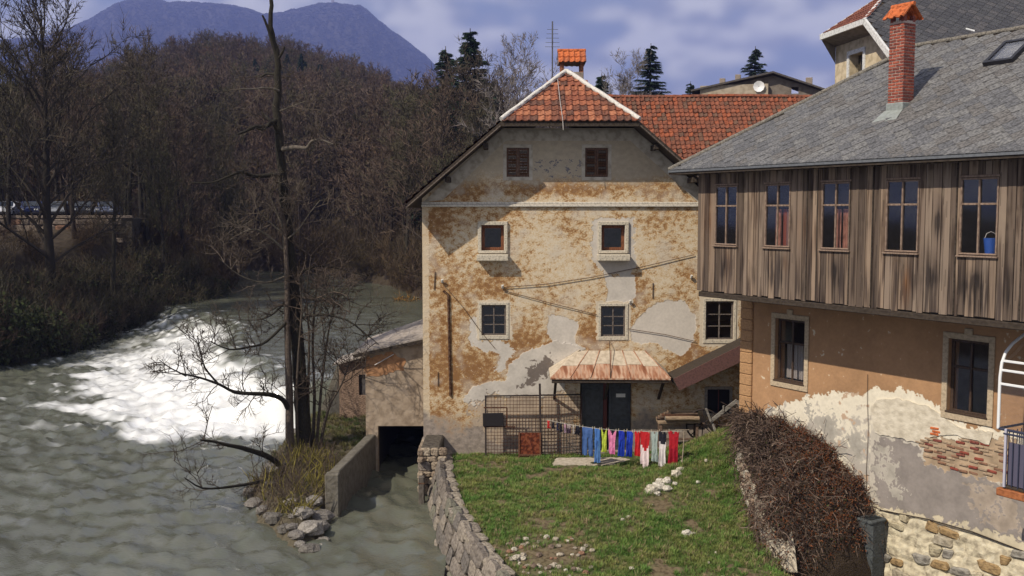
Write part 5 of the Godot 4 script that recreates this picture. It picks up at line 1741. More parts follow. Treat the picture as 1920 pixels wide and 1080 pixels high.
func frayed(p: Array, amp: float) -> PackedVector2Array:
	var out := PackedVector2Array()
	for k in p.size():
		var a: Vector2 = p[k]
		var b: Vector2 = p[(k + 1) % p.size()]
		var n := maxi(2, int(a.distance_to(b) / 0.09))
		for q in n:
			var c := a.lerp(b, float(q) / n)
			out.append(c + Vector2(nz.get_noise_2d(c.x * 90.0, c.y * 90.0), nz.get_noise_2d(c.x * 90.0 + 30.0, c.y * 90.0)) * amp)
	return out

# white framed glass porch on iron and timber at the right end
func house_porch(hs: Node3D, zb: float) -> void:
	var g := hs.transform
	var po := thing("glazed_porch", "white framed glass porch with dark railing and orange floor beam", "porch", g * Vector3(9.26, 3.38, -0.5), BTURN)
	var white := mat("white_paint", lin(0.74, 0.75, 0.76), 0.4)
	var iron := mat("blue_iron", lin(0.035, 0.04, 0.07), 0.5)
	var deep := 1.26
	part(po, "floor_beam", boxm(Vector3(3.4, 0.17, 0.16), 0.015), mat("orange_timber", lin(0.40, 0.145, 0.055), 0.7, {"tex": T.streak, "tri": T3(1.0)}), Vector3(1.75, -0.03, 0.0))
	part(po, "floor_deck", boxm(Vector3(3.3, 0.06, deep), 0.01), mats["roof_timber"], Vector3(1.8, 0.09, -deep * 0.5))
	for k in 3:
		part(po, "floor_joist", boxm(Vector3(0.1, 0.14, deep), 0.01), mats["roof_timber"], Vector3(0.3 + k * 1.3, -0.02, -deep * 0.5 - 0.09))
	# end frame: post curving over to the wall, then rafters
	var prof := [Vector3(0, 1.36, 0), Vector3(0, 2.5, 0), Vector3(0, 2.82, -0.05), Vector3(0, 3.05, -0.18), Vector3(0, 3.22, -0.42), Vector3(0, 3.42, -0.9), Vector3(0, 3.56, -deep)]
	for k in 3:
		var pts := []
		for p in prof: pts.append(p + Vector3(0.0 + k * 1.6, 0, 0))
		part(po, "frame_rib", rod(pts, 0.035, 8), white)
	for q in [[2.36, 0.0], [2.66, -0.03], [2.86, -0.08], [1.36, 0.0]]:
		part(po, "frame_rail", boxm(Vector3(3.3, 0.055, 0.05), 0.01), white if q[0] > 2.0 else iron, Vector3(1.66, q[0], q[1]))
	part(po, "end_rail", boxm(Vector3(0.05, 0.05, deep), 0.01), iron, Vector3(0, 1.36, -deep * 0.5))
	var gl := pane_mat()
	for k in 2:
		part(po, "pane", boxm(Vector3(1.52, 0.94, 0.006)), gl, Vector3(0.8 + 1.6 * k, 1.86, 0.0))
		var sp := MB.new()
		sp.quad(Vector3(0.04 + 1.6 * k, 2.88, -0.07), Vector3(1.56 + 1.6 * k, 2.88, -0.07), Vector3(1.56 + 1.6 * k, 3.54, -deep), Vector3(0.04 + 1.6 * k, 3.54, -deep))
		part(po, "roof_pane", sp.mesh(), gl)
	var ep := MB.new()
	ep.quad(Vector3(0, 1.4, -deep), Vector3(0, 1.4, 0), Vector3(0, 2.85, -0.05), Vector3(0, 3.5, -deep))
	part(po, "end_pane", ep.mesh(), gl)
	# railing below
	for k in 22:
		part(po, "baluster", rod([Vector3(0.22 + k * 0.14, 0.12, 0), Vector3(0.22 + k * 0.14, 1.34, 0)], 0.012, 5), iron)
	for k in 8:
		part(po, "baluster", rod([Vector3(0.2, 0.12, -0.1 - k * 0.15), Vector3(0.2, 1.34, -0.1 - k * 0.15)], 0.012, 5), iron)
	part(po, "corner_post", boxm(Vector3(0.05, 1.3, 0.05), 0.006), mat("pale_iron", lin(0.45, 0.44, 0.52), 0.5), Vector3(0.2, 0.74, 0.02))
	part(po, "screen", boxm(Vector3(3.0, 0.95, 0.01)), mat("dusky_screen", lin(0.09, 0.085, 0.13), 0.6), Vector3(1.75, 0.62, -0.04))
	part(po, "hand_rail", boxm(Vector3(3.2, 0.04, 0.05), 0.008), iron, Vector3(1.75, 1.28, 0.03))

# ---------------------------------------------------------------- stones and walls
func rock_mesh(r: RandomNumberGenerator, rough := 0.35) -> ArrayMesh:
	var sd := r.randf() * 900.0
	var rows := 6
	var colsn := 9
	var p := []
	for j in rows + 1:
		var ph := PI * j / rows
		var ring := []
		for i in colsn:
			var th := TAU * i / colsn
			var d := Vector3(sin(ph) * cos(th), cos(ph), sin(ph) * sin(th))
			var k := 0.5 * (1.0 + rough * nz.get_noise_3d(d.x * 60.0 + sd, d.y * 60.0, d.z * 60.0) * 1.6)
			# knock flats into it
			d = d * k
			d.y = clampf(d.y, -0.36, 0.38)
			d.x = clampf(d.x, -0.43, 0.45)
			ring.append(d)
		p.append(ring)
	var mb := MB.new()
	for j in rows:
		for i in colsn:
			var i2 := (i + 1) % colsn
			mb.out_quad(p[j][i], p[j][i2], p[j + 1][i2], p[j + 1][i], Vector3.ZERO)
	return mb.mesh()

func stone_mats(key: String, tones: Array, sc := 0.8) -> Array:
	var out := []
	for k in tones.size():
		var c: Array = tones[k]
		out.append(mat("%s_%d" % [key, k], lin(c[0], c[1], c[2]), 0.95, {"tex": T.stone, "tri": T3(sc), "off": T3(k * 0.31), "hgt": T.height, "hs": 2.5}))
	return out

func make_walls() -> void:
	rng.seed = 1500
	var rocks := []
	for k in 8:
		var mb := MB.new()
		mb.chamfer(Vector3.ZERO, Vector3(1, 1, 1), 0.17, Basis(), 0.16, rng)
		rocks.append(mb.mesh())
	var gm := stone_mats("wall_stone", [[0.20, 0.175, 0.155], [0.25, 0.22, 0.195], [0.165, 0.15, 0.14], [0.29, 0.255, 0.22], [0.19, 0.185, 0.15]])
	var rw := thing("retaining_wall", "curved grey stone retaining wall between water and grass", "wall", Vector3.ZERO)
	# core of the wall, then courses of stones on its leaning face
	var core := MB.new()
	var zz := -35.2
	while zz < -16.2:
		var z2 := zz + 0.6
		var t1 := wall_top_x(zz)
		var t2 := wall_top_x(z2)
		core.quad(Vector3(t1 - 0.62, -1.0, zz), Vector3(t2 - 0.62, -1.0, z2), Vector3(t2 - 0.02, 1.04, z2), Vector3(t1 - 0.02, 1.04, zz))
		core.quad(Vector3(t1 - 0.02, 1.04, zz), Vector3(t2 - 0.02, 1.04, z2), Vector3(t2 + 0.42, 1.04, z2), Vector3(t1 + 0.42, 1.04, zz))
		core.quad(Vector3(t1 + 0.42, 1.04, zz), Vector3(t2 + 0.42, 1.04, z2), Vector3(t2 + 0.42, 0.3, z2), Vector3(t1 + 0.42, 0.3, zz))
		zz += 0.6
	part(rw, "mortar_core", core.mesh(), mat("dark_mortar", lin(0.10, 0.088, 0.075), 0.95, {"tex": T.stone, "tri": T3(0.6), "hgt": T.height, "hs": 3.0}))
	var lv := 0.0
	while lv < 0.98:
		var hgt := rng.randf_range(0.15, 0.26)
		var z := -35.3 + rng.randf() * 0.3
		while z < -16.5:
			var wd := rng.randf_range(0.45, 1.15)
			var zc := z + wd * 0.5
			var f := minf(lv + hgt * 0.5, 1.0)
			var tx := wall_top_x(zc)
			var c := Vector3(lerpf(tx - 0.62, tx - 0.02, f), lerpf(-1.0, 1.04, f), zc)
			var along := Vector3(wall_top_x(zc + 0.3) - wall_top_x(zc - 0.3), 0, 0.6).normalized()
			var upv := Vector3(0.6, 2.04, 0).normalized()
			var out := along.cross(upv).normalized()
			if out.x > 0: out = -out
			upv = out.cross(along).normalized()
			if upv.y < 0: upv = -upv
			var bs := Basis(along, upv, along.cross(upv)) * Basis(Vector3(0, 0, 1), rng.randf_range(-0.09, 0.09)) * Basis.from_scale(Vector3(wd * 0.97, hgt * 2.05, 0.22))
			part(rw, "stone", rocks[rng.randi() % 8], gm[rng.randi() % 5], c + out * rng.randf_range(-0.02, 0.045), bs)
			z += wd + 0.02
		lv += hgt
	var cz := -35.0
	var cm := stone_mats("coping", [[0.30, 0.265, 0.23], [0.25, 0.22, 0.19], [0.34, 0.30, 0.25]])
	while cz < -16.5:
		var wd := rng.randf_range(0.5, 0.95)
		var tx := wall_top_x(cz + wd * 0.5)
		var along := Vector3(wall_top_x(cz + wd) - wall_top_x(cz), 0, wd).normalized()
		part(rw, "coping_stone", rocks[rng.randi() % 8], cm[rng.randi() % 3], Vector3(tx + 0.14, 1.07, cz + wd * 0.5), Basis(along, Vector3.UP, along.cross(Vector3.UP)) * Basis.from_scale(Vector3(wd * 0.98, 0.15 + rng.randf() * 0.05, 0.46 + rng.randf() * 0.08)))
		cz += wd + 0.01
	# rubble foot of the mill at the water
	var bt := thing("stone_buttress", "rubble stone pier at the mill's foot beside the tunnel", "buttress", Vector3(-2.75, 0, -34.4))
	part(bt, "core", boxm(Vector3(0.66, 2.6, 1.9), 0.05), mats["dark_mortar"], Vector3(0, 0.3, 0))
	var bm := stone_mats("pier_stone", [[0.34, 0.28, 0.22], [0.28, 0.22, 0.17], [0.40, 0.34, 0.27], [0.24, 0.21, 0.19]])
	var y := -0.9
	while y < 1.55:
		var h := rng.randf_range(0.16, 0.32)
		var z := -0.95
		while z < 0.9:
			var wd := rng.randf_range(0.25, 0.55)
			part(bt, "stone", rocks[rng.randi() % 8], bm[rng.randi() % 4], Vector3(-0.33, y + h * 0.5, z + wd * 0.5), Basis.from_scale(Vector3(0.2, h, wd)))
			z += wd + 0.01
		var x := -0.36
		while x < 0.3:
			var wd := rng.randf_range(0.22, 0.4)
			part(bt, "stone", rocks[rng.randi() % 8], bm[rng.randi() % 4], Vector3(x + wd * 0.5, y + h * 0.5, 0.94), Basis.from_scale(Vector3(wd, h, 0.18)))
			x += wd + 0.01
		y += h + 0.01
	# timber post standing in the race
	var ps := thing("mooring_post", "short grey timber post standing in the race by the stone pier", "post", Vector3(-2.98, -0.5, -32.6))
	part(ps, "post", boxm(Vector3(0.2, 1.35, 0.22), 0.03), mat("wet_timber", lin(0.13, 0.115, 0.10), 0.8, {"tex": T.streak, "tri": Vector3(2, 0.6, 2)}), Vector3(0, 0.65, 0))
	part(ps, "iron_band", boxm(Vector3(0.215, 0.05, 0.235), 0.008), mats["dark_pipe"], Vector3(0, 1.1, 0))
	# concrete wall of the race
	var cw := thing("race_wall", "low concrete wall along the mill race below the tree", "wall", Vector3(-5.6, 0, -31.2))
	var d := Vector3(0.42, 0, -5.2)
	var mb := MB.new()
	mb.chamfer(Vector3(d.x * 0.5, 0.22, d.z * 0.5), Vector3(0.34, 2.3, 5.3), 0.03, Basis(Vector3.UP, atan2(-d.x, -d.z)))
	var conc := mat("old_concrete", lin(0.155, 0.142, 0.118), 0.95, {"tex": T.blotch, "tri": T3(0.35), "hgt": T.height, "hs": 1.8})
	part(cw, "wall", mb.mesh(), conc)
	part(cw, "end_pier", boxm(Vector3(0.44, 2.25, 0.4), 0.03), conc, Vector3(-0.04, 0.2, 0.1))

func make_shed() -> void:
	rng.seed = 1600
	var sh := thing("race_shed", "low rendered shed over the dark mill race tunnel", "shed", Vector3.ZERO)
	var im := mat("shed_render", lin(0.36, 0.285, 0.215), 0.95, {"tex": T.blotch, "tri": T3(0.28), "hgt": T.height2, "hs": 3.0})
	part(sh, "front_wall", wall_mesh(PackedVector2Array([V(-5.36, -1), V(-3.14, -1), V(-3.14, 4.93), V(-5.36, 4.44)]), [Rect2(-4.92, -0.98, 1.74, 2.66)], Vector3(0, 0, -36.4), Vector3.RIGHT, Vector3.UP, 0.35), im)
	part(sh, "stained_render", slab(frayed([V(-5.34, 4.2), V(-4.4, 4.45), V(-3.9, 4.1), V(-3.95, 3.75), V(-4.6, 3.6), V(-5.34, 3.5)], 0.12), Vector3(0, 0, -36.398), Vector3.RIGHT, Vector3.UP, 0.012), mat("orange_render", lin(0.38, 0.20, 0.10), 0.95, {"tex": T.blotch, "tri": T3(0.5)}))
	var sw := MB.new()
	sw.quad(Vector3(-5.36, -1, -39.6), Vector3(-5.36, -1, -36.4), Vector3(-5.36, 4.44, -36.4), Vector3(-5.36, 4.5, -39.6))
	sw.quad(Vector3(-3.14, 1.75, -39.6), Vector3(-5.36, 1.75, -39.6), Vector3(-5.36, 4.5, -39.6), Vector3(-3.14, 5.3, -39.6))
	part(sh, "side_wall", sw.mesh(), im)
	# tunnel lining
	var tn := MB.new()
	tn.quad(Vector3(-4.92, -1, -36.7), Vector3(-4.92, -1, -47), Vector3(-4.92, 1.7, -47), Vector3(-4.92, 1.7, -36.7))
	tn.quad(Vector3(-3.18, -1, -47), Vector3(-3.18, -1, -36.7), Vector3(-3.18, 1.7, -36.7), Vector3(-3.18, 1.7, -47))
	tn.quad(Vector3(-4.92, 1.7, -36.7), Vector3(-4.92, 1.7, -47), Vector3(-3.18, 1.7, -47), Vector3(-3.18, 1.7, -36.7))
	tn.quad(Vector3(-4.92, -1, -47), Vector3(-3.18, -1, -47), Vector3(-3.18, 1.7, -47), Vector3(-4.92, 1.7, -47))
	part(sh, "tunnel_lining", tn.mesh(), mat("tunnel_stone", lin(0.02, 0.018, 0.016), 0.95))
	var rf := MB.new()
	var q := [Vector3(-5.75, 4.42, -36.1), Vector3(-3.12, 5.0, -36.1), Vector3(-3.12, 5.42, -39.8), Vector3(-5.75, 4.50, -39.8)]
	rf.quad(q[0], q[1], q[2], q[3])
	var dn := Vector3(0, -0.10, 0)
	rf.quad(q[0] + dn, q[1] + dn, q[1], q[0]); rf.quad(q[3] + dn, q[0] + dn, q[0], q[3])
	rf.quad(q[1] + dn, q[0] + dn, q[3] + dn, q[2] + dn)
	part(sh, "roof", rf.mesh(), mat("shed_roof_felt", lin(0.36, 0.32, 0.29), 0.9, {"tex": T.blotch, "tri": T3(0.5), "hgt": T.height, "hs": 1.5}))
	part(sh, "eave_board", beam(q[0] + Vector3(0, -0.12, 0.015), q[1] + Vector3(0, -0.12, 0.015), 0.12, 0.03), mats["roof_timber"])
	part(sh, "lean_pole", rod([Vector3(-5.0, 3.95, -36.3), Vector3(-4.3, 4.35, -36.3)], 0.02, 5), mats["pale_wire"])
	# sluice hut behind
	var an := thing("sluice_hut", "little brick hut with shuttered opening behind the race shed", "hut", Vector3(-6.15, 0, -40.9))
	var bk := mat("hut_brick", lin(0.34, 0.24, 0.185), 0.95, {"tex": T.stone, "tri": Vector3(0.7, 2.4, 0.7), "hgt": T.height, "hs": 3.0})
	part(an, "wall", wall_mesh(PackedVector2Array([V(-0.85, 0.3), V(0.78, 0.3), V(0.78, 3.85), V(-0.85, 3.4)]), [Rect2(-0.05, 2.1, 0.66, 0.85)], Vector3(0, 0, 0.6), Vector3.RIGHT, Vector3.UP, 0.2), bk)
	var hb := MB.new()
	hb.quad(Vector3(-0.85, 0.3, -1.0), Vector3(-0.85, 0.3, 0.6), Vector3(-0.85, 3.4, 0.6), Vector3(-0.85, 3.4, -1.0))
	hb.quad(Vector3(0.78, 0.3, -1.0), Vector3(-0.85, 0.3, -1.0), Vector3(-0.85, 3.4, -1.0), Vector3(0.78, 3.85, -1.0))
	part(an, "back_wall", hb.mesh(), bk)
	part(an, "shutter", boxm(Vector3(0.66, 0.85, 0.04)), mat("grey_shutter", lin(0.10, 0.095, 0.10), 0.8, {"tex": T.streak, "tri": Vector3(3, 0.5, 3)}), Vector3(0.28, 2.525, 0.48))
	var hr := MB.new()
	hr.quad(Vector3(-1.05, 3.42, 0.85), Vector3(0.8, 3.94, 0.85), Vector3(0.8, 4.0, -1.1), Vector3(-1.05, 3.45, -1.1))
	hr.quad(Vector3(-1.05, 3.34, 0.85), Vector3(0.8, 3.86, 0.85), Vector3(0.8, 3.94, 0.85), Vector3(-1.05, 3.42, 0.85))
	part(an, "roof", hr.mesh(), mats["shed_roof_felt"])
	# sloping wing wall beside the weir
	var ww := thing("weir_wing_wall", "dark sloping concrete wing wall at the right end of the weir", "wall", Vector3(-7.0, 0, -41.2))
	part(ww, "wall", slab(PackedVector2Array([V(-1.4, -0.6), V(0.35, -0.6), V(0.35, 3.2), V(0.05, 3.25)]), Vector3(0, 0, 0.0), Vector3.RIGHT, Vector3.UP, 0.35), mat("wet_concrete", lin(0.10, 0.095, 0.085), 0.85, {"tex": T.blotch, "tri": T3(0.5)}))
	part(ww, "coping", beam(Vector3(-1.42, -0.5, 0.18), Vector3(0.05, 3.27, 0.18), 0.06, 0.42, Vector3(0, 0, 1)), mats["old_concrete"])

# ---------------------------------------------------------------- things in the yard
func make_yard_things() -> void:
	rng.seed = 1700
	# rusty mesh cage against the wall
	var cg := thing("mesh_fence", "rusty welded mesh fence panel leaning before the mill wall", "fence", Vector3(-0.98, 0.95, -34.75))
	var ru := mat("rust_iron", lin(0.10, 0.055, 0.035), 0.9, {"tex": T.rust, "tri": T3(2.0)})
	var dk := mat("dark_iron", lin(0.035, 0.025, 0.022), 0.8)
	part(cg, "post", boxm(Vector3(0.06, 2.22, 0.06), 0.008), dk, Vector3(0.06, 1.05, 0.0))
	part(cg, "post", boxm(Vector3(0.075, 2.62, 0.075), 0.008), dk, Vector3(1.98, 1.28, 0.02), Basis(Vector3(0, 0, 1), 0.025))
	part(cg, "post", boxm(Vector3(0.05, 2.15, 0.05), 0.008), dk, Vector3(3.42, 1.05, -0.12))
	part(cg, "top_rail", boxm(Vector3(1.95, 0.045, 0.045)), dk, Vector3(1.0, 2.16, 0.02), Basis(Vector3(0, 0, 1), 0.012))
	part(cg, "top_rail", boxm(Vector3(1.45, 0.045, 0.045)), dk, Vector3(2.72, 2.18, -0.05), Basis(Vector3.UP, 0.09))
	for k in 30:
		var x := 0.14 + k * 0.112
		part(cg, "upright_bar", rod([Vector3(x, 0.05, 0), Vector3(x + rng.randf_range(-0.015, 0.015), 2.14 if k < 29 else 2.1, 0)], 0.009, 4), ru)
	for k in 17:
		var y := 0.14 + k * 0.122
		part(cg, "cross_bar", rod([Vector3(0.08, y, 0.012), Vector3(1.7, y + rng.randf_range(-0.012, 0.012), 0.012), Vector3(3.4, y, -0.08)], 0.009, 4), ru)
	var fm := MB.new()
	fm.box(Vector3(0.55, 1.06, 0.03), Vector3(1.1, 0.04, 0.03)); fm.box(Vector3(0.80, 1.4, 0.03), Vector3(0.05, 0.64, 0.03)); fm.box(Vector3(0.40, 1.74, 0.03), Vector3(0.82, 0.04, 0.03))
	part(cg, "inner_frame", fm.mesh(), ru)
	var pl := thing("black_plate", "black sheet metal plate hung on the mesh fence", "plate", Vector3(-0.66, 2.28, -34.66))
	part(pl, "sheet", boxm(Vector3(0.72, 0.47, 0.03), 0.01), mat("black_sheet", lin(0.016, 0.013, 0.014), 0.6), Vector3.ZERO, Basis(Vector3(0, 0, 1), 0.02))
	part(pl, "hook", rod([Vector3(-0.2, 0.2, 0.0), Vector3(-0.2, 0.34, -0.05)], 0.01, 4), dk)
	part(pl, "hook", rod([Vector3(0.2, 0.2, 0.0), Vector3(0.2, 0.34, -0.05)], 0.01, 4), dk)
	var pn := thing("rusty_panel", "rust red board panel standing at the foot of the fence", "panel", Vector3(0.62, 0.97, -34.6))
	part(pn, "sheet", boxm(Vector3(0.78, 0.84, 0.03), 0.008), mat("rust_sheet", lin(0.19, 0.075, 0.045), 0.9, {"tex": T.rust, "tri": T3(1.2)}), Vector3(0, 0.43, 0), Basis(Vector3.RIGHT, -0.1))
	for s in [-1, 1]:
		part(pn, "stile", boxm(Vector3(0.06, 0.86, 0.03), 0.006), mat("rust_brown_board", lin(0.15, 0.07, 0.04), 0.9, {"tex": T.streak, "tri": T3(2)}), Vector3(s * 0.37, 0.43, 0.035), Basis(Vector3.RIGHT, -0.1))
	part(pn, "rail", boxm(Vector3(0.68, 0.07, 0.03), 0.006), mats["rust_brown_board"], Vector3(0, 0.08, 0.07))
	# slab before the door
	var sl := thing("door_slab", "pale concrete slab on the ground before the mill door", "slab", Vector3(2.75, 0.98, -33.6))
	part(sl, "slab", slab(frayed([V(-1.4, -0.45), V(1.3, -0.5), V(1.5, 0.1), V(1.0, 0.55), V(-1.2, 0.5)], 0.08), Vector3.ZERO, Vector3.RIGHT, Vector3(0, 0, -1), 0.09), mat("pale_concrete", lin(0.50, 0.44, 0.36), 0.95, {"tex": T.blotch, "tri": T3(0.7)}))
	laundry()
	junk()
	# limestone lumps in the grass
	var rk := []
	for k in 6: rk.append(rock_mesh(rng))
	var wm := stone_mats("limestone", [[0.62, 0.58, 0.50], [0.52, 0.48, 0.41], [0.66, 0.63, 0.57]], 1.4)
	var pile := [[4.05, -28.75, 0.42], [4.30, -28.95, 0.46], [4.52, -28.80, 0.32], [4.62, -29.35, 0.40], [4.42, -29.5, 0.26], [4.95, -29.75, 0.36], [5.12, -30.1, 0.26], [4.82, -29.2, 0.2], [4.2, -28.45, 0.22]]
	for e in pile:
		rock_thing("limestone_block", "white limestone block in the small heap on the grass", "stones heaped in the mill yard", rk, wm, e[0], e[1], e[2])
	rock_thing("limestone_block", "single white limestone block lying alone low on the grass", "", rk, wm, 4.55, -25.55, 0.32)
	rock_thing("limestone_block", "rounded white stone at the edge of the rubble patch by the retaining wall", "", rk, wm, 0.12, -24.1, 0.30)
	for k in 16:
		var x := rng.randf_range(2.2, 6.4)
		var z := rng.randf_range(-31.5, -22.6)
		rock_thing("small_stone", "small pale stone scattered in the yard grass", "loose stones in the yard grass", rk, wm, x, z, rng.randf_range(0.08, 0.17))
	for k in 78:
		var a := rng.randf() * TAU
		var rr := sqrt(rng.randf())
		rock_thing("rubble_piece", "broken stone in the bare rubble patch beside the retaining wall", "rubble patch by the retaining wall", rk, wm if k % 4 == 0 else stone_mats("rubble", [[0.30, 0.17, 0.115], [0.34, 0.30, 0.25], [0.45, 0.40, 0.33], [0.20, 0.15, 0.12]], 1.4), 0.85 + cos(a) * rr * 1.25, -24.2 + sin(a) * rr * 1.5, rng.randf_range(0.07, 0.2))
	# boulders round the foot of the spit
	var gm := stone_mats("river_boulder", [[0.22, 0.205, 0.195], [0.28, 0.265, 0.25], [0.17, 0.16, 0.15], [0.33, 0.31, 0.29]], 1.6)
	var rims := [[-5.75, -27.9, 0.6], [-6.2, -28.4, 0.5], [-5.9, -28.9, 0.8], [-6.7, -29.1, 0.5], [-7.2, -29.9, 0.6], [-6.3, -29.8, 0.7], [-7.8, -30.9, 0.5], [-6.9, -30.7, 0.5], [-6.05, -28.1, 0.35], [-5.5, -28.3, 0.4], [-6.45, -28.9, 0.4], [-5.75, -29.5, 0.6], [-6.6, -29.7, 0.35], [-7.5, -30.3, 0.35], [-8.3, -31.8, 0.7], [-5.85, -30.3, 0.8], [-8.75, -33.0, 0.6], [-6.2, -31.0, 0.6], [-8.0, -32.6, 0.5], [-9.0, -34.6, 0.55], [-5.5, -28.6, 0.5], [-8.2, -34.2, 0.9], [-8.5, -38.9, 0.5], [-8.4, -41.0, 0.6]]
	for e in rims:
		var b := thing("river_boulder", "grey boulder at the water's edge of the spit below the tree", "boulder", Vector3(e[0], 0.0, e[1]), rng.randf() * 360.0, "boulders round the spit")
		part(b, "boulder", rk[rng.randi() % 6], gm[rng.randi() % 4], Vector3(0, maxf(spit_height(e[0], e[1]), -0.12) + e[2] * 0.12, 0), Basis.from_scale(Vector3(e[2], e[2] * 0.62, e[2] * 0.9)))

func rock_thing(called: String, label: String, group: String, rk: Array, wm: Array, x: float, z: float, s: float) -> void:
	var o := thing(called, label, "stone", Vector3(x, yard_height(x, z), z), rng.randf() * 360.0, group)
	part(o, "stone", rk[rng.randi() % rk.size()], wm[rng.randi() % wm.size()], Vector3(0, s * 0.18, 0), Basis.from_scale(Vector3(s, s * rng.randf_range(0.6, 0.85), s * rng.randf_range(0.7, 1.0))))

const LINE0 := Vector3(1.18, 2.40, -34.05)
const LINE1 := Vector3(5.34, 2.74, -30.75)

func line_at(t: float) -> Vector3:
	return LINE0.lerp(LINE1, t) + Vector3(0, -0.16 * 4.0 * t * (1.0 - t), 0)

func laundry() -> void:
	var ln := thing("clothes_line", "thin clothes line hung with washing across the yard", "clothes line", LINE0)
	var pts := []
	for k in 13: pts.append(line_at(k / 12.0) - LINE0)
	part(ln, "line", rod(pts, 0.008, 5), mat("line_cord", lin(0.4, 0.38, 0.34), 0.8))
	part(ln, "wall_hook", rod([Vector3(0, 0, 0), Vector3(-0.05, 0.02, -0.6)], 0.012, 5), mats["dark_iron"])
	var y0 := yard_height(5.22, -30.45)
	var pr := thing("line_prop", "thin leaning wooden prop holding up the right end of the washing", "prop", Vector3(5.22, y0, -30.45))
	var tip := line_at(1.0) - Vector3(5.22, y0, -30.45)
	part(pr, "pole", rod([Vector3(0, -0.05, 0), tip * 0.5 + Vector3(0.015, 0, 0), tip], 0.02, 6), mat("prop_wood", lin(0.30, 0.25, 0.19), 0.85, {"tex": T.streak, "tri": T3(2)}))
	part(pr, "crossbar", rod([tip + Vector3(-0.28, 0.05, 0.05), tip + Vector3(0.16, 0.02, -0.05)], 0.018, 5), mats["prop_wood"])
	var R := Color(0.40, 0.012, 0.016)
	var K := Color(0.014, 0.013, 0.02)
	var Wt := Color(0.62, 0.58, 0.58)
	# called, label, t, width, drop, shape, upper colour, lower colour, where the colours meet
	var G := [
		["sock", "red sock pegged first on the left of the clothes line", 0.016, 0.17, 0.27, "sock", Color(0.50, 0.03, 0.03), Color(0.5, 0.03, 0.03), 1.0],
		["sock", "black sock beside the red one on the clothes line", 0.055, 0.14, 0.25, "sock", K, K, 1.0],
		["sock", "dark navy sock third from the left on the clothes line", 0.086, 0.14, 0.28, "sock", Color(0.02, 0.025, 0.06), Color(0.02, 0.025, 0.06), 1.0],
		["sock", "black sock fourth from the left on the clothes line", 0.116, 0.14, 0.31, "sock", K, K, 1.0],
		["sock", "pink and white striped sock among black socks on the line", 0.148, 0.12, 0.31, "sock", Color(0.42, 0.24, 0.32), Color(0.3, 0.2, 0.28), 0.5],
		["undershirt", "small white cloth with dark print beside the black one on the line", 0.180, 0.17, 0.30, "towel", Color(0.3, 0.24, 0.24), Color(0.05, 0.03, 0.05), 0.5],
		["sock", "pale thin sock hanging left of the black cloth on the line", 0.213, 0.10, 0.30, "sock", Color(0.40, 0.36, 0.33), Color(0.4, 0.36, 0.33), 1.0],
		["underpants", "black underpants hanging just left of the jeans", 0.246, 0.20, 0.30, "shorts", K, K, 1.0],
		["jeans", "mid blue jeans, wide pair hanging by the waist", 0.322, 0.46, 0.95, "trousers", Color(0.055, 0.115, 0.30), Color(0.05, 0.105, 0.27), 0.2],
		["jeans", "bright blue narrow jeans beside the yellow top", 0.393, 0.24, 1.14, "trousers", Color(0.06, 0.16, 0.42), Color(0.10, 0.22, 0.50), 0.6],
		["top", "yellow green sleeveless top with deep neck", 0.444, 0.25, 0.76, "vest", Color(0.42, 0.50, 0.06), Color(0.42, 0.50, 0.06), 1.0],
		["top", "pink sleeveless top between yellow top and blue trousers", 0.505, 0.34, 0.80, "vest", Color(0.60, 0.20, 0.36), Color(0.55, 0.16, 0.33), 0.8],
		["trousers", "cobalt blue trousers right of the pink top", 0.570, 0.25, 0.84, "trousers", Color(0.012, 0.035, 0.36), Color(0.012, 0.05, 0.40), 0.5],
		["trousers", "cobalt blue trousers left of the red shirt", 0.630, 0.25, 0.84, "trousers", Color(0.014, 0.045, 0.40), Color(0.012, 0.04, 0.36), 0.5],
		["shirt", "plain red shirt right of the cobalt trousers", 0.683, 0.23, 0.80, "shirt", Color(0.50, 0.016, 0.02), Color(0.5, 0.016, 0.02), 1.0],
		["jersey", "long red and white jersey with pointed hem, hanging lowest", 0.738, 0.34, 1.24, "point", R, Color(0.66, 0.55, 0.55), 0.42],
		["shirt", "grey green shirt between jersey and black top", 0.803, 0.27, 0.96, "shirt", Color(0.30, 0.36, 0.34), Color(0.30, 0.36, 0.34), 1.0],
		["jersey", "black shouldered white jersey beside the dark red dress", 0.858, 0.29, 1.12, "shirt", K, Wt, 0.38],
		["dress", "dark red dress at the right end of the washing", 0.930, 0.37, 1.10, "shirt", Color(0.33, 0.008, 0.018), Color(0.27, 0.006, 0.016), 0.6]]
	var cm := mat("cloth", Color.WHITE, 0.9, {"vc": true, "back": Color(0.25, 0.25, 0.25)})
	var peg := boxm(Vector3(0.014, 0.09, 0.03), 0.003)
	var pm := mat("peg_wood", lin(0.55, 0.48, 0.36), 0.8)
	var along := (LINE1 - LINE0).normalized()
	for e in G:
		var o := thing(e[0], e[1], "laundry", line_at(e[2]), 0.0, "washing on the line")
		var ang := -atan2(along.z, along.x)
		o.rotation.y = ang
		part(o, "cloth", garment(e[3], e[4], e[5], e[6], e[7], e[8], rng.randf() * 50.0), cm)
		for s in ([-1, 1] if e[3] > 0.18 else [0]):
			part(o, "peg", peg, pm, Vector3(s * e[3] * 0.42, 0.01, 0.0))

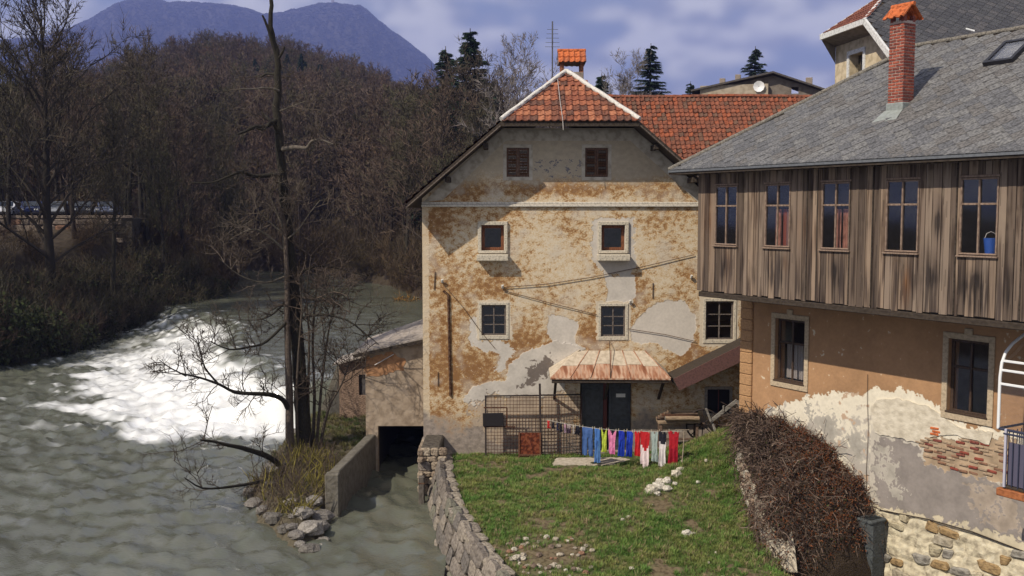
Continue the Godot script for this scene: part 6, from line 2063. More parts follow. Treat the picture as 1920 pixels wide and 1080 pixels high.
# a garment hung by its top: rows of a folded sheet, front and back
func garment(w: float, d: float, shape: String, c1: Color, c2: Color, meet: float, sd: float) -> ArrayMesh:
	var mb := MB.new()
	var rows := 14
	var span := func(v: float) -> Array:
		match shape:
			"trousers":
				if v < 0.36: return [[-0.46, 0.46]]
				return [[-0.5, -0.01 - 0.035 * v], [0.01 + 0.035 * v, 0.5 - 0.04 * v]]
			"shorts":
				if v < 0.5: return [[-0.5, 0.5]]
				return [[-0.5, -0.05], [0.05, 0.5]]
			"vest":
				if v < 0.24: return [[-0.5 + 0.3 * v, -0.5 + 0.2 + 1.2 * v], [0.5 - 0.2 - 1.2 * v, 0.5 - 0.3 * v]]
				return [[-0.45 + 0.04 * v, 0.45 - 0.04 * v]]
			"shirt":
				if v < 0.1: return [[-0.5, -0.14 + v], [0.14 - v, 0.5]]
				return [[-0.5 + 0.06 * sin(v * 3.0), 0.5 - 0.06 * sin(v * 3.0)]]
			"point":
				if v > 0.8: return [[-0.5 + (v - 0.8) * 2.0, 0.5 - (v - 0.8) * 1.2]]
				return [[-0.5, 0.5]]
			"sock":
				return [[-0.3, 0.3 + (0.2 if v > 0.75 else 0.0)]]
		return [[-0.5, 0.5]]
	var pt := func(u: float, v: float, s: float) -> Vector3:
		var fold := 0.035 * sin(u * 13.0 + sd + v * 2.0) * (0.3 + v) + 0.03 * nz.get_noise_2d(u * 60.0 + sd, v * 50.0 + sd)
		return Vector3(u * w * (1.0 - 0.10 * sin(v * 3.0)), -v * d, fold * minf(1.0, w * 4.0) + s)
	for j in rows:
		var v0 := float(j) / rows
		var v1 := float(j + 1) / rows
		var vm := (v0 + v1) * 0.5
		var a: Array = span.call(vm)
		var edge := meet + 0.06 * sin(sd)
		for k in a.size():
			var n := 6
			for q in n:
				var u0 := lerpf(a[k][0], a[k][1], float(q) / n)
				var u1 := lerpf(a[k][0], a[k][1], (q + 1.0) / n)
				var um := (u0 + u1) * 0.5
				var here := edge - 0.25 * absf(um)
				if shape == "point": here = edge + 0.12 - 0.5 * absf(um)
				mb.col = c1 if vm < here else c2
				mb.quad(pt.call(u0, v1, 0.007), pt.call(u1, v1, 0.007), pt.call(u1, v0, 0.007), pt.call(u0, v0, 0.007))
				mb.quad(pt.call(u1, v1, -0.007), pt.call(u0, v1, -0.007), pt.call(u0, v0, -0.007), pt.call(u1, v0, -0.007))
	return mb.mesh(false, true)

func junk() -> void:
	var old := mat("old_plank", lin(0.17, 0.115, 0.085), 0.9, {"tex": T.streak, "tri": Vector3(0.5, 2.5, 2.5)})
	var pale := mat("pale_plank", lin(0.34, 0.25, 0.17), 0.9, {"tex": T.streak, "tri": Vector3(0.5, 2.5, 2.5)})
	var gr := mat("grey_plank", lin(0.26, 0.245, 0.225), 0.9, {"tex": T.streak, "tri": Vector3(0.5, 2.5, 2.5)})
	var by := yard_height(5.75, -34.2)
	var be := thing("work_bench", "old timber work bench under the brown stair roof", "bench", Vector3(5.75, by, -34.35))
	part(be, "top", boxm(Vector3(1.45, 0.10, 0.6), 0.015), pale, Vector3(0, 0.95, 0), Basis(Vector3(0, 0, 1), 0.03))
	for s in [[-1, -1], [-1, 1], [1, -1], [1, 1]]:
		part(be, "leg", boxm(Vector3(0.09, 0.95, 0.09), 0.01), old, Vector3(s[0] * 0.62, 0.45, s[1] * 0.22))
	part(be, "stretcher", boxm(Vector3(1.2, 0.08, 0.05), 0.01), old, Vector3(0, 0.35, 0.22))
	for k in 5:
		var pk := thing("plank", ["dark plank at the bottom of the stack on the work bench", "dark plank second from below on the work bench", "reddish plank in the middle of the stack on the work bench", "short plank near the top of the stack on the work bench", "black sloping plank on top of the stack on the work bench"][k], "plank", Vector3(5.75 + rng.randf_range(-0.06, 0.06), by + 1.045 + k * 0.058, -34.35), 0.0, "planks stacked on the work bench")
		part(pk, "board", boxm(Vector3(1.5 - k * 0.13, 0.05, 0.22), 0.006), [old, old, mats["rust_brown_board"], old, mats["roof_timber"]][k], Vector3(0.05 * k, 0, 0), Basis(Vector3.UP, rng.randf_range(-0.08, 0.08)))
		part(pk, "end_strip", boxm(Vector3(0.012, 0.052, 0.225)), pale, Vector3(-0.745 + k * 0.1, 0, 0), Basis(Vector3.UP, 0.0))
	var lg := thing("log", "short pale log lying at the front of the work bench", "log", Vector3(5.85, by + 1.10, -33.98))
	part(lg, "bark", rod([Vector3(-0.6, 0, 0), Vector3(0.1, 0.01, 0.02), Vector3(0.55, 0, 0)], 0.085, 9), pale)
	part(lg, "end_grain", rod([Vector3(-0.612, 0, 0), Vector3(-0.601, 0, 0)], 0.078, 9), gr)
	# sawing trestle leaning under the cellar window
	var ty := yard_height(7.45, -34.0)
	var tr := thing("sawing_trestle", "grey timber trestle leaning under the cellar window", "trestle", Vector3(7.25, ty, -34.0))
	part(tr, "beam", beam(Vector3(-0.45, 0.30, 0), Vector3(0.45, 1.02, 0), 0.11, 0.08), gr)
	part(tr, "leg", beam(Vector3(-0.45, 0.30, 0.05), Vector3(-0.62, 0.75, 0.05), 0.07, 0.05), gr)
	part(tr, "leg", beam(Vector3(0.45, 1.02, 0.05), Vector3(0.68, 0.38, 0.05), 0.07, 0.05), gr)
	part(tr, "leg", beam(Vector3(-0.40, 0.32, -0.1), Vector3(-0.30, -0.05, 0.15), 0.07, 0.05), gr)
	part(tr, "leg", beam(Vector3(0.40, 0.98, -0.1), Vector3(0.55, -0.02, -0.2), 0.07, 0.05), gr)
	part(tr, "peg", beam(Vector3(0.0, 0.66, 0.03), Vector3(-0.02, 0.84, 0.05), 0.06, 0.05), gr)
	# wheel of an old cart, half hidden
	var wy := yard_height(6.55, -34.3)
	var wh := thing("cart_wheel", "dark iron cart wheel leaning between bench and trestle", "wheel", Vector3(6.6, wy + 0.52, -34.35))
	var pts := []
	for k in 25: pts.append(Vector3(cos(TAU * k / 24.0) * 0.56, sin(TAU * k / 24.0) * 0.56, 0.12 * sin(TAU * k / 24.0)))
	part(wh, "rim", rod(pts, 0.03, 6), mats["dark_iron"])
	for k in 8:
		var a := TAU * k / 8.0
		part(wh, "spoke", rod([Vector3.ZERO, Vector3(cos(a) * 0.55, sin(a) * 0.55, 0.12 * sin(a))], 0.018, 5), mats["dark_iron"])
	part(wh, "hub", rod([Vector3(0, 0, -0.08), Vector3(0, 0, 0.1)], 0.08, 10), old)

# ---------------------------------------------------------------- dead creeper heaped between the rubble spur and the house
func spur_z(x: float) -> float:
	return -1.7 + (x + 0.1) / 4.86 * 3.5

func heap_height(x: float, t: float) -> float:
	var hw := table([[-0.2, 2.75], [0.3, 3.0], [1.2, 3.2], [2.2, 3.15], [3.0, 2.9], [3.6, 2.75], [4.3, 2.35], [4.8, 1.9], [5.2, 1.2], [5.5, 0.2]], x)
	var hl := table([[-0.2, 2.6], [1.0, 2.45], [2.5, 2.05], [4.0, 1.6], [4.8, 1.25], [5.5, 0.0]], x)
	return lerpf(hw, hl, t) + 0.42 * sin(PI * t) + 0.40 * nz.get_noise_2d(x * 18.0, t * 30.0) + 0.16 * nz.get_noise_2d(x * 60.0, t * 110.0)

func heap_point(x: float, t: float) -> Vector3:
	return Vector3(x, heap_height(x, t), lerpf(-1.85, spur_z(x), t))

func make_creeper() -> void:
	rng.seed = 1800
	var sp := thing("rubble_spur", "low whitewashed rubble wall under the dead creeper", "wall", BORIGIN, BTURN)
	var lm := mat("limewashed_rubble", lin(0.50, 0.45, 0.37), 0.95, {"tex": T.stone, "tri": T3(0.6), "hgt": T.height2, "hs": 5.0})
	var rocks := []
	for k in 6:
		var mb := MB.new()
		mb.chamfer(Vector3.ZERO, Vector3(1, 1, 1), 0.22, Basis(), 0.2, rng)
		rocks.append(mb.mesh())
	var wm := stone_mats("spur_stone", [[0.50, 0.46, 0.39], [0.42, 0.36, 0.29], [0.36, 0.27, 0.21], [0.56, 0.52, 0.45]], 1.0)
	var dirv := Vector3(4.86, 0, 3.5).normalized()
	var outv := Vector3(-dirv.z, 0, dirv.x)
	var core := MB.new()
	for k in 20:
		var a := -0.1 + k * 0.26
		var b := a + 0.26
		var pa := heap_point(a, 1.0) - Vector3(0, 0.12, 0)
		var pb := heap_point(b, 1.0) - Vector3(0, 0.12, 0)
		var bow := outv * 0.25
		core.quad(Vector3(pa.x, -1, pa.z) + bow, Vector3(pb.x, -1, pb.z) + bow, pb, pa)
		core.quad(pa, pb, pb - outv * 0.6, pa - outv * 0.6)
	part(sp, "wall", core.mesh(), lm)
	for k in 120:
		var x := rng.randf_range(-0.1, 4.9)
		var p := heap_point(x, 1.0)
		var f := rng.randf()
		var y := lerpf(p.y - 0.15, 0.2, f)
		var s := rng.randf_range(0.16, 0.40)
		part(sp, "stone", rocks[rng.randi() % 6], wm[rng.randi() % 4], Vector3(p.x, y, p.z) + outv * (0.25 * (p.y - y) / (p.y + 1.0) + 0.0), Basis(dirv, Vector3.UP, dirv.cross(Vector3.UP)) * Basis.from_scale(Vector3(s, s * 0.66, 0.16)))
	var pi := thing("concrete_pier", "dark blue grey concrete pier right of the dead creeper", "pier", BORIGIN, BTURN)
	part(pi, "shaft", boxm(Vector3(0.48, 2.9, 0.6), 0.08), mat("blue_concrete", lin(0.085, 0.095, 0.10), 0.9, {"tex": T.blotch, "tri": T3(0.6), "hgt": T.height, "hs": 2.0}), Vector3(5.30, 0.1, -1.3))  # dark blue grey is the shade of this face, put into its colour
	part(pi, "cap", boxm(Vector3(0.5, 0.10, 0.64), 0.04), mats["blue_concrete"], Vector3(5.30, 1.5, -1.3))
	var cr := thing("dead_creeper", "tangled dead brown creeper hanging over the rubble wall", "creeper", BORIGIN, BTURN)
	var st := MB.new()
	var lf := MB.new()
	var heap := MB.new()
	for i in 28:
		for j in 14:
			var q := []
			for e in [[0, 0], [0, 1], [1, 1], [1, 0]]:
				q.append(heap_point(-0.2 + (i + e[0]) * 0.204, (j + e[1]) / 14.0) - Vector3(0, 0.12, 0))
			heap.quad(q[0], q[1], q[2], q[3])
	for j in 14:
		var a := heap_point(5.512, j / 14.0) - Vector3(0, 0.12, 0)
		var b := heap_point(5.512, (j + 1) / 14.0) - Vector3(0, 0.12, 0)
		heap.quad(a, b, b + Vector3(0.25, -2.0, 0), a + Vector3(0.25, -2.0, 0))
	part(cr, "litter", heap.mesh(), mat("creeper_litter", lin(0.060, 0.042, 0.030), 0.95, {"tex": T.soil, "tri": T3(1.2), "hgt": T.height, "hs": 5.0}))
	for k in 10500:
		var x := rng.randf_range(-0.25, 5.4)
		var t := rng.randf()
		if rng.randf() < 0.12: t = 1.0
		if t > 0.9 and rng.randf() < ss(4.2, 2.2, x) * 0.88: continue
		if nz.get_noise_2d(x * 26.0 + 40.0, t * 44.0) > 0.28 and rng.randf() < 0.6: continue
		var p := heap_point(x, t) + Vector3(0, rng.randf_range(-0.1, 0.14), 0)
		if t == 1.0: p = p + outv * rng.randf_range(0.0, 0.35) + Vector3(0, -rng.randf() * rng.randf() * 1.5 * ss(0.3, 2.0, x), 0)
		var dir := (Vector3(rng.randf_range(-0.7, 0.7), rng.randf_range(-0.35, 0.7), rng.randf_range(-0.2, 0.9))).normalized()
		if t == 1.0: dir = Vector3(rng.randf_range(-0.3, 0.3), rng.randf_range(-1.0, 0.1), rng.randf_range(-0.1, 0.3)).normalized()
		var ln := rng.randf_range(0.12, 0.48) if rng.randf() < 0.85 else rng.randf_range(0.5, 0.9)
		var g := rng.randf_range(0.5, 1.5)
		st.col = Color(0.085 * g, 0.058 * g, 0.044 * g) if rng.randf() < 0.86 else Color(0.18 * g, 0.135 * g, 0.105 * g)
		var wdt := rng.randf_range(0.005, 0.014)
		for q in 4:
			var nx := p + dir * (ln / 4.0)
			dir = (dir + Vector3(rng.randf_range(-0.5, 0.5), rng.randf_range(-0.62, 0.12), rng.randf_range(-0.3, 0.3))).normalized()
			var side := dir.cross(Vector3(rng.randf() - 0.5, rng.randf() - 0.5, rng.randf() - 0.5)).normalized()
			var s := side * wdt
			st.quad(p - s, p + s, nx + s * 0.7, nx - s * 0.7)
			p = nx
	for k in 26000:
		var x := rng.randf_range(-0.25, 5.45)
		var t := rng.randf()
		if rng.randf() < 0.10: t = 1.0
		var c := heap_point(x, t) + Vector3(rng.randf_range(-0.1, 0.1), rng.randf_range(-0.06, 0.12) + 0.22 * maxf(0.0, nz.get_noise_2d(x * 70.0, t * 130.0)), rng.randf_range(-0.1, 0.1))
		if t == 1.0: c = c + outv * rng.randf_range(0.0, 0.3) + Vector3(0, -rng.randf() * 0.9, 0)
		var g := rng.randf_range(0.45, 1.4)
		var rust := ss(1.4, 3.0, x + (0.5 - t) * 2.0 + nz.get_noise_2d(x * 20.0, t * 40.0) * 1.5)
		lf.col = (Color(0.075, 0.044, 0.034).lerp(Color(0.145, 0.050, 0.018), rust) if rng.randf() < 0.93 else Color(0.06, 0.075, 0.02)) * g
		if t > 0.5 and rng.randf() < 0.5: continue
		var a := Vector3(rng.randf() - 0.5, rng.randf() - 0.5, rng.randf() - 0.5).normalized()
		var b := a.cross(Vector3(rng.randf() - 0.5, rng.randf() - 0.5, rng.randf() - 0.5)).normalized()
		var s := rng.randf_range(0.014, 0.036)
		lf.quad(c - a * s, c + b * s * 0.6, c + a * s, c - b * s * 0.6 + a.cross(b) * s * 0.4)
	# upright rusty sprigs along the crest
	for k in 340:
		var x := rng.randf_range(-0.1, 4.9)
		var t := rng.randf() * 0.35
		var p := heap_point(x, t)
		var hgt := rng.randf_range(0.08, 0.34) * (1.0 + maxf(0.0, nz.get_noise_2d(x * 50.0, 3.0)) * 1.6)
		var tip := p + Vector3(rng.randf_range(-0.12, 0.12), hgt, rng.randf_range(-0.05, 0.15))
		st.col = Color(0.11, 0.07, 0.05)
		st.sliver(p, tip, 0.016, Vector3(rng.randf() - 0.5, 0, rng.randf() - 0.5).normalized())
		for q in 9:
			var c := p.lerp(tip, rng.randf()) + Vector3(rng.randf_range(-0.05, 0.05), 0, rng.randf_range(-0.05, 0.05))
			lf.col = Color(0.17, 0.058, 0.024) * rng.randf_range(0.5, 1.3)
			var a := Vector3(rng.randf() - 0.5, rng.randf() - 0.3, rng.randf() - 0.5).normalized() * rng.randf_range(0.014, 0.03)
			var b := a.cross(Vector3(rng.randf() - 0.5, rng.randf() - 0.5, rng.randf() - 0.5)).normalized() * 0.014
			lf.quad(c - a, c + b, c + a, c - b)
	part(cr, "stems", st.mesh(false, true), mat("creeper_stems", Color.WHITE, 0.95, {"vc": true}))
	part(cr, "dead_leaves", lf.mesh(false, true), mat("creeper_leaves", Color.WHITE, 0.9, {"vc": true, "back": Color(0.2, 0.2, 0.2)}))

# ---------------------------------------------------------------- trees
func V3(x: float, y: float, z: float) -> Vector3:
	return Vector3(x, y, z)

# twigs along a limb: thin forks, then slivers
func twig_out(mb: MB, p: Vector3, dir: Vector3, ln: float, r: float, lvl: int) -> void:
	var path := PackedVector3Array([p])
	var rr := PackedFloat32Array([r])
	var d := dir
	var seg := 3
	for k in seg:
		d = (d + Vector3(rng.randf_range(-0.35, 0.35), rng.randf_range(-0.18, 0.34), rng.randf_range(-0.35, 0.35))).normalized()
		path.append(path[-1] + d * ln / seg)
		rr.append(lerpf(r, r * 0.5, (k + 1.0) / seg))
	mb.tube(path, rr, 4 if lvl > 1 else 3, false)
	if lvl <= 0: return
	var n := 4 + rng.randi() % 3
	for k in n:
		var t := rng.randf_range(0.25, 1.0)
		var i := mini(int(t * seg), seg - 1)
		var q := path[i].lerp(path[i + 1], t * seg - i)
		var bd := (path[i + 1] - path[i]).normalized()
		var side := bd.cross(Vector3(rng.randf() - 0.5, rng.randf() - 0.5, rng.randf() - 0.5)).normalized()
		twig_out(mb, q, (bd * 0.6 + side * 0.8 + Vector3(0, 0.15, 0)).normalized(), ln * rng.randf_range(0.35, 0.7), r * 0.62, lvl - 1)

func limb(mb: MB, pts: Array, r0: float, r1: float, sides: int, sub := 3) -> PackedVector3Array:
	var c := Curve3D.new()
	for i in pts.size():
		var tin: Vector3 = (pts[maxi(i - 1, 0)] - pts[mini(i + 1, pts.size() - 1)]) / 6.0
		c.add_point(pts[i], tin if i > 0 else Vector3.ZERO, -tin if i < pts.size() - 1 else Vector3.ZERO)
	var path := PackedVector3Array()
	var rr := PackedFloat32Array()
	var n := (pts.size() - 1) * sub
	for k in n + 1:
		var q := c.samplef(float(k) / sub)
		var wob := 0.25 * r0
		q += Vector3(nz.get_noise_2d(q.y * 50.0, q.x * 50.0), 0, nz.get_noise_2d(q.y * 50.0 + 90.0, q.x * 50.0)) * wob
		path.append(q)
		rr.append(lerpf(r0, r1, pow(float(k) / n, 0.85)) * (1.0 + 0.12 * nz.get_noise_2d(q.y * 80.0, q.z * 80.0)))
	mb.tube(path, rr, sides)
	return path

func bark_mat(key: String, c: Color) -> StandardMaterial3D:
	return mat(key, c, 0.95, {"vc": true, "tex": T.bark, "tri": Vector3(2.2, 0.7, 2.2), "hgt": T.height, "hs": 2.0})

func make_spit_tree() -> void:
	rng.seed = 2100
	var tr := thing("river_tree", "tall bare tree with dead snapped top on the spit", "tree", Vector3(-7.7, 0.4, -36.3))
	var o := tr.position
	var trunkm := bark_mat("tree_bark", Color(1, 1, 1))
	var A := [V3(-7.62, 0.3, -36.5), V3(-7.70, 2.03, -36.48), V3(-7.77, 3.62, -36.47), V3(-7.91, 5.58, -36.45), V3(-8.01, 7.53, -36.44), V3(-8.17, 9.46, -36.42), V3(-8.26, 10.80, -36.41), V3(-8.37, 12.13, -36.39), V3(-8.42, 13.27, -36.38), V3(-8.36, 14.40, -36.36), V3(-8.40, 15.24, -36.35), V3(-8.61, 16.08, -36.33), V3(-8.53, 16.82, -36.32), V3(-8.46, 17.74, -36.30)]
	var B := [V3(-8.03, 0.2, -36.00), V3(-8.07, 2.13, -36.03), V3(-8.09, 3.88, -36.07), V3(-8.12, 5.62, -36.10), V3(-8.12, 7.55, -36.13), V3(-8.18, 8.89, -36.17), V3(-8.27, 9.65, -36.20)]
	var rel := func(a: Array) -> Array:
		var out := []
		for p in a: out.append(p - o)
		return out
	var dark := Color(0.034, 0.028, 0.023)
	var pale := Color(0.16, 0.138, 0.112)
	for e in [[A, 0.30, 0.055, dark], [B, 0.17, 0.05, Color(0.11, 0.09, 0.072)]]:
		var mb := MB.new()
		mb.col = e[3]
		limb(mb, rel.call(e[0]), e[1], e[2], 10)
		part(tr, "trunk", mb.mesh(false, true), trunkm)
	var stems := [
		[V3(-7.29, 0.6, -36.80), V3(-7.12, 2.37, -36.82), V3(-6.94, 3.96, -36.85), V3(-6.73, 5.34, -36.88), V3(-6.52, 6.33, -36.90)],
		[V3(-7.45, 0.5, -36.90), V3(-7.34, 2.74, -36.98), V3(-7.40, 4.72, -37.06), V3(-7.28, 6.31, -37.14), V3(-7.11, 7.88, -37.22), V3(-6.91, 9.07, -37.30)],
		[V3(-7.51, 0.5, -36.70), V3(-7.49, 2.81, -36.58), V3(-7.40, 4.80, -36.45), V3(-7.45, 6.38, -36.33), V3(-7.24, 7.93, -36.20)],
		[V3(-7.17, 0.6, -36.80), V3(-6.79, 2.20, -36.63), V3(-6.25, 3.23, -36.47), V3(-5.92, 4.04, -36.30)],
		[V3(-7.80, 0.4, -36.20), V3(-7.83, 2.51, -36.10), V3(-7.70, 4.47, -36.00), V3(-7.54, 6.03, -35.90), V3(-7.61, 7.18, -35.80)]]
	var crown := MB.new()
	for s in stems:
		var mb := MB.new()
		mb.col = Color(0.10, 0.08, 0.065)
		var path := limb(mb, rel.call(s), 0.07, 0.018, 7)
		part(tr, "stem", mb.mesh(false, true), trunkm)
		crown.col = Color(0.092, 0.07, 0.054)
		for k in 13:
			var i := rng.randi_range(int(path.size() * 0.3), path.size() - 1)
			twig_out(crown, path[i], Vector3(rng.randf_range(-1, 1), rng.randf_range(0.1, 0.9), rng.randf_range(-1, 1)).normalized(), rng.randf_range(0.6, 1.6), 0.022, 2)
	# limbs of the snag: few, crooked, the upper ones pale and broken
	var limbs := [
		[[V3(-8.38, 12.32, -36.30), V3(-8.51, 12.69, -35.85), V3(-8.64, 12.38, -35.40), V3(-8.82, 12.39, -34.95)], 0.05, 0.02, dark, 2],
		[[V3(-8.43, 12.79, -36.30), V3(-8.79, 12.52, -35.97), V3(-9.03, 12.49, -35.65), V3(-9.25, 12.33, -35.33), V3(-9.48, 12.18, -35.00)], 0.075, 0.03, dark, 2],
		[[V3(-8.50, 12.6, -36.2), V3(-8.88, 12.95, -36.70), V3(-9.15, 13.15, -37.10)], 0.05, 0.02, dark, 1],
		[[V3(-8.32, 13.83, -36.30), V3(-8.65, 13.87, -35.87), V3(-9.01, 13.78, -35.43), V3(-9.36, 13.73, -35.00)], 0.04, 0.012, pale, 3],
		[[V3(-8.40, 14.39, -36.30), V3(-8.80, 14.46, -36.53), V3(-9.05, 14.38, -36.77), V3(-9.30, 14.45, -37.00)], 0.045, 0.018, dark, 2],
		[[V3(-8.22, 11.75, -36.30), V3(-7.75, 11.81, -36.08), V3(-7.27, 11.78, -35.86), V3(-7.03, 11.99, -35.64), V3(-6.71, 12.03, -35.42), V3(-6.21, 11.86, -35.20)], 0.08, 0.015, Color(0.14, 0.12, 0.10), 7],
		[[V3(-8.23, 10.84, -36.30), V3(-8.53, 10.82, -35.94), V3(-9.10, 10.77, -35.58), V3(-9.38, 10.91, -35.22), V3(-9.75, 10.75, -34.86), V3(-10.20, 10.52, -34.50), V3(-10.9, 10.5, -34.2)], 0.08, 0.015, dark, 7],
		[[V3(-8.39, 15.1, -36.3), V3(-8.59, 15.86, -36.15), V3(-8.78, 16.42, -36.0)], 0.06, 0.025, dark, 0],
		[[V3(-8.36, 14.9, -36.3), V3(-8.15, 15.15, -36.2), V3(-8.05, 15.35, -36.1)], 0.045, 0.02, dark, 0],
		[[V3(-8.30, 13.1, -36.3), V3(-7.9, 13.3, -36.5), V3(-7.4, 13.5, -36.6)], 0.02, 0.008, pale, 3],
		[[V3(-8.12, 2.43, -36.00), V3(-8.26, 2.83, -35.64), V3(-8.61, 3.05, -35.29), V3(-9.18, 3.15, -34.93), V3(-9.64, 3.27, -34.57), V3(-10.08, 3.61, -34.21), V3(-10.61, 3.89, -33.86), V3(-11.12, 4.10, -33.50)], 0.085, 0.02, dark, 16],
		[[V3(-10.17, 3.56, -34.50), V3(-10.57, 4.15, -34.33), V3(-10.68, 4.82, -34.17), V3(-10.71, 5.3, -34.00)], 0.03, 0.01, dark, 8],
		[[V3(-10.98, 3.99, -33.60), V3(-11.44, 4.29, -33.40), V3(-11.75, 4.6, -33.20)], 0.025, 0.008, dark, 6],
		[[V3(-7.9, 0.45, -34.6), V3(-8.21, 1.19, -33.60), V3(-8.81, 1.65, -32.90), V3(-9.22, 1.92, -32.30), V3(-9.61, 2.14, -31.90), V3(-9.92, 2.28, -31.50)], 0.10, 0.02, dark, 7],
		[[V3(-7.9, 0.4, -34.0), V3(-8.39, 0.55, -32.9), V3(-9.09, 0.66, -31.9), V3(-9.75, 0.83, -31.12), V3(-10.12, 1.34, -30.50)], 0.06, 0.012, dark, 7],
		[[V3(-8.07, 5.62, -36.10), V3(-8.74, 4.91, -35.58), V3(-9.18, 4.79, -35.05), V3(-9.78, 4.77, -34.52), V3(-10.26, 5.12, -34.00)], 0.05, 0.012, dark, 14],
		[[V3(-8.05, 6.40, -36.10), V3(-8.77, 5.77, -36.57), V3(-9.48, 5.52, -37.03), V3(-10.40, 5.51, -37.50)], 0.04, 0.01, dark, 12],
		[[V3(-7.88, 5.60, -36.30), V3(-6.92, 5.82, -36.05), V3(-5.92, 5.65, -35.80), V3(-5.12, 5.11, -35.55), V3(-4.7, 4.85, -35.20)], 0.045, 0.01, dark, 14],
		[[V3(-7.95, 7.15, -36.30), V3(-7.18, 7.53, -36.53), V3(-6.25, 7.42, -36.77), V3(-5.31, 7.11, -37.00)], 0.04, 0.01, dark, 12],
		[[V3(-8.00, 7.92, -36.30), V3(-8.74, 8.70, -35.87), V3(-9.20, 8.90, -35.43), V3(-9.83, 8.54, -35.00)], 0.04, 0.01, pale, 10],
		[[V3(-8.19, 8.89, -36.20), V3(-8.41, 9.46, -36.13), V3(-8.61, 10.03, -36.07), V3(-8.65, 10.50, -36.00)], 0.035, 0.01, pale, 7],
		[[V3(-8.19, 8.89, -36.20), V3(-7.96, 9.46, -36.27), V3(-7.76, 10.04, -36.33), V3(-7.40, 10.72, -36.40)], 0.035, 0.01, pale, 7],
		[[V3(-8.19, 8.70, -36.20), V3(-8.59, 9.08, -36.03), V3(-8.92, 9.46, -35.87), V3(-9.10, 9.65, -35.70)], 0.03, 0.01, pale, 6],
		[[V3(-8.14, 8.50, -36.20), V3(-7.63, 8.89, -36.03), V3(-7.21, 9.46, -35.87), V3(-6.79, 9.93, -35.70)], 0.03, 0.01, pale, 7],
		[[V3(-8.15, 7.2, -36.20), V3(-8.8, 7.0, -35.7), V3(-9.6, 7.3, -35.3), V3(-10.2, 7.9, -35.0)], 0.035, 0.008, Color(0.13, 0.11, 0.09), 9],
		[[V3(-7.95, 6.5, -36.40), V3(-7.1, 6.4, -35.9), V3(-6.3, 6.7, -35.4), V3(-5.6, 6.5, -35.1)], 0.03, 0.008, Color(0.13, 0.10, 0.08), 11]]
	for e in limbs:
		crown.col = e[3]
		var path := limb(crown, rel.call(e[0]), e[1] * 1.3, e[2] * 1.3, 6)
		crown.col = (e[3] as Color).lerp(Color(0.10, 0.075, 0.058), 0.6)
		for k in int(e[4] * 1.1):
			var i := rng.randi_range(int(path.size() * 0.25), path.size() - 2)
			var bd := (path[i + 1] - path[i]).normalized()
			var side := bd.cross(Vector3(rng.randf() - 0.5, rng.randf() - 0.5, rng.randf() - 0.5)).normalized()
			twig_out(crown, path[i], (bd * 0.5 + side + Vector3(0, 0.25, 0)).normalized(), rng.randf_range(0.45, 1.35), 0.02, 2)
	part(tr, "crown", crown.mesh(false, true), trunkm)
	# yellow green shrub round its foot
	var sh := thing("yellow_shrub", "low shrub of yellow green lichened stems round the tree's foot", "shrub", Vector3(-7.6, 0.2, -34.0))
	var st := MB.new()
	for k in 1700:
		var x := rng.randf_range(-9.2, -5.7)
		var z := rng.randf_range(-36.4, -28.6)
		if spit_height(x, z) < 0.0: continue
		if pow((x + 7.4) / 1.75, 2) + pow((z + 32.4) / 4.0, 2) > 1.0: continue
		if z > -31.5 and rng.randf() < 0.5: continue
		var p := Vector3(x, spit_height(x, z) - 0.05, z) - sh.position
		var g := rng.randf_range(0.6, 1.25)
		var yel := rng.randf() < 0.20 + 0.9 * nz.get_noise_2d(x * 14.0, z * 14.0)
		st.col = Color(0.19 * g, 0.16 * g, 0.038 * g) if yel else Color(0.10 * g, 0.075 * g, 0.055 * g)
		var d := Vector3(rng.randf_range(-0.7, 0.7), rng.randf_range(0.5, 1.0), rng.randf_range(-0.7, 0.7)).normalized()
		var ln := rng.randf_range(0.25, 0.95)
		var path := PackedVector3Array([p])
		for q in 3:
			d = (d + Vector3(rng.randf_range(-0.35, 0.35), rng.randf_range(-0.2, 0.3), rng.randf_range(-0.35, 0.35))).normalized()
			path.append(path[-1] + d * ln / 3)
		var w := rng.randf_range(0.014, 0.030) if yel else rng.randf_range(0.006, 0.014)
		st.tube(path, PackedFloat32Array([w, w * 0.9, w * 0.7, w * 0.4]), 4, false)
		for q in 3:
			var s := path[1 + q % 3]
			st.sliver(s, s + Vector3(rng.randf_range(-0.25, 0.25), rng.randf_range(-0.05, 0.3), rng.randf_range(-0.25, 0.25)), 0.014, Vector3(rng.randf() - 0.5, 0.2, rng.randf() - 0.5).normalized())
	part(sh, "stems", st.mesh(false, true), mat("shrub_stems", Color.WHITE, 0.9, {"vc": true}))

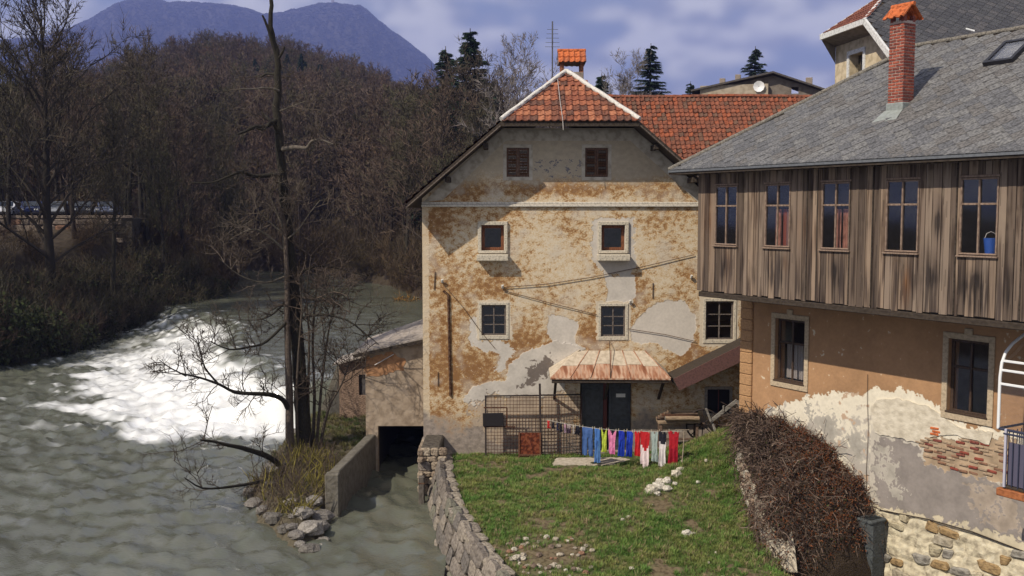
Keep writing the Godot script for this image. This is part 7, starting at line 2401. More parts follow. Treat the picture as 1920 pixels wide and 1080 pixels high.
# a bare broadleaf tree of the wood, foot at the origin; trunk and crown apart
func bare_tree(h: float, r: float, base: float, spread: float, fine: int, tw: float, tc: Color, bc: Color, n := 15) -> Array:
	var tk := MB.new()
	var cr := MB.new()
	tk.col = bc
	var pts := []
	var lean := Vector3(rng.randf_range(-0.06, 0.06), 0, rng.randf_range(-0.06, 0.06))
	for k in 6:
		var t := k / 5.0
		pts.append(Vector3(rng.randf_range(-0.02, 0.02) * h * t, h * 0.9 * t - 0.3, rng.randf_range(-0.02, 0.02) * h * t) + lean * h * t)
	var path := limb(tk, pts, r, r * 0.12, 7, 2)
	for k in n:
		var t := lerpf(base, 0.97, (k + rng.randf() * 0.8) / n)
		var i := mini(int(t * (path.size() - 1)), path.size() - 2)
		var p := path[i].lerp(path[i + 1], t * (path.size() - 1) - i)
		var a := k * 2.4 + rng.randf_range(-0.5, 0.5)
		var up := lerpf(0.55, 1.5, t) + rng.randf_range(-0.15, 0.3)
		var d := Vector3(cos(a), up, sin(a)).normalized()
		var ln := h * spread * lerpf(1.0, 0.45, (t - base) / (1.0 - base)) * rng.randf_range(0.75, 1.2)
		bough(cr, p, d, ln, r * 0.34 * lerpf(1.0, 0.5, t), fine, tw, tc, bc)
	return [tk, cr]

func bough(mb: MB, p: Vector3, dir: Vector3, ln: float, r: float, lvl: int, tw: float, tc: Color, bc: Color) -> void:
	var path := PackedVector3Array([p])
	var rr := PackedFloat32Array([r])
	var d := dir
	for k in 3:
		d = (d + Vector3(rng.randf_range(-0.22, 0.22), rng.randf_range(-0.05, 0.30), rng.randf_range(-0.22, 0.22))).normalized()
		path.append(path[-1] + d * ln / 3)
		rr.append(r * (1.0 - 0.28 * (k + 1)))
	mb.col = bc.lerp(tc, 0.4)
	if lvl >= 1:
		mb.tube(path, rr, 4 if lvl > 1 else 3, false)
	else:
		for k in 3:
			mb.sliver(path[k], path[k + 1], tw * 1.4, d.cross(Vector3(rng.randf() - 0.5, rng.randf() - 0.5, rng.randf() - 0.5)).normalized())
	mb.col = tc * rng.randf_range(0.75, 1.25)
	var n := 6 if lvl >= 1 else 5
	for k in n:
		var t := rng.randf_range(0.2, 1.0)
		var i := mini(int(t * 3), 2)
		var q := path[i].lerp(path[i + 1], t * 3 - i)
		var bd := (path[i + 1] - path[i]).normalized()
		var side := bd.cross(Vector3(rng.randf() - 0.5, rng.randf() - 0.5, rng.randf() - 0.5)).normalized()
		var nd := (bd * 0.75 + side * 0.75 + Vector3(0, 0.2, 0)).normalized()
		if lvl >= 1:
			bough(mb, q, nd, ln * rng.randf_range(0.38, 0.6), r * 0.45, lvl - 1, tw, tc, bc)
		else:
			mb.sliver(q, q + nd * ln * rng.randf_range(0.35, 0.8), tw, nd.cross(Vector3(rng.randf() - 0.5, rng.randf() - 0.5, rng.randf() - 0.5)).normalized())

# spruce: whorls of drooping boughs hung with needles
func spruce(h: float, wd: float, gaps: float, col: Color) -> Array:
	var tk := MB.new()
	var cr := MB.new()
	tk.col = Color(0.07, 0.055, 0.045)
	limb(tk, [Vector3(0, -0.4, 0), Vector3(0.05, h * 0.5, 0), Vector3(0, h, 0)], h * 0.014, 0.02, 6, 3)
	var y := h * 0.12
	while y < h * 0.985:
		var t := y / h
		var ln := wd * pow(1.0 - t, 0.85) * rng.randf_range(0.8, 1.15) + 0.12
		var n := 9
		for k in n:
			if rng.randf() < gaps: continue
			var yj := y + rng.randf_range(-0.3, 0.3)
			var a := TAU * k / n + y * 1.7 + rng.randf_range(-0.2, 0.2)
			var out := Vector3(cos(a), 0, sin(a))
			var l := ln * rng.randf_range(0.7, 1.1)
			var p := Vector3(0, yj, 0)
			for q in 7:
				var f0 := q / 7.0
				var f1 := (q + 1) / 7.0
				var a0 := p + out * l * f0 + Vector3(0, l * (0.22 * f0 - 0.62 * f0 * f0 + 0.40 * pow(f0, 3)), 0)
				var a1 := p + out * l * f1 + Vector3(0, l * (0.22 * f1 - 0.62 * f1 * f1 + 0.40 * pow(f1, 3)), 0)
				var side := Vector3(-out.z, 0, out.x)
				var g := rng.randf_range(0.6, 1.35)
				cr.col = col * g
				var sp := 0.26 * l * (1.0 - f0 * 0.6) + 0.14
				for s in [-1, 1]:
					var tip: Vector3 = a1 + side * s * sp * rng.randf_range(0.6, 1.2) + Vector3(0, -rng.randf_range(0.02, 0.16), 0) + out * sp * 0.5
					cr.sliver(a0, tip, 0.16, (out + Vector3(0, 0.6, 0)).normalized())
					cr.sliver(a0, tip + Vector3(0, -0.15, 0), 0.14, Vector3(0, 1, 0))
				cr.sliver(a0, a1, 0.15, side)
				if rng.randf() < 0.7:
					cr.sliver(a1, a1 + Vector3(rng.randf_range(-0.1, 0.1), -rng.randf_range(0.15, 0.4), rng.randf_range(-0.1, 0.1)), 0.14, side)
		y += lerpf(0.62, 0.34, t) * maxf(1.0, h / 18.0)
	return [tk, cr]

func tree_thing(called: String, label: String, group: String, pair: Array, mk: Material, mc: Material, at: Vector3, turn: float, s: Vector3) -> Node3D:
	var o := thing(called, label, "tree", at, turn, group)
	part(o, "trunk", pair[0], mk, Vector3.ZERO, Basis.from_scale(s))
	part(o, "crown", pair[1], mc, Vector3.ZERO, Basis.from_scale(s))
	return o

func shrub_mesh(n: int, h: float, tw: float, tc: Color, leaves := 0, lc := Color.BLACK) -> ArrayMesh:
	var mb := MB.new()
	for k in n:
		var a := rng.randf() * TAU
		var p := Vector3(cos(a), 0, sin(a)) * rng.randf() * 0.5
		var d := Vector3(cos(a) * 0.6, 1.0, sin(a) * 0.6).normalized()
		bough(mb, p, d, h * rng.randf_range(0.6, 1.0), 0.02, 1, tw, tc, tc)
	for k in leaves:
		var th := rng.randf() * TAU
		var c := Vector3(cos(th), 0, sin(th)) * sqrt(rng.randf()) * h * 0.62
		c.y = rng.randf() * h * (1.0 - 0.4 * c.length() / h)
		var u := Vector3(rng.randf() - 0.5, rng.randf() - 0.5, rng.randf() - 0.5).normalized()
		var w := u.cross(Vector3(rng.randf() - 0.5, rng.randf() - 0.5, rng.randf() - 0.5)).normalized()
		var s := rng.randf_range(0.04, 0.10)
		mb.col = lc * rng.randf_range(0.5, 1.5)
		mb.quad(c - u * s, c + w * s, c + u * s, c - w * s)
	return mb.mesh(false, true)

func make_woods() -> void:
	rng.seed = 2500
	var bark := mat("wood_bark", Color.WHITE, 0.95, {"vc": true})
	var kinds := []       # finer trees for the near bank
	var tints := [[Color(0.095, 0.074, 0.056), Color(0.030, 0.025, 0.021)], [Color(0.090, 0.078, 0.048), Color(0.028, 0.024, 0.019)], [Color(0.115, 0.080, 0.058), Color(0.032, 0.026, 0.022)], [Color(0.085, 0.077, 0.042), Color(0.025, 0.021, 0.017)]]
	for k in 4:
		var b := bare_tree(16.0, 0.24, [0.28, 0.40, 0.22, 0.35][k], [0.30, 0.22, 0.34, 0.26][k], 2, 0.042, tints[k][0], tints[k][1], 22)
		kinds.append([b[0].mesh(false, true), b[1].mesh(false, true)])
	print("near tree tris ", kinds[0][1].surface_get_array_len(0) / 3)
	# trees one can tell apart on the far bank: [x, z, height, kind, label]
	var far := "bare trees along the far bank"
	var list := [
		[-36.5, -69.0, 15.0, 3, "bare tree at the left picture edge near the parked cars"],
		[-31.5, -79.0, 17.5, 1, "bare tree with broken pale limb right of the large dark one"],
		[-38.8, -88.0, 14.5, 2, ""], [-33.4, -92.0, 16.0, 1, ""], [-36.0, -98.0, 18.0, 0, ""], [-31.0, -95.5, 15.0, 2, ""], [-29.3, -101.0, 17.0, 1, "slim bare tree at the water's bend behind the snag"],
		[-34.0, -106.0, 17.0, 0, ""], [-30.8, -109.0, 14.0, 3, ""], [-39.5, -104.0, 19.0, 1, ""], [-33.5, -116.0, 16.0, 2, ""], [-37.0, -119.0, 18.0, 3, ""], [-41.5, -112.0, 17.0, 2, ""], [-44.0, -98.0, 18.0, 0, ""],
		[-36.5, -84.0, 16.0, 2, ""], [-43.0, -86.0, 17.0, 3, ""], [-30.3, -87.5, 12.5, 3, ""], [-48.0, -120.0, 18.0, 1, ""], [-41.0, -126.0, 17.0, 0, ""]]
	for e in list:
		var y := land_height(e[0], e[1])
		var s: float = e[2] / 16.0
		var lab: String = e[4] if e[4] else "slender bare brown tree in the row on the far bank"
		tree_thing("bare_tree", lab, far, kinds[e[3]], bark, bark, Vector3(e[0], y - 0.1, e[1]), rng.randf() * 360.0, Vector3(s, s, s))
	var big := bare_tree(24.0, 0.46, 0.16, 0.33, 2, 0.05, Color(0.070, 0.058, 0.040), Color(0.020, 0.017, 0.014), 34)
	tree_thing("bare_tree", "large dark bare tree with forking crown above the parked cars", far, [big[0].mesh(false, true), big[1].mesh(false, true)], bark, bark, Vector3(-33.6, land_height(-33.6, -73.0) - 0.1, -73.0), 40.0, Vector3.ONE)
	# right bank, behind the mill's left shoulder
	var near_right := [
		[-7.2, -92.0, 18.5, 2, "full brown bare tree left of the mill roof"], [-4.2, -96.0, 20.5, 0, "tall brown bare tree close beside the mill's left rake"], [-10.4, -99.0, 17.0, 1, ""], [-13.5, -108.0, 15.5, 2, ""], [-8.6, -106.0, 19.0, 3, ""], [-2.6, -90.0, 16.0, 1, ""], [-11.0, -116.0, 18.0, 0, ""], [-16.0, -120.0, 16.0, 2, ""], [-5.8, -86.0, 12.0, 3, "low olive bare tree just above the mill's left eave"], [-19.5, -132.0, 17.0, 1, ""], [-1.5, -101.0, 18.0, 2, ""], [-14.5, -127.0, 19.0, 3, ""]]
	for e in near_right:
		var y := land_height(e[0], e[1])
		var s: float = e[2] / 16.0
		var lab: String = e[4] if e[4] else "brown bare tree in the thicket upstream of the mill"
		tree_thing("bare_tree", lab, "thicket upstream of the mill", kinds[e[3]], bark, bark, Vector3(e[0], y - 0.1, e[1]), rng.randf() * 360.0, Vector3(s * 1.15, s, s * 1.15))
	# pale bare trees on the sky line
	var pb := bare_tree(16.0, 0.12, 0.15, 0.23, 2, 0.034, Color(0.19, 0.165, 0.155), Color(0.16, 0.14, 0.13), 36)
	var pm := [pb[0].mesh(false, true), pb[1].mesh(false, true)]
	for e in [[0.7, -78.0, 23.0, "pale bare tree against the sky left of the mill gable"], [8.8, -86.0, 22.8, "pale bare tree on the sky line right of the mill chimney"], [27.5, -118.0, 24.0, "tiny bare tree beside the distant house gable"]]:
		var y := land_height(e[0], e[1])
		var s: float = (e[2] - y) / 15.5
		tree_thing("pale_bare_tree", e[3], "pale trees on the sky line", pm, bark, bark, Vector3(e[0], y, e[1]), rng.randf() * 360.0, Vector3(s, s, s))
	# spruces
	var sps := []
	for k in 3:
		var b := spruce(18.0, [3.4, 3.2, 3.8][k], [0.08, 0.15, 0.40][k], [Color(0.018, 0.036, 0.020), Color(0.022, 0.040, 0.026), Color(0.022, 0.036, 0.028)][k])
		sps.append([b[0].mesh(false, true), b[1].mesh(false, true)])
	print("spruce tris ", sps[0][1].surface_get_array_len(0) / 3)
	for e in [[-4.6, -112.0, 29.6, 0, "tallest dark spruce left of the mill"], [-7.4, -114.0, 28.0, 1, "dark spruce just left of the tallest one"], [-2.2, -118.0, 25.0, 1, "dark spruce right of the tallest one"], [13.6, -100.0, 26.0, 2, "open branched spruce on the sky line above the tiled wing"], [8.1, -92.0, 22.0, 0, "small dense spruce beside the pale tree right of the gable"], [31.0, -130.0, 30.6, 2, "bushy spruce behind the distant house"], [17.9, -102.0, 22.6, 2, "low ragged spruce left of the distant house"]]:
		var y := land_height(e[0], e[1])
		var s: float = (e[2] - y) / 18.0
		tree_thing("spruce_tree", e[4], "spruces on the sky line", sps[e[3]], bark, bark, Vector3(e[0], y, e[1]), rng.randf() * 360.0, Vector3(s * 1.6, s, s * 1.6))
	make_hill_wood(bark, sps)
	make_bank_shrubs(bark)

func make_hill_wood(bark: Material, sps: Array) -> void:
	rng.seed = 2600
	var kinds := []
	for k in 5:
		var tw: float = [0.07, 0.09, 0.08, 0.11, 0.08][k]
		var b := bare_tree(15.0, 0.17, [0.42, 0.3, 0.5, 0.36, 0.44][k], [0.22, 0.28, 0.18, 0.26, 0.24][k], 1, tw, Color(0.108, 0.086, 0.066), Color(0.040, 0.034, 0.028))
		var mb := MB.new()
		mb.add(b[0], Transform3D())
		mb.add(b[1], Transform3D())
		kinds.append(mb.mesh(false, true))
	print("hill tree tris ", kinds[0].surface_get_array_len(0) / 3)
	var places := [[], [], [], [], []]
	var cols := []
	for k in 5: cols.append(PackedColorArray())
	var n := 0
	while n < 5200:
		var z := -lerpf(104.0, 430.0, pow(rng.randf(), 0.8))
		var x := rng.randf_range(-0.60, 0.10) * -z
		if x > shore_left(z) - 3.0 and x < shore_right(z) + 2.0 and z > -152.0: continue
		if x > -2.0 and z > -150.0: continue
		var y := land_height(x, z)
		if y < 2.0: continue
		var s := rng.randf_range(0.7, 1.15)
		var k := rng.randi() % 5
		places[k].append(Transform3D(Basis(Vector3.UP, rng.randf() * TAU).scaled(Vector3(s * 1.1, s, s * 1.1)), Vector3(x, y - 0.2, z)))
		var g := rng.randf_range(0.7, 1.2)
		var w := nz.get_noise_2d(x * 1.2, z * 1.2)
		var c := Color(1.0, 0.93, 0.92).lerp(Color(0.82, 0.92, 0.62), ss(0.0, 0.4, w)).lerp(Color(1.12, 0.92, 0.80), ss(0.0, -0.4, w))
		cols[k].append(c * g)
		n += 1
	for k in 5:
		tag(multi(self, "hillside_wood", kinds[k], bark, places[k], cols[k]), "brown leafless wood covering the hillside beyond the river", "wood")
	# dark conifers within the wood
	var sp := []
	var sc := PackedColorArray()
	for e in [[-62.0, -260.0, 14.0], [-57.0, -265.0, 16.0], [-52.0, -268.0, 15.0], [-47.0, -262.0, 13.0], [-66.0, -270.0, 14.0], [-43.0, -272.0, 15.0], [-55.0, -280.0, 16.0], [-61.0, -285.0, 15.0], [-49.0, -285.0, 16.0], [-38.0, -280.0, 14.0], [-105.0, -230.0, 13.0], [-20.0, -170.0, 14.0]]:
		for q in 2:
			var x: float = e[0] + rng.randf_range(-3, 3)
			var z: float = e[1] + rng.randf_range(-4, 4)
			var s: float = e[2] / 18.0 * rng.randf_range(0.8, 1.1)
			sp.append(Transform3D(Basis(Vector3.UP, rng.randf() * TAU).scaled(Vector3(s * 1.2, s, s * 1.2)), Vector3(x, land_height(x, z), z)))
			sc.append(Color(0.9, 0.95, 1.1))
	tag(multi(self, "hillside_conifers", sps[0][1], bark, sp, sc), "dark conifer patch within the hillside wood", "wood")

func make_bank_shrubs(bark: Material) -> void:
	rng.seed = 2700
	var brown := shrub_mesh(16, 2.2, 0.03, Color(0.085, 0.062, 0.042))
	var olive := shrub_mesh(12, 2.2, 0.03, Color(0.075, 0.065, 0.04), 420, Color(0.030, 0.036, 0.012))
	var ivy := shrub_mesh(7, 2.6, 0.03, Color(0.05, 0.045, 0.03), 1500, Color(0.026, 0.032, 0.011))
	# brushwood along both banks: one mass nobody could count
	var places := []
	var cols := PackedColorArray()
	for i in 900:
		var z := -rng.randf_range(60.0, 150.0)
		var left := rng.randf() < 0.6
		var x: float = shore_left(z) - 0.2 - pow(rng.randf(), 1.6) * 14.0 if left else shore_right(z) + 0.3 + pow(rng.randf(), 1.4) * 9.0
		if not left and z > -80.0: continue
		if left and z > -112.0 and z < -66.0 and x < shore_left(z) - 7.2 and x > shore_left(z) - 13.0: continue
		var s := rng.randf_range(0.6, 1.5)
		if left and z < -66.0 and z > -92.0: s = minf(s, 0.75)
		places.append(Transform3D(Basis(Vector3.UP, rng.randf() * TAU).scaled(Vector3(s, s * rng.randf_range(0.8, 1.5), s)), Vector3(x, land_height(x, z) - 0.1, z)))
		var g := rng.randf_range(0.6, 1.15)
		cols.append(Color(g, g * rng.randf_range(0.9, 1.05), g * rng.randf_range(0.75, 1.0)))
	tag(multi(self, "bank_brushwood", brown, bark, places, cols), "bare brown brushwood along the river banks", "brushwood")
	var p2 := []
	var c2 := PackedColorArray()
	for i in 260:
		var z := -rng.randf_range(61.0, 92.0)
		var x := shore_left(z) + 0.4 - pow(rng.randf(), 1.2) * 5.5
		var s := rng.randf_range(0.6, 1.15)
		p2.append(Transform3D(Basis(Vector3.UP, rng.randf() * TAU).scaled(Vector3(s, s, s)), Vector3(x, land_height(x, z) - 0.3, z)))
		var g := rng.randf_range(0.5, 1.1)
		c2.append(Color(g, g, g))
	tag(multi(self, "bank_ivy", olive, bark, p2, c2), "dark ivy and bramble hanging over the left bank", "ivy")
	for e in [[-32.2, -62.4, 1.5, "large dark evergreen bush at the left edge over the water"], [-31.3, -65.6, 1.3, "dark mossy bush second from the left edge over the water"], [-30.6, -69.3, 1.15, "dark bush below the old stone terrace"], [-33.6, -60.0, 1.6, "dark bush cut by the left picture edge"], [-27.6, -93.6, 0.8, "small dark evergreen at the river bend left of the snag"]]:
		var o := thing("evergreen_bush", e[3], "bush", Vector3(e[0], land_height(e[0], e[1]) - 0.3, e[1]), rng.randf() * 360.0, "evergreen bushes on the far bank")
		part(o, "foliage", ivy, bark, Vector3.ZERO, Basis.from_scale(Vector3(e[2], e[2] * 1.2, e[2])))
		part(o, "stem", rod([Vector3(0, -0.2, 0), Vector3(0.05, 1.2 * e[2], 0)], 0.06, 6), mat("bush_stem", lin(0.06, 0.05, 0.04)))
	var ob := shrub_mesh(14, 2.0, 0.03, Color(0.20, 0.12, 0.04), 500, Color(0.20, 0.10, 0.02))
	var og := thing("orange_shrub", "orange leaved shrub on the right bank beside the mill wall", "shrub", Vector3(-9.2, land_height(-9.2, -88.0) - 0.2, -88.0))
	part(og, "foliage", ob, bark)
	part(og, "stem", rod([Vector3(0, -0.2, 0), Vector3(0, 0.8, 0)], 0.05, 6), mats["bush_stem"])

# ---------------------------------------------------------------- buildings behind, terrace and cars
func make_tower_house() -> void:
	rng.seed = 2900
	var t := thing("tall_house", "tall cream house with clipped gable and dark slate roof behind", "house", Vector3(13.81, 0, -40.0), 9.25)
	var cream := mat("cream_render", lin(0.62, 0.52, 0.36), 0.95, {"tex": T.blotch, "tri": T3(0.3), "hgt": T.height2, "hs": 2.0})
	var white := mat("white_trim", lin(0.70, 0.70, 0.68), 0.7, {"tex": T.grain, "tri": T3(0.5)})
	# gable wall looks left (-x); u runs towards the viewer
	var hole := Rect2(-2.66, 14.0, 1.12, 2.05)
	part(t, "gable_wall", wall_mesh(PackedVector2Array([V(-3.95, 6), V(5.6, 6), V(5.6, 12.2), V(0.1, 16.85), V(-3.75, 16.85), V(-3.95, 16.7)]), [hole], Vector3(0.8, 0, 0), Vector3(0, 0, 1), Vector3.UP, 0.4), cream)
	var fw := MB.new()
	fw.quad(Vector3(0.8, 6, 5.6), Vector3(14, 6, 5.6), Vector3(14, 12.3, 5.6), Vector3(0.8, 12.3, 5.6))
	fw.quad(Vector3(14, 6, -3.95), Vector3(0.8, 6, -3.95), Vector3(0.8, 16.7, -3.95), Vector3(14, 16.7, -3.95))
	part(t, "front_wall", fw.mesh(), cream)
	var wn := Node3D.new()
	wn.name = "window"
	t.add_child(wn)
	var sm := MB.new()
	for e in [[-2.76, 15.0, 0.18, 2.35], [-1.44, 15.0, 0.18, 2.35]]:
		sm.chamfer(Vector3(0.775, e[1], e[0]), Vector3(0.06, e[3], e[2]), 0.01)
	sm.chamfer(Vector3(0.775, 16.14, -2.1), Vector3(0.057, 0.18, 1.5), 0.01)
	part(wn, "surround", sm.mesh(), white)
	part(wn, "sash", boxm(Vector3(0.05, 2.0, 0.07)), mats["black_frame"], Vector3(1.05, 15.0, -2.1))
	part(wn, "pane", boxm(Vector3(0.01, 2.0, 1.1)), pane_mat(), Vector3(1.08, 15.0, -2.1))
	part(wn, "dark_room", boxm(Vector3(0.02, 2.05, 1.12)), mats["black_opening"], Vector3(1.19, 15.02, -2.1))  # black sheet close behind the pane paints in the unlit room
	var roof := Node3D.new()
	roof.name = "roof"
	t.add_child(roof)
	var c0 := Vector3(0, 17, 0)
	var c1 := Vector3(0, 17, -3.69)
	var ap := Vector3(2.0, 18.52, -1.85)
	var re := Vector3(14.5, 18.52, -1.85)
	var f0 := Vector3(0, 12.05, 6.0)
	var f1 := Vector3(14.5, 12.05, 6.0)
	var bk := MB.new()
	var dn := Vector3(0, -0.14, 0)
	bk.quad(f0, f1, re, ap); bk.tri(f0, ap, c0); bk.tri(c1, c0, ap)
	bk.quad(f0 + dn, c0 + dn, ap + dn, re + dn)
	bk.tri(c1, ap, Vector3(0.5, 16.6, -4.1)); bk.quad(Vector3(0.5, 16.6, -4.1), ap, re, Vector3(14.5, 16.6, -4.1))
	part(roof, "boarding", bk.mesh(), mats["roof_timber"])
	# boxed eave under the clipped end
	var so := MB.new()
	so.quad(c0 + dn, c1 + dn, Vector3(0.8, 16.62, -3.95), Vector3(0.8, 16.62, 0.3))
	so.quad(c0 + dn, Vector3(0.8, 16.62, 0.3), Vector3(0.8, 12.0, 5.6), f0 + dn)
	so.tri(c1 + dn, Vector3(0.8, 15.9, -3.96), Vector3(0.8, 16.62, -3.96))
	part(roof, "soffit", so.mesh(), mat("dusky_soffit", lin(0.30, 0.27, 0.24), 0.9, {"tex": T.blotch, "tri": T3(0.4)}))
	for e in [[c0, c1], [c0, f0], [c1, ap], [c0, ap]]:
		part(roof, "white_fascia", beam(e[0] + Vector3(-0.02, -0.05, 0), e[1] + Vector3(-0.02, -0.05, 0), 0.22, 0.10), white)
	# red tiles of the clipped end
	var vs := []
	for k in 3: vs.append(clay_tile(0.2, 0.33, rng))
	var tc := [mat("dark_red_tile", lin(0.17, 0.065, 0.05), 0.9, {"tex": T.terracotta, "tri": T3(1.2)}), mat("dark_red_tile_b", lin(0.22, 0.085, 0.06), 0.9, {"tex": T.terracotta, "tri": T3(1.2)})]
	var uz := Vector3(0, 0, 1)
	var mid := (c0 + c1) * 0.5
	var uy := (ap - mid).normalized()
	var un := uz.cross(uy).normalized()
	var ln := (ap - mid).length()
	var pl := []
	var q := 0.05
	while q < ln - 0.2:
		var half := 1.85 * (1.0 - q / ln)
		var n := int(half * 2 / 0.2)
		for k in n: pl.append(Transform3D(Basis(uz, uy, un), mid + uz * (-n * 0.1 + k * 0.2) + uy * q + un * 0.02))
		q += 0.28
	cover(roof, "tile", "tile_rest", pl, vs, tc, Vector3(0, 9.5, 0), 300)
	# slates of the long slope
	var ds := []
	for k in 3: ds.append(diamond_slate(0.36, rng))
	var ms := [mat("dark_slate_a", lin(0.085, 0.085, 0.092), 0.8, {"tex": T.slate, "tri": T3(0.8)}), mat("dark_slate_b", lin(0.105, 0.10, 0.105), 0.8, {"tex": T.slate, "tri": T3(0.8)}), mat("dark_slate_c", lin(0.07, 0.07, 0.078), 0.8, {"tex": T.slate, "tri": T3(0.8)})]
	var sy := (ap - Vector3(ap.x, f0.y, f0.z)).normalized()
	var ux := Vector3.RIGHT
	var sn := ux.cross(sy)
	var sl := (ap - Vector3(ap.x, f0.y, f0.z)).length()
	var sp := []
	var row := 0
	q = 3.2
	while q < sl:
		var y := f0.y + sy.y * q
		var xl := 0.05 + maxf(0.0, (y - 17.0) / 1.52) * 2.0
		var x := (0.24 if row % 2 else 0.0)
		while x < 14.3:
			if x > xl:
				sp.append(Transform3D(Basis(ux, sy, sn) * Basis(Vector3(0, 0, 1), rng.randf_range(-0.02, 0.02)), Vector3(x, f0.y, f0.z) + sy * q + sn * 0.006))
			x += 0.48
		q += 0.24
		row += 1
	cover(roof, "slate", "slate_rest", sp, ds, ms, Vector3(0, 9.5, 0), 300)
	part(roof, "slate", boxm(Vector3(0.34, 0.12, 0.02)), white, Vector3(4.2, f0.y, f0.z) + sy * 7.2 + sn * 0.04, Basis(ux, sy, sn) * Basis(Vector3(0, 0, 1), -0.5))

func make_distant_house() -> void:
	var h := thing("distant_house", "low distant house with shallow dark roof on the sky line", "house", Vector3(20.5, 12.7, -92.0), -16.0)
	var wall := mat("distant_render", lin(0.42, 0.36, 0.28), 0.95, {"tex": T.blotch, "tri": T3(0.2)})
	var shade := mat("distant_gable", lin(0.20, 0.17, 0.145), 0.95, {"tex": T.blotch, "tri": T3(0.2)})  # darker copy of the render, with the gable's shade put into the colour
	var dark := mat("distant_roof", lin(0.09, 0.08, 0.075), 0.9, {"tex": T.blotch, "tri": T3(0.4)})
	var holes := [Rect2(4.6, 7.35, 0.6, 0.6)]
	part(h, "front_wall", wall_mesh(PackedVector2Array([V(-3.4, -4), V(8.6, -4), V(8.6, 7.0), V(3.0, 9.0), V(-3.4, 7.9)]), holes, Vector3(0, 0, 0), Vector3.RIGHT, Vector3.UP, 0.3), shade)
	part(h, "balcony_wall", boxm(Vector3(6.0, 1.0, 0.3)), wall, Vector3(-0.4, 7.75, 0.35))
	part(h, "balcony_wall", boxm(Vector3(6.0, 0.5, 0.3)), wall, Vector3(-0.2, 6.65, 0.95))
	for x in [-2.4, -0.2, 1.9]:
		var w := Node3D.new()
		w.name = "window"
		h.add_child(w, true)
		part(w, "frame", boxm(Vector3(0.8, 0.6, 0.05)), mats["black_frame"], Vector3(x, 8.0, 0.03))
		part(w, "pane", boxm(Vector3(0.66, 0.46, 0.03)), pane_mat(), Vector3(x, 8.0, 0.06))
	var rf := MB.new()
	var dn := Vector3(0, -0.16, 0)
	for s in [[Vector3(-4.2, 7.9, 0.8), Vector3(3.0, 9.3, 0.8)], [Vector3(3.0, 9.3, 0.8), Vector3(9.4, 6.9, 0.8)]]:
		var b := Vector3(0, 0, -8)
		rf.quad(s[0], s[1], s[1] + b, s[0] + b)
		rf.quad(s[0] + dn, s[0], s[0] + b, s[0] + b + dn)
		rf.quad(s[0] + dn, s[1] + dn, s[1], s[0])
		rf.quad(s[0] + dn, s[0] + b + dn, s[1] + b + dn, s[1] + dn)
	part(h, "roof", rf.mesh(), dark)
	var rf2 := MB.new()
	rf2.quad(Vector3(-1.0, 6.5, 1.0), Vector3(9.0, 6.5, 1.0), Vector3(8.5, 6.9, -0.1), Vector3(-1.0, 6.9, -0.1))
	rf2.quad(Vector3(-1.0, 6.36, 1.0), Vector3(9.0, 6.36, 1.0), Vector3(9.0, 6.5, 1.0), Vector3(-1.0, 6.5, 1.0))
	part(h, "lower_roof", rf2.mesh(), dark)
	for e in [[6.1, 8.2, 0.6], [-1.6, 8.4, 0.5], [-0.2, 8.7, 0.5]]:
		part(h, "chimney", boxm(Vector3(e[2], 1.1, 0.6), 0.03), mats["chimney_render"], Vector3(e[0], e[1] + 0.2, -2.0))
	for p in [Vector3(-3.6, 6.6, 1.0), Vector3(1.8, 8.0, 0.7), Vector3(4.2, 6.2, 1.3)]:
		var d := Node3D.new()
		d.name = "dish"
		h.add_child(d, true)
		d.position = p
		var mb := MB.new()
		for k in 10:
			var a := TAU * k / 10.0
			var b := TAU * (k + 1) / 10.0
			mb.tri(Vector3(0, 0, -0.12), Vector3(cos(a) * 0.5, sin(a) * 0.5, 0.05), Vector3(cos(b) * 0.5, sin(b) * 0.5, 0.05))
		part(d, "reflector", mb.mesh(), mat("dish_white", lin(0.75, 0.75, 0.75), 0.5))
		part(d, "arm", rod([Vector3(0, 0, -0.1), Vector3(0, -0.1, -0.5)], 0.04, 5), mats["grey_iron"])

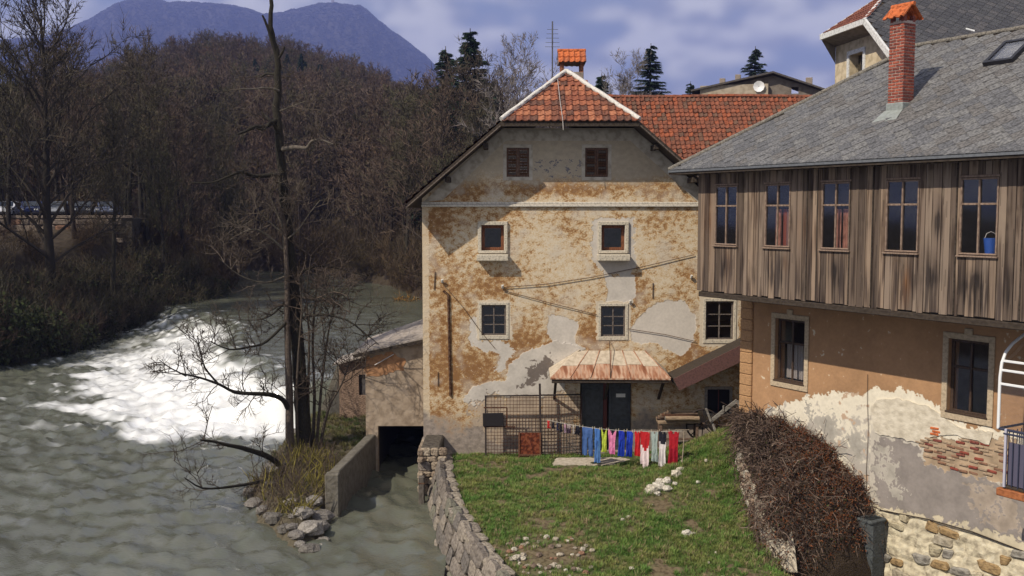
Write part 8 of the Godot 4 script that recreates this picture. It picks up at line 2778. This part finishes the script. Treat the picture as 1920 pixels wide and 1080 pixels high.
func make_terrace() -> void:
	rng.seed = 3000
	var y := 9.1
	var tr := thing("stone_terrace", "old stone terrace wall below the parked cars on the left bank", "wall", Vector3(-44.0, 0, -86.0), 12.0)
	var sm := stone_mats("terrace_stone", [[0.20, 0.165, 0.14], [0.15, 0.125, 0.11], [0.25, 0.205, 0.175], [0.24, 0.14, 0.10]], 0.4)
	part(tr, "core", boxm(Vector3(22.0, 9.0, 6.0), 0.1), mats["dark_mortar"], Vector3(0, y - 4.6, -3.1))
	var rocks := []
	for k in 6:
		var mb := MB.new()
		mb.chamfer(Vector3.ZERO, Vector3(1, 1, 1), 0.15, Basis(), 0.14, rng)
		rocks.append(mb.mesh())
	var q := 3.4
	while q < y - 0.3:
		var hgt := rng.randf_range(0.45, 0.65)
		var x := -5.5
		while x < 9.5:
			var w := rng.randf_range(0.6, 1.3)
			part(tr, "stone", rocks[rng.randi() % 6], sm[rng.randi() % 4], Vector3(x + w * 0.5, q + hgt * 0.5, -0.06), Basis.from_scale(Vector3(w * 0.97, hgt * 0.96, 0.3)))
			x += w
		q += hgt
	part(tr, "parapet", boxm(Vector3(22.0, 0.25, 0.5), 0.03), sm[2], Vector3(0, y + 0.0, -0.2))
	# cars parked on it, nose to the wall
	var paint := [[lin(0.62, 0.63, 0.66), "white"], [lin(0.02, 0.03, 0.10), "dark blue"], [lin(0.30, 0.32, 0.36), "silver"], [lin(0.03, 0.03, 0.035), "black"], [lin(0.16, 0.18, 0.26), "blue grey"]]
	var first: Node3D
	var labels := ["white parked car with bright sun glint left of the thin tree trunks", "dark blue parked car beside the white one", "silver parked car in the middle of the row on the terrace", "black parked car nearly hidden behind twigs on the terrace", "blue grey parked car last on the right of the terrace row"]
	for k in 5:
		var at := Vector3(0.2 + k * 2.1, y - 0.08, -2.6)
		var gp: Vector3 = tr.transform * at
		var body := mat("car_paint_%d" % k, paint[k][0], 0.25, {"spec": 0.6, "metal": 0.2})
		if first == null:
			first = make_car(labels[k], body)
			first.position = gp
			first.rotation_degrees.y = 12.0 + 90.0
		else:
			var c: Node3D = first.duplicate()
			c.name = numbered("parked_car")
			add_child(c)
			c.position = gp
			c.rotation_degrees.y = 12.0 + 90.0 + rng.randf_range(-5, 5)
			c.set_meta("label", labels[k])
			for ch in c.get_children():
				if String(ch.name).begins_with("body") or String(ch.name).begins_with("door"): ch.material_override = body

# small hatchback, nose along -x
func make_car(label: String, body: Material) -> Node3D:
	var c := thing("parked_car", label, "car", Vector3.ZERO, 0.0, "cars parked on the terrace")
	var side := PackedVector2Array([V(-1.95, 0.35), V(1.85, 0.35), V(1.92, 0.6), V(1.86, 0.92), V(1.55, 1.05), V(1.25, 1.40), V(-0.25, 1.44), V(-0.85, 1.0), V(-1.75, 0.85), V(-1.98, 0.6)])
	part(c, "body", slab(side, Vector3(0, 0, -0.82), Vector3.RIGHT, Vector3.UP, 1.64), body)
	var gl := mat("car_glass", lin(0.02, 0.025, 0.03), 0.05, {"spec": 0.6})
	part(c, "side_window", slab(PackedVector2Array([V(-0.62, 1.02), V(1.3, 1.04), V(1.12, 1.32), V(-0.2, 1.36)]), Vector3(0, 0, 0.815), Vector3.RIGHT, Vector3.UP, 0.015), gl)
	part(c, "side_window", slab(PackedVector2Array([V(-0.62, 1.02), V(1.3, 1.04), V(1.12, 1.32), V(-0.2, 1.36)]), Vector3(0, 0, -0.83), Vector3.RIGHT, Vector3.UP, 0.015), gl)
	var ws := MB.new()
	ws.quad(Vector3(-0.87, 1.03, -0.68), Vector3(-0.87, 1.03, 0.68), Vector3(-0.29, 1.42, 0.6), Vector3(-0.29, 1.42, -0.6))
	part(c, "windscreen", ws.mesh(), gl, Vector3(-0.012, 0.008, 0))
	var rw := MB.new()
	rw.quad(Vector3(1.57, 1.07, 0.66), Vector3(1.57, 1.07, -0.66), Vector3(1.28, 1.38, -0.6), Vector3(1.28, 1.38, 0.6))
	part(c, "rear_window", rw.mesh(), gl, Vector3(0.012, 0.008, 0))
	for s in [[-1.25, -1], [-1.25, 1], [1.2, -1], [1.2, 1]]:
		var w := Node3D.new()
		w.name = "wheel"
		c.add_child(w, true)
		w.position = Vector3(s[0], 0.31, s[1] * 0.76)
		part(w, "tyre", rod([Vector3(0, 0, -0.09), Vector3(0, 0, 0.09)], 0.31, 16), mat("tyre", lin(0.015, 0.015, 0.015)))
		part(w, "rim", rod([Vector3(0, 0, -0.1), Vector3(0, 0, 0.1)], 0.18, 12), mats["grey_zinc"])
	for s in [-1, 1]:
		part(c, "headlight", boxm(Vector3(0.06, 0.14, 0.34), 0.02), mat("lamp_lens", lin(0.7, 0.72, 0.75), 0.1), Vector3(-1.93, 0.72, s * 0.58))
		part(c, "tail_light", boxm(Vector3(0.05, 0.22, 0.2), 0.02), mat("red_lens", lin(0.3, 0.02, 0.02), 0.2), Vector3(1.89, 0.8, s * 0.66))
	part(c, "bumper", boxm(Vector3(0.1, 0.16, 1.6), 0.03), mats["black_frame"], Vector3(-1.98, 0.45, 0))
	return c

func _ready() -> void:
	nz.seed = 3
	nz.noise_type = FastNoiseLite.TYPE_SIMPLEX_SMOOTH
	nz.frequency = 0.05
	nz.fractal_octaves = 3
	nw.seed = 8
	nw.noise_type = FastNoiseLite.TYPE_SIMPLEX_SMOOTH
	nw.frequency = 0.03
	nw.fractal_octaves = 2
	make_view()
	make_textures()
	var t0 := Time.get_ticks_msec()
	for f in [make_river, make_land, make_yard, make_mill, make_house, make_tower_house, make_distant_house, make_walls, make_shed, make_terrace, make_yard_things, make_creeper, make_spit_tree, make_woods]:
		f.call()
		print(f.get_method(), " ", Time.get_ticks_msec() - t0)
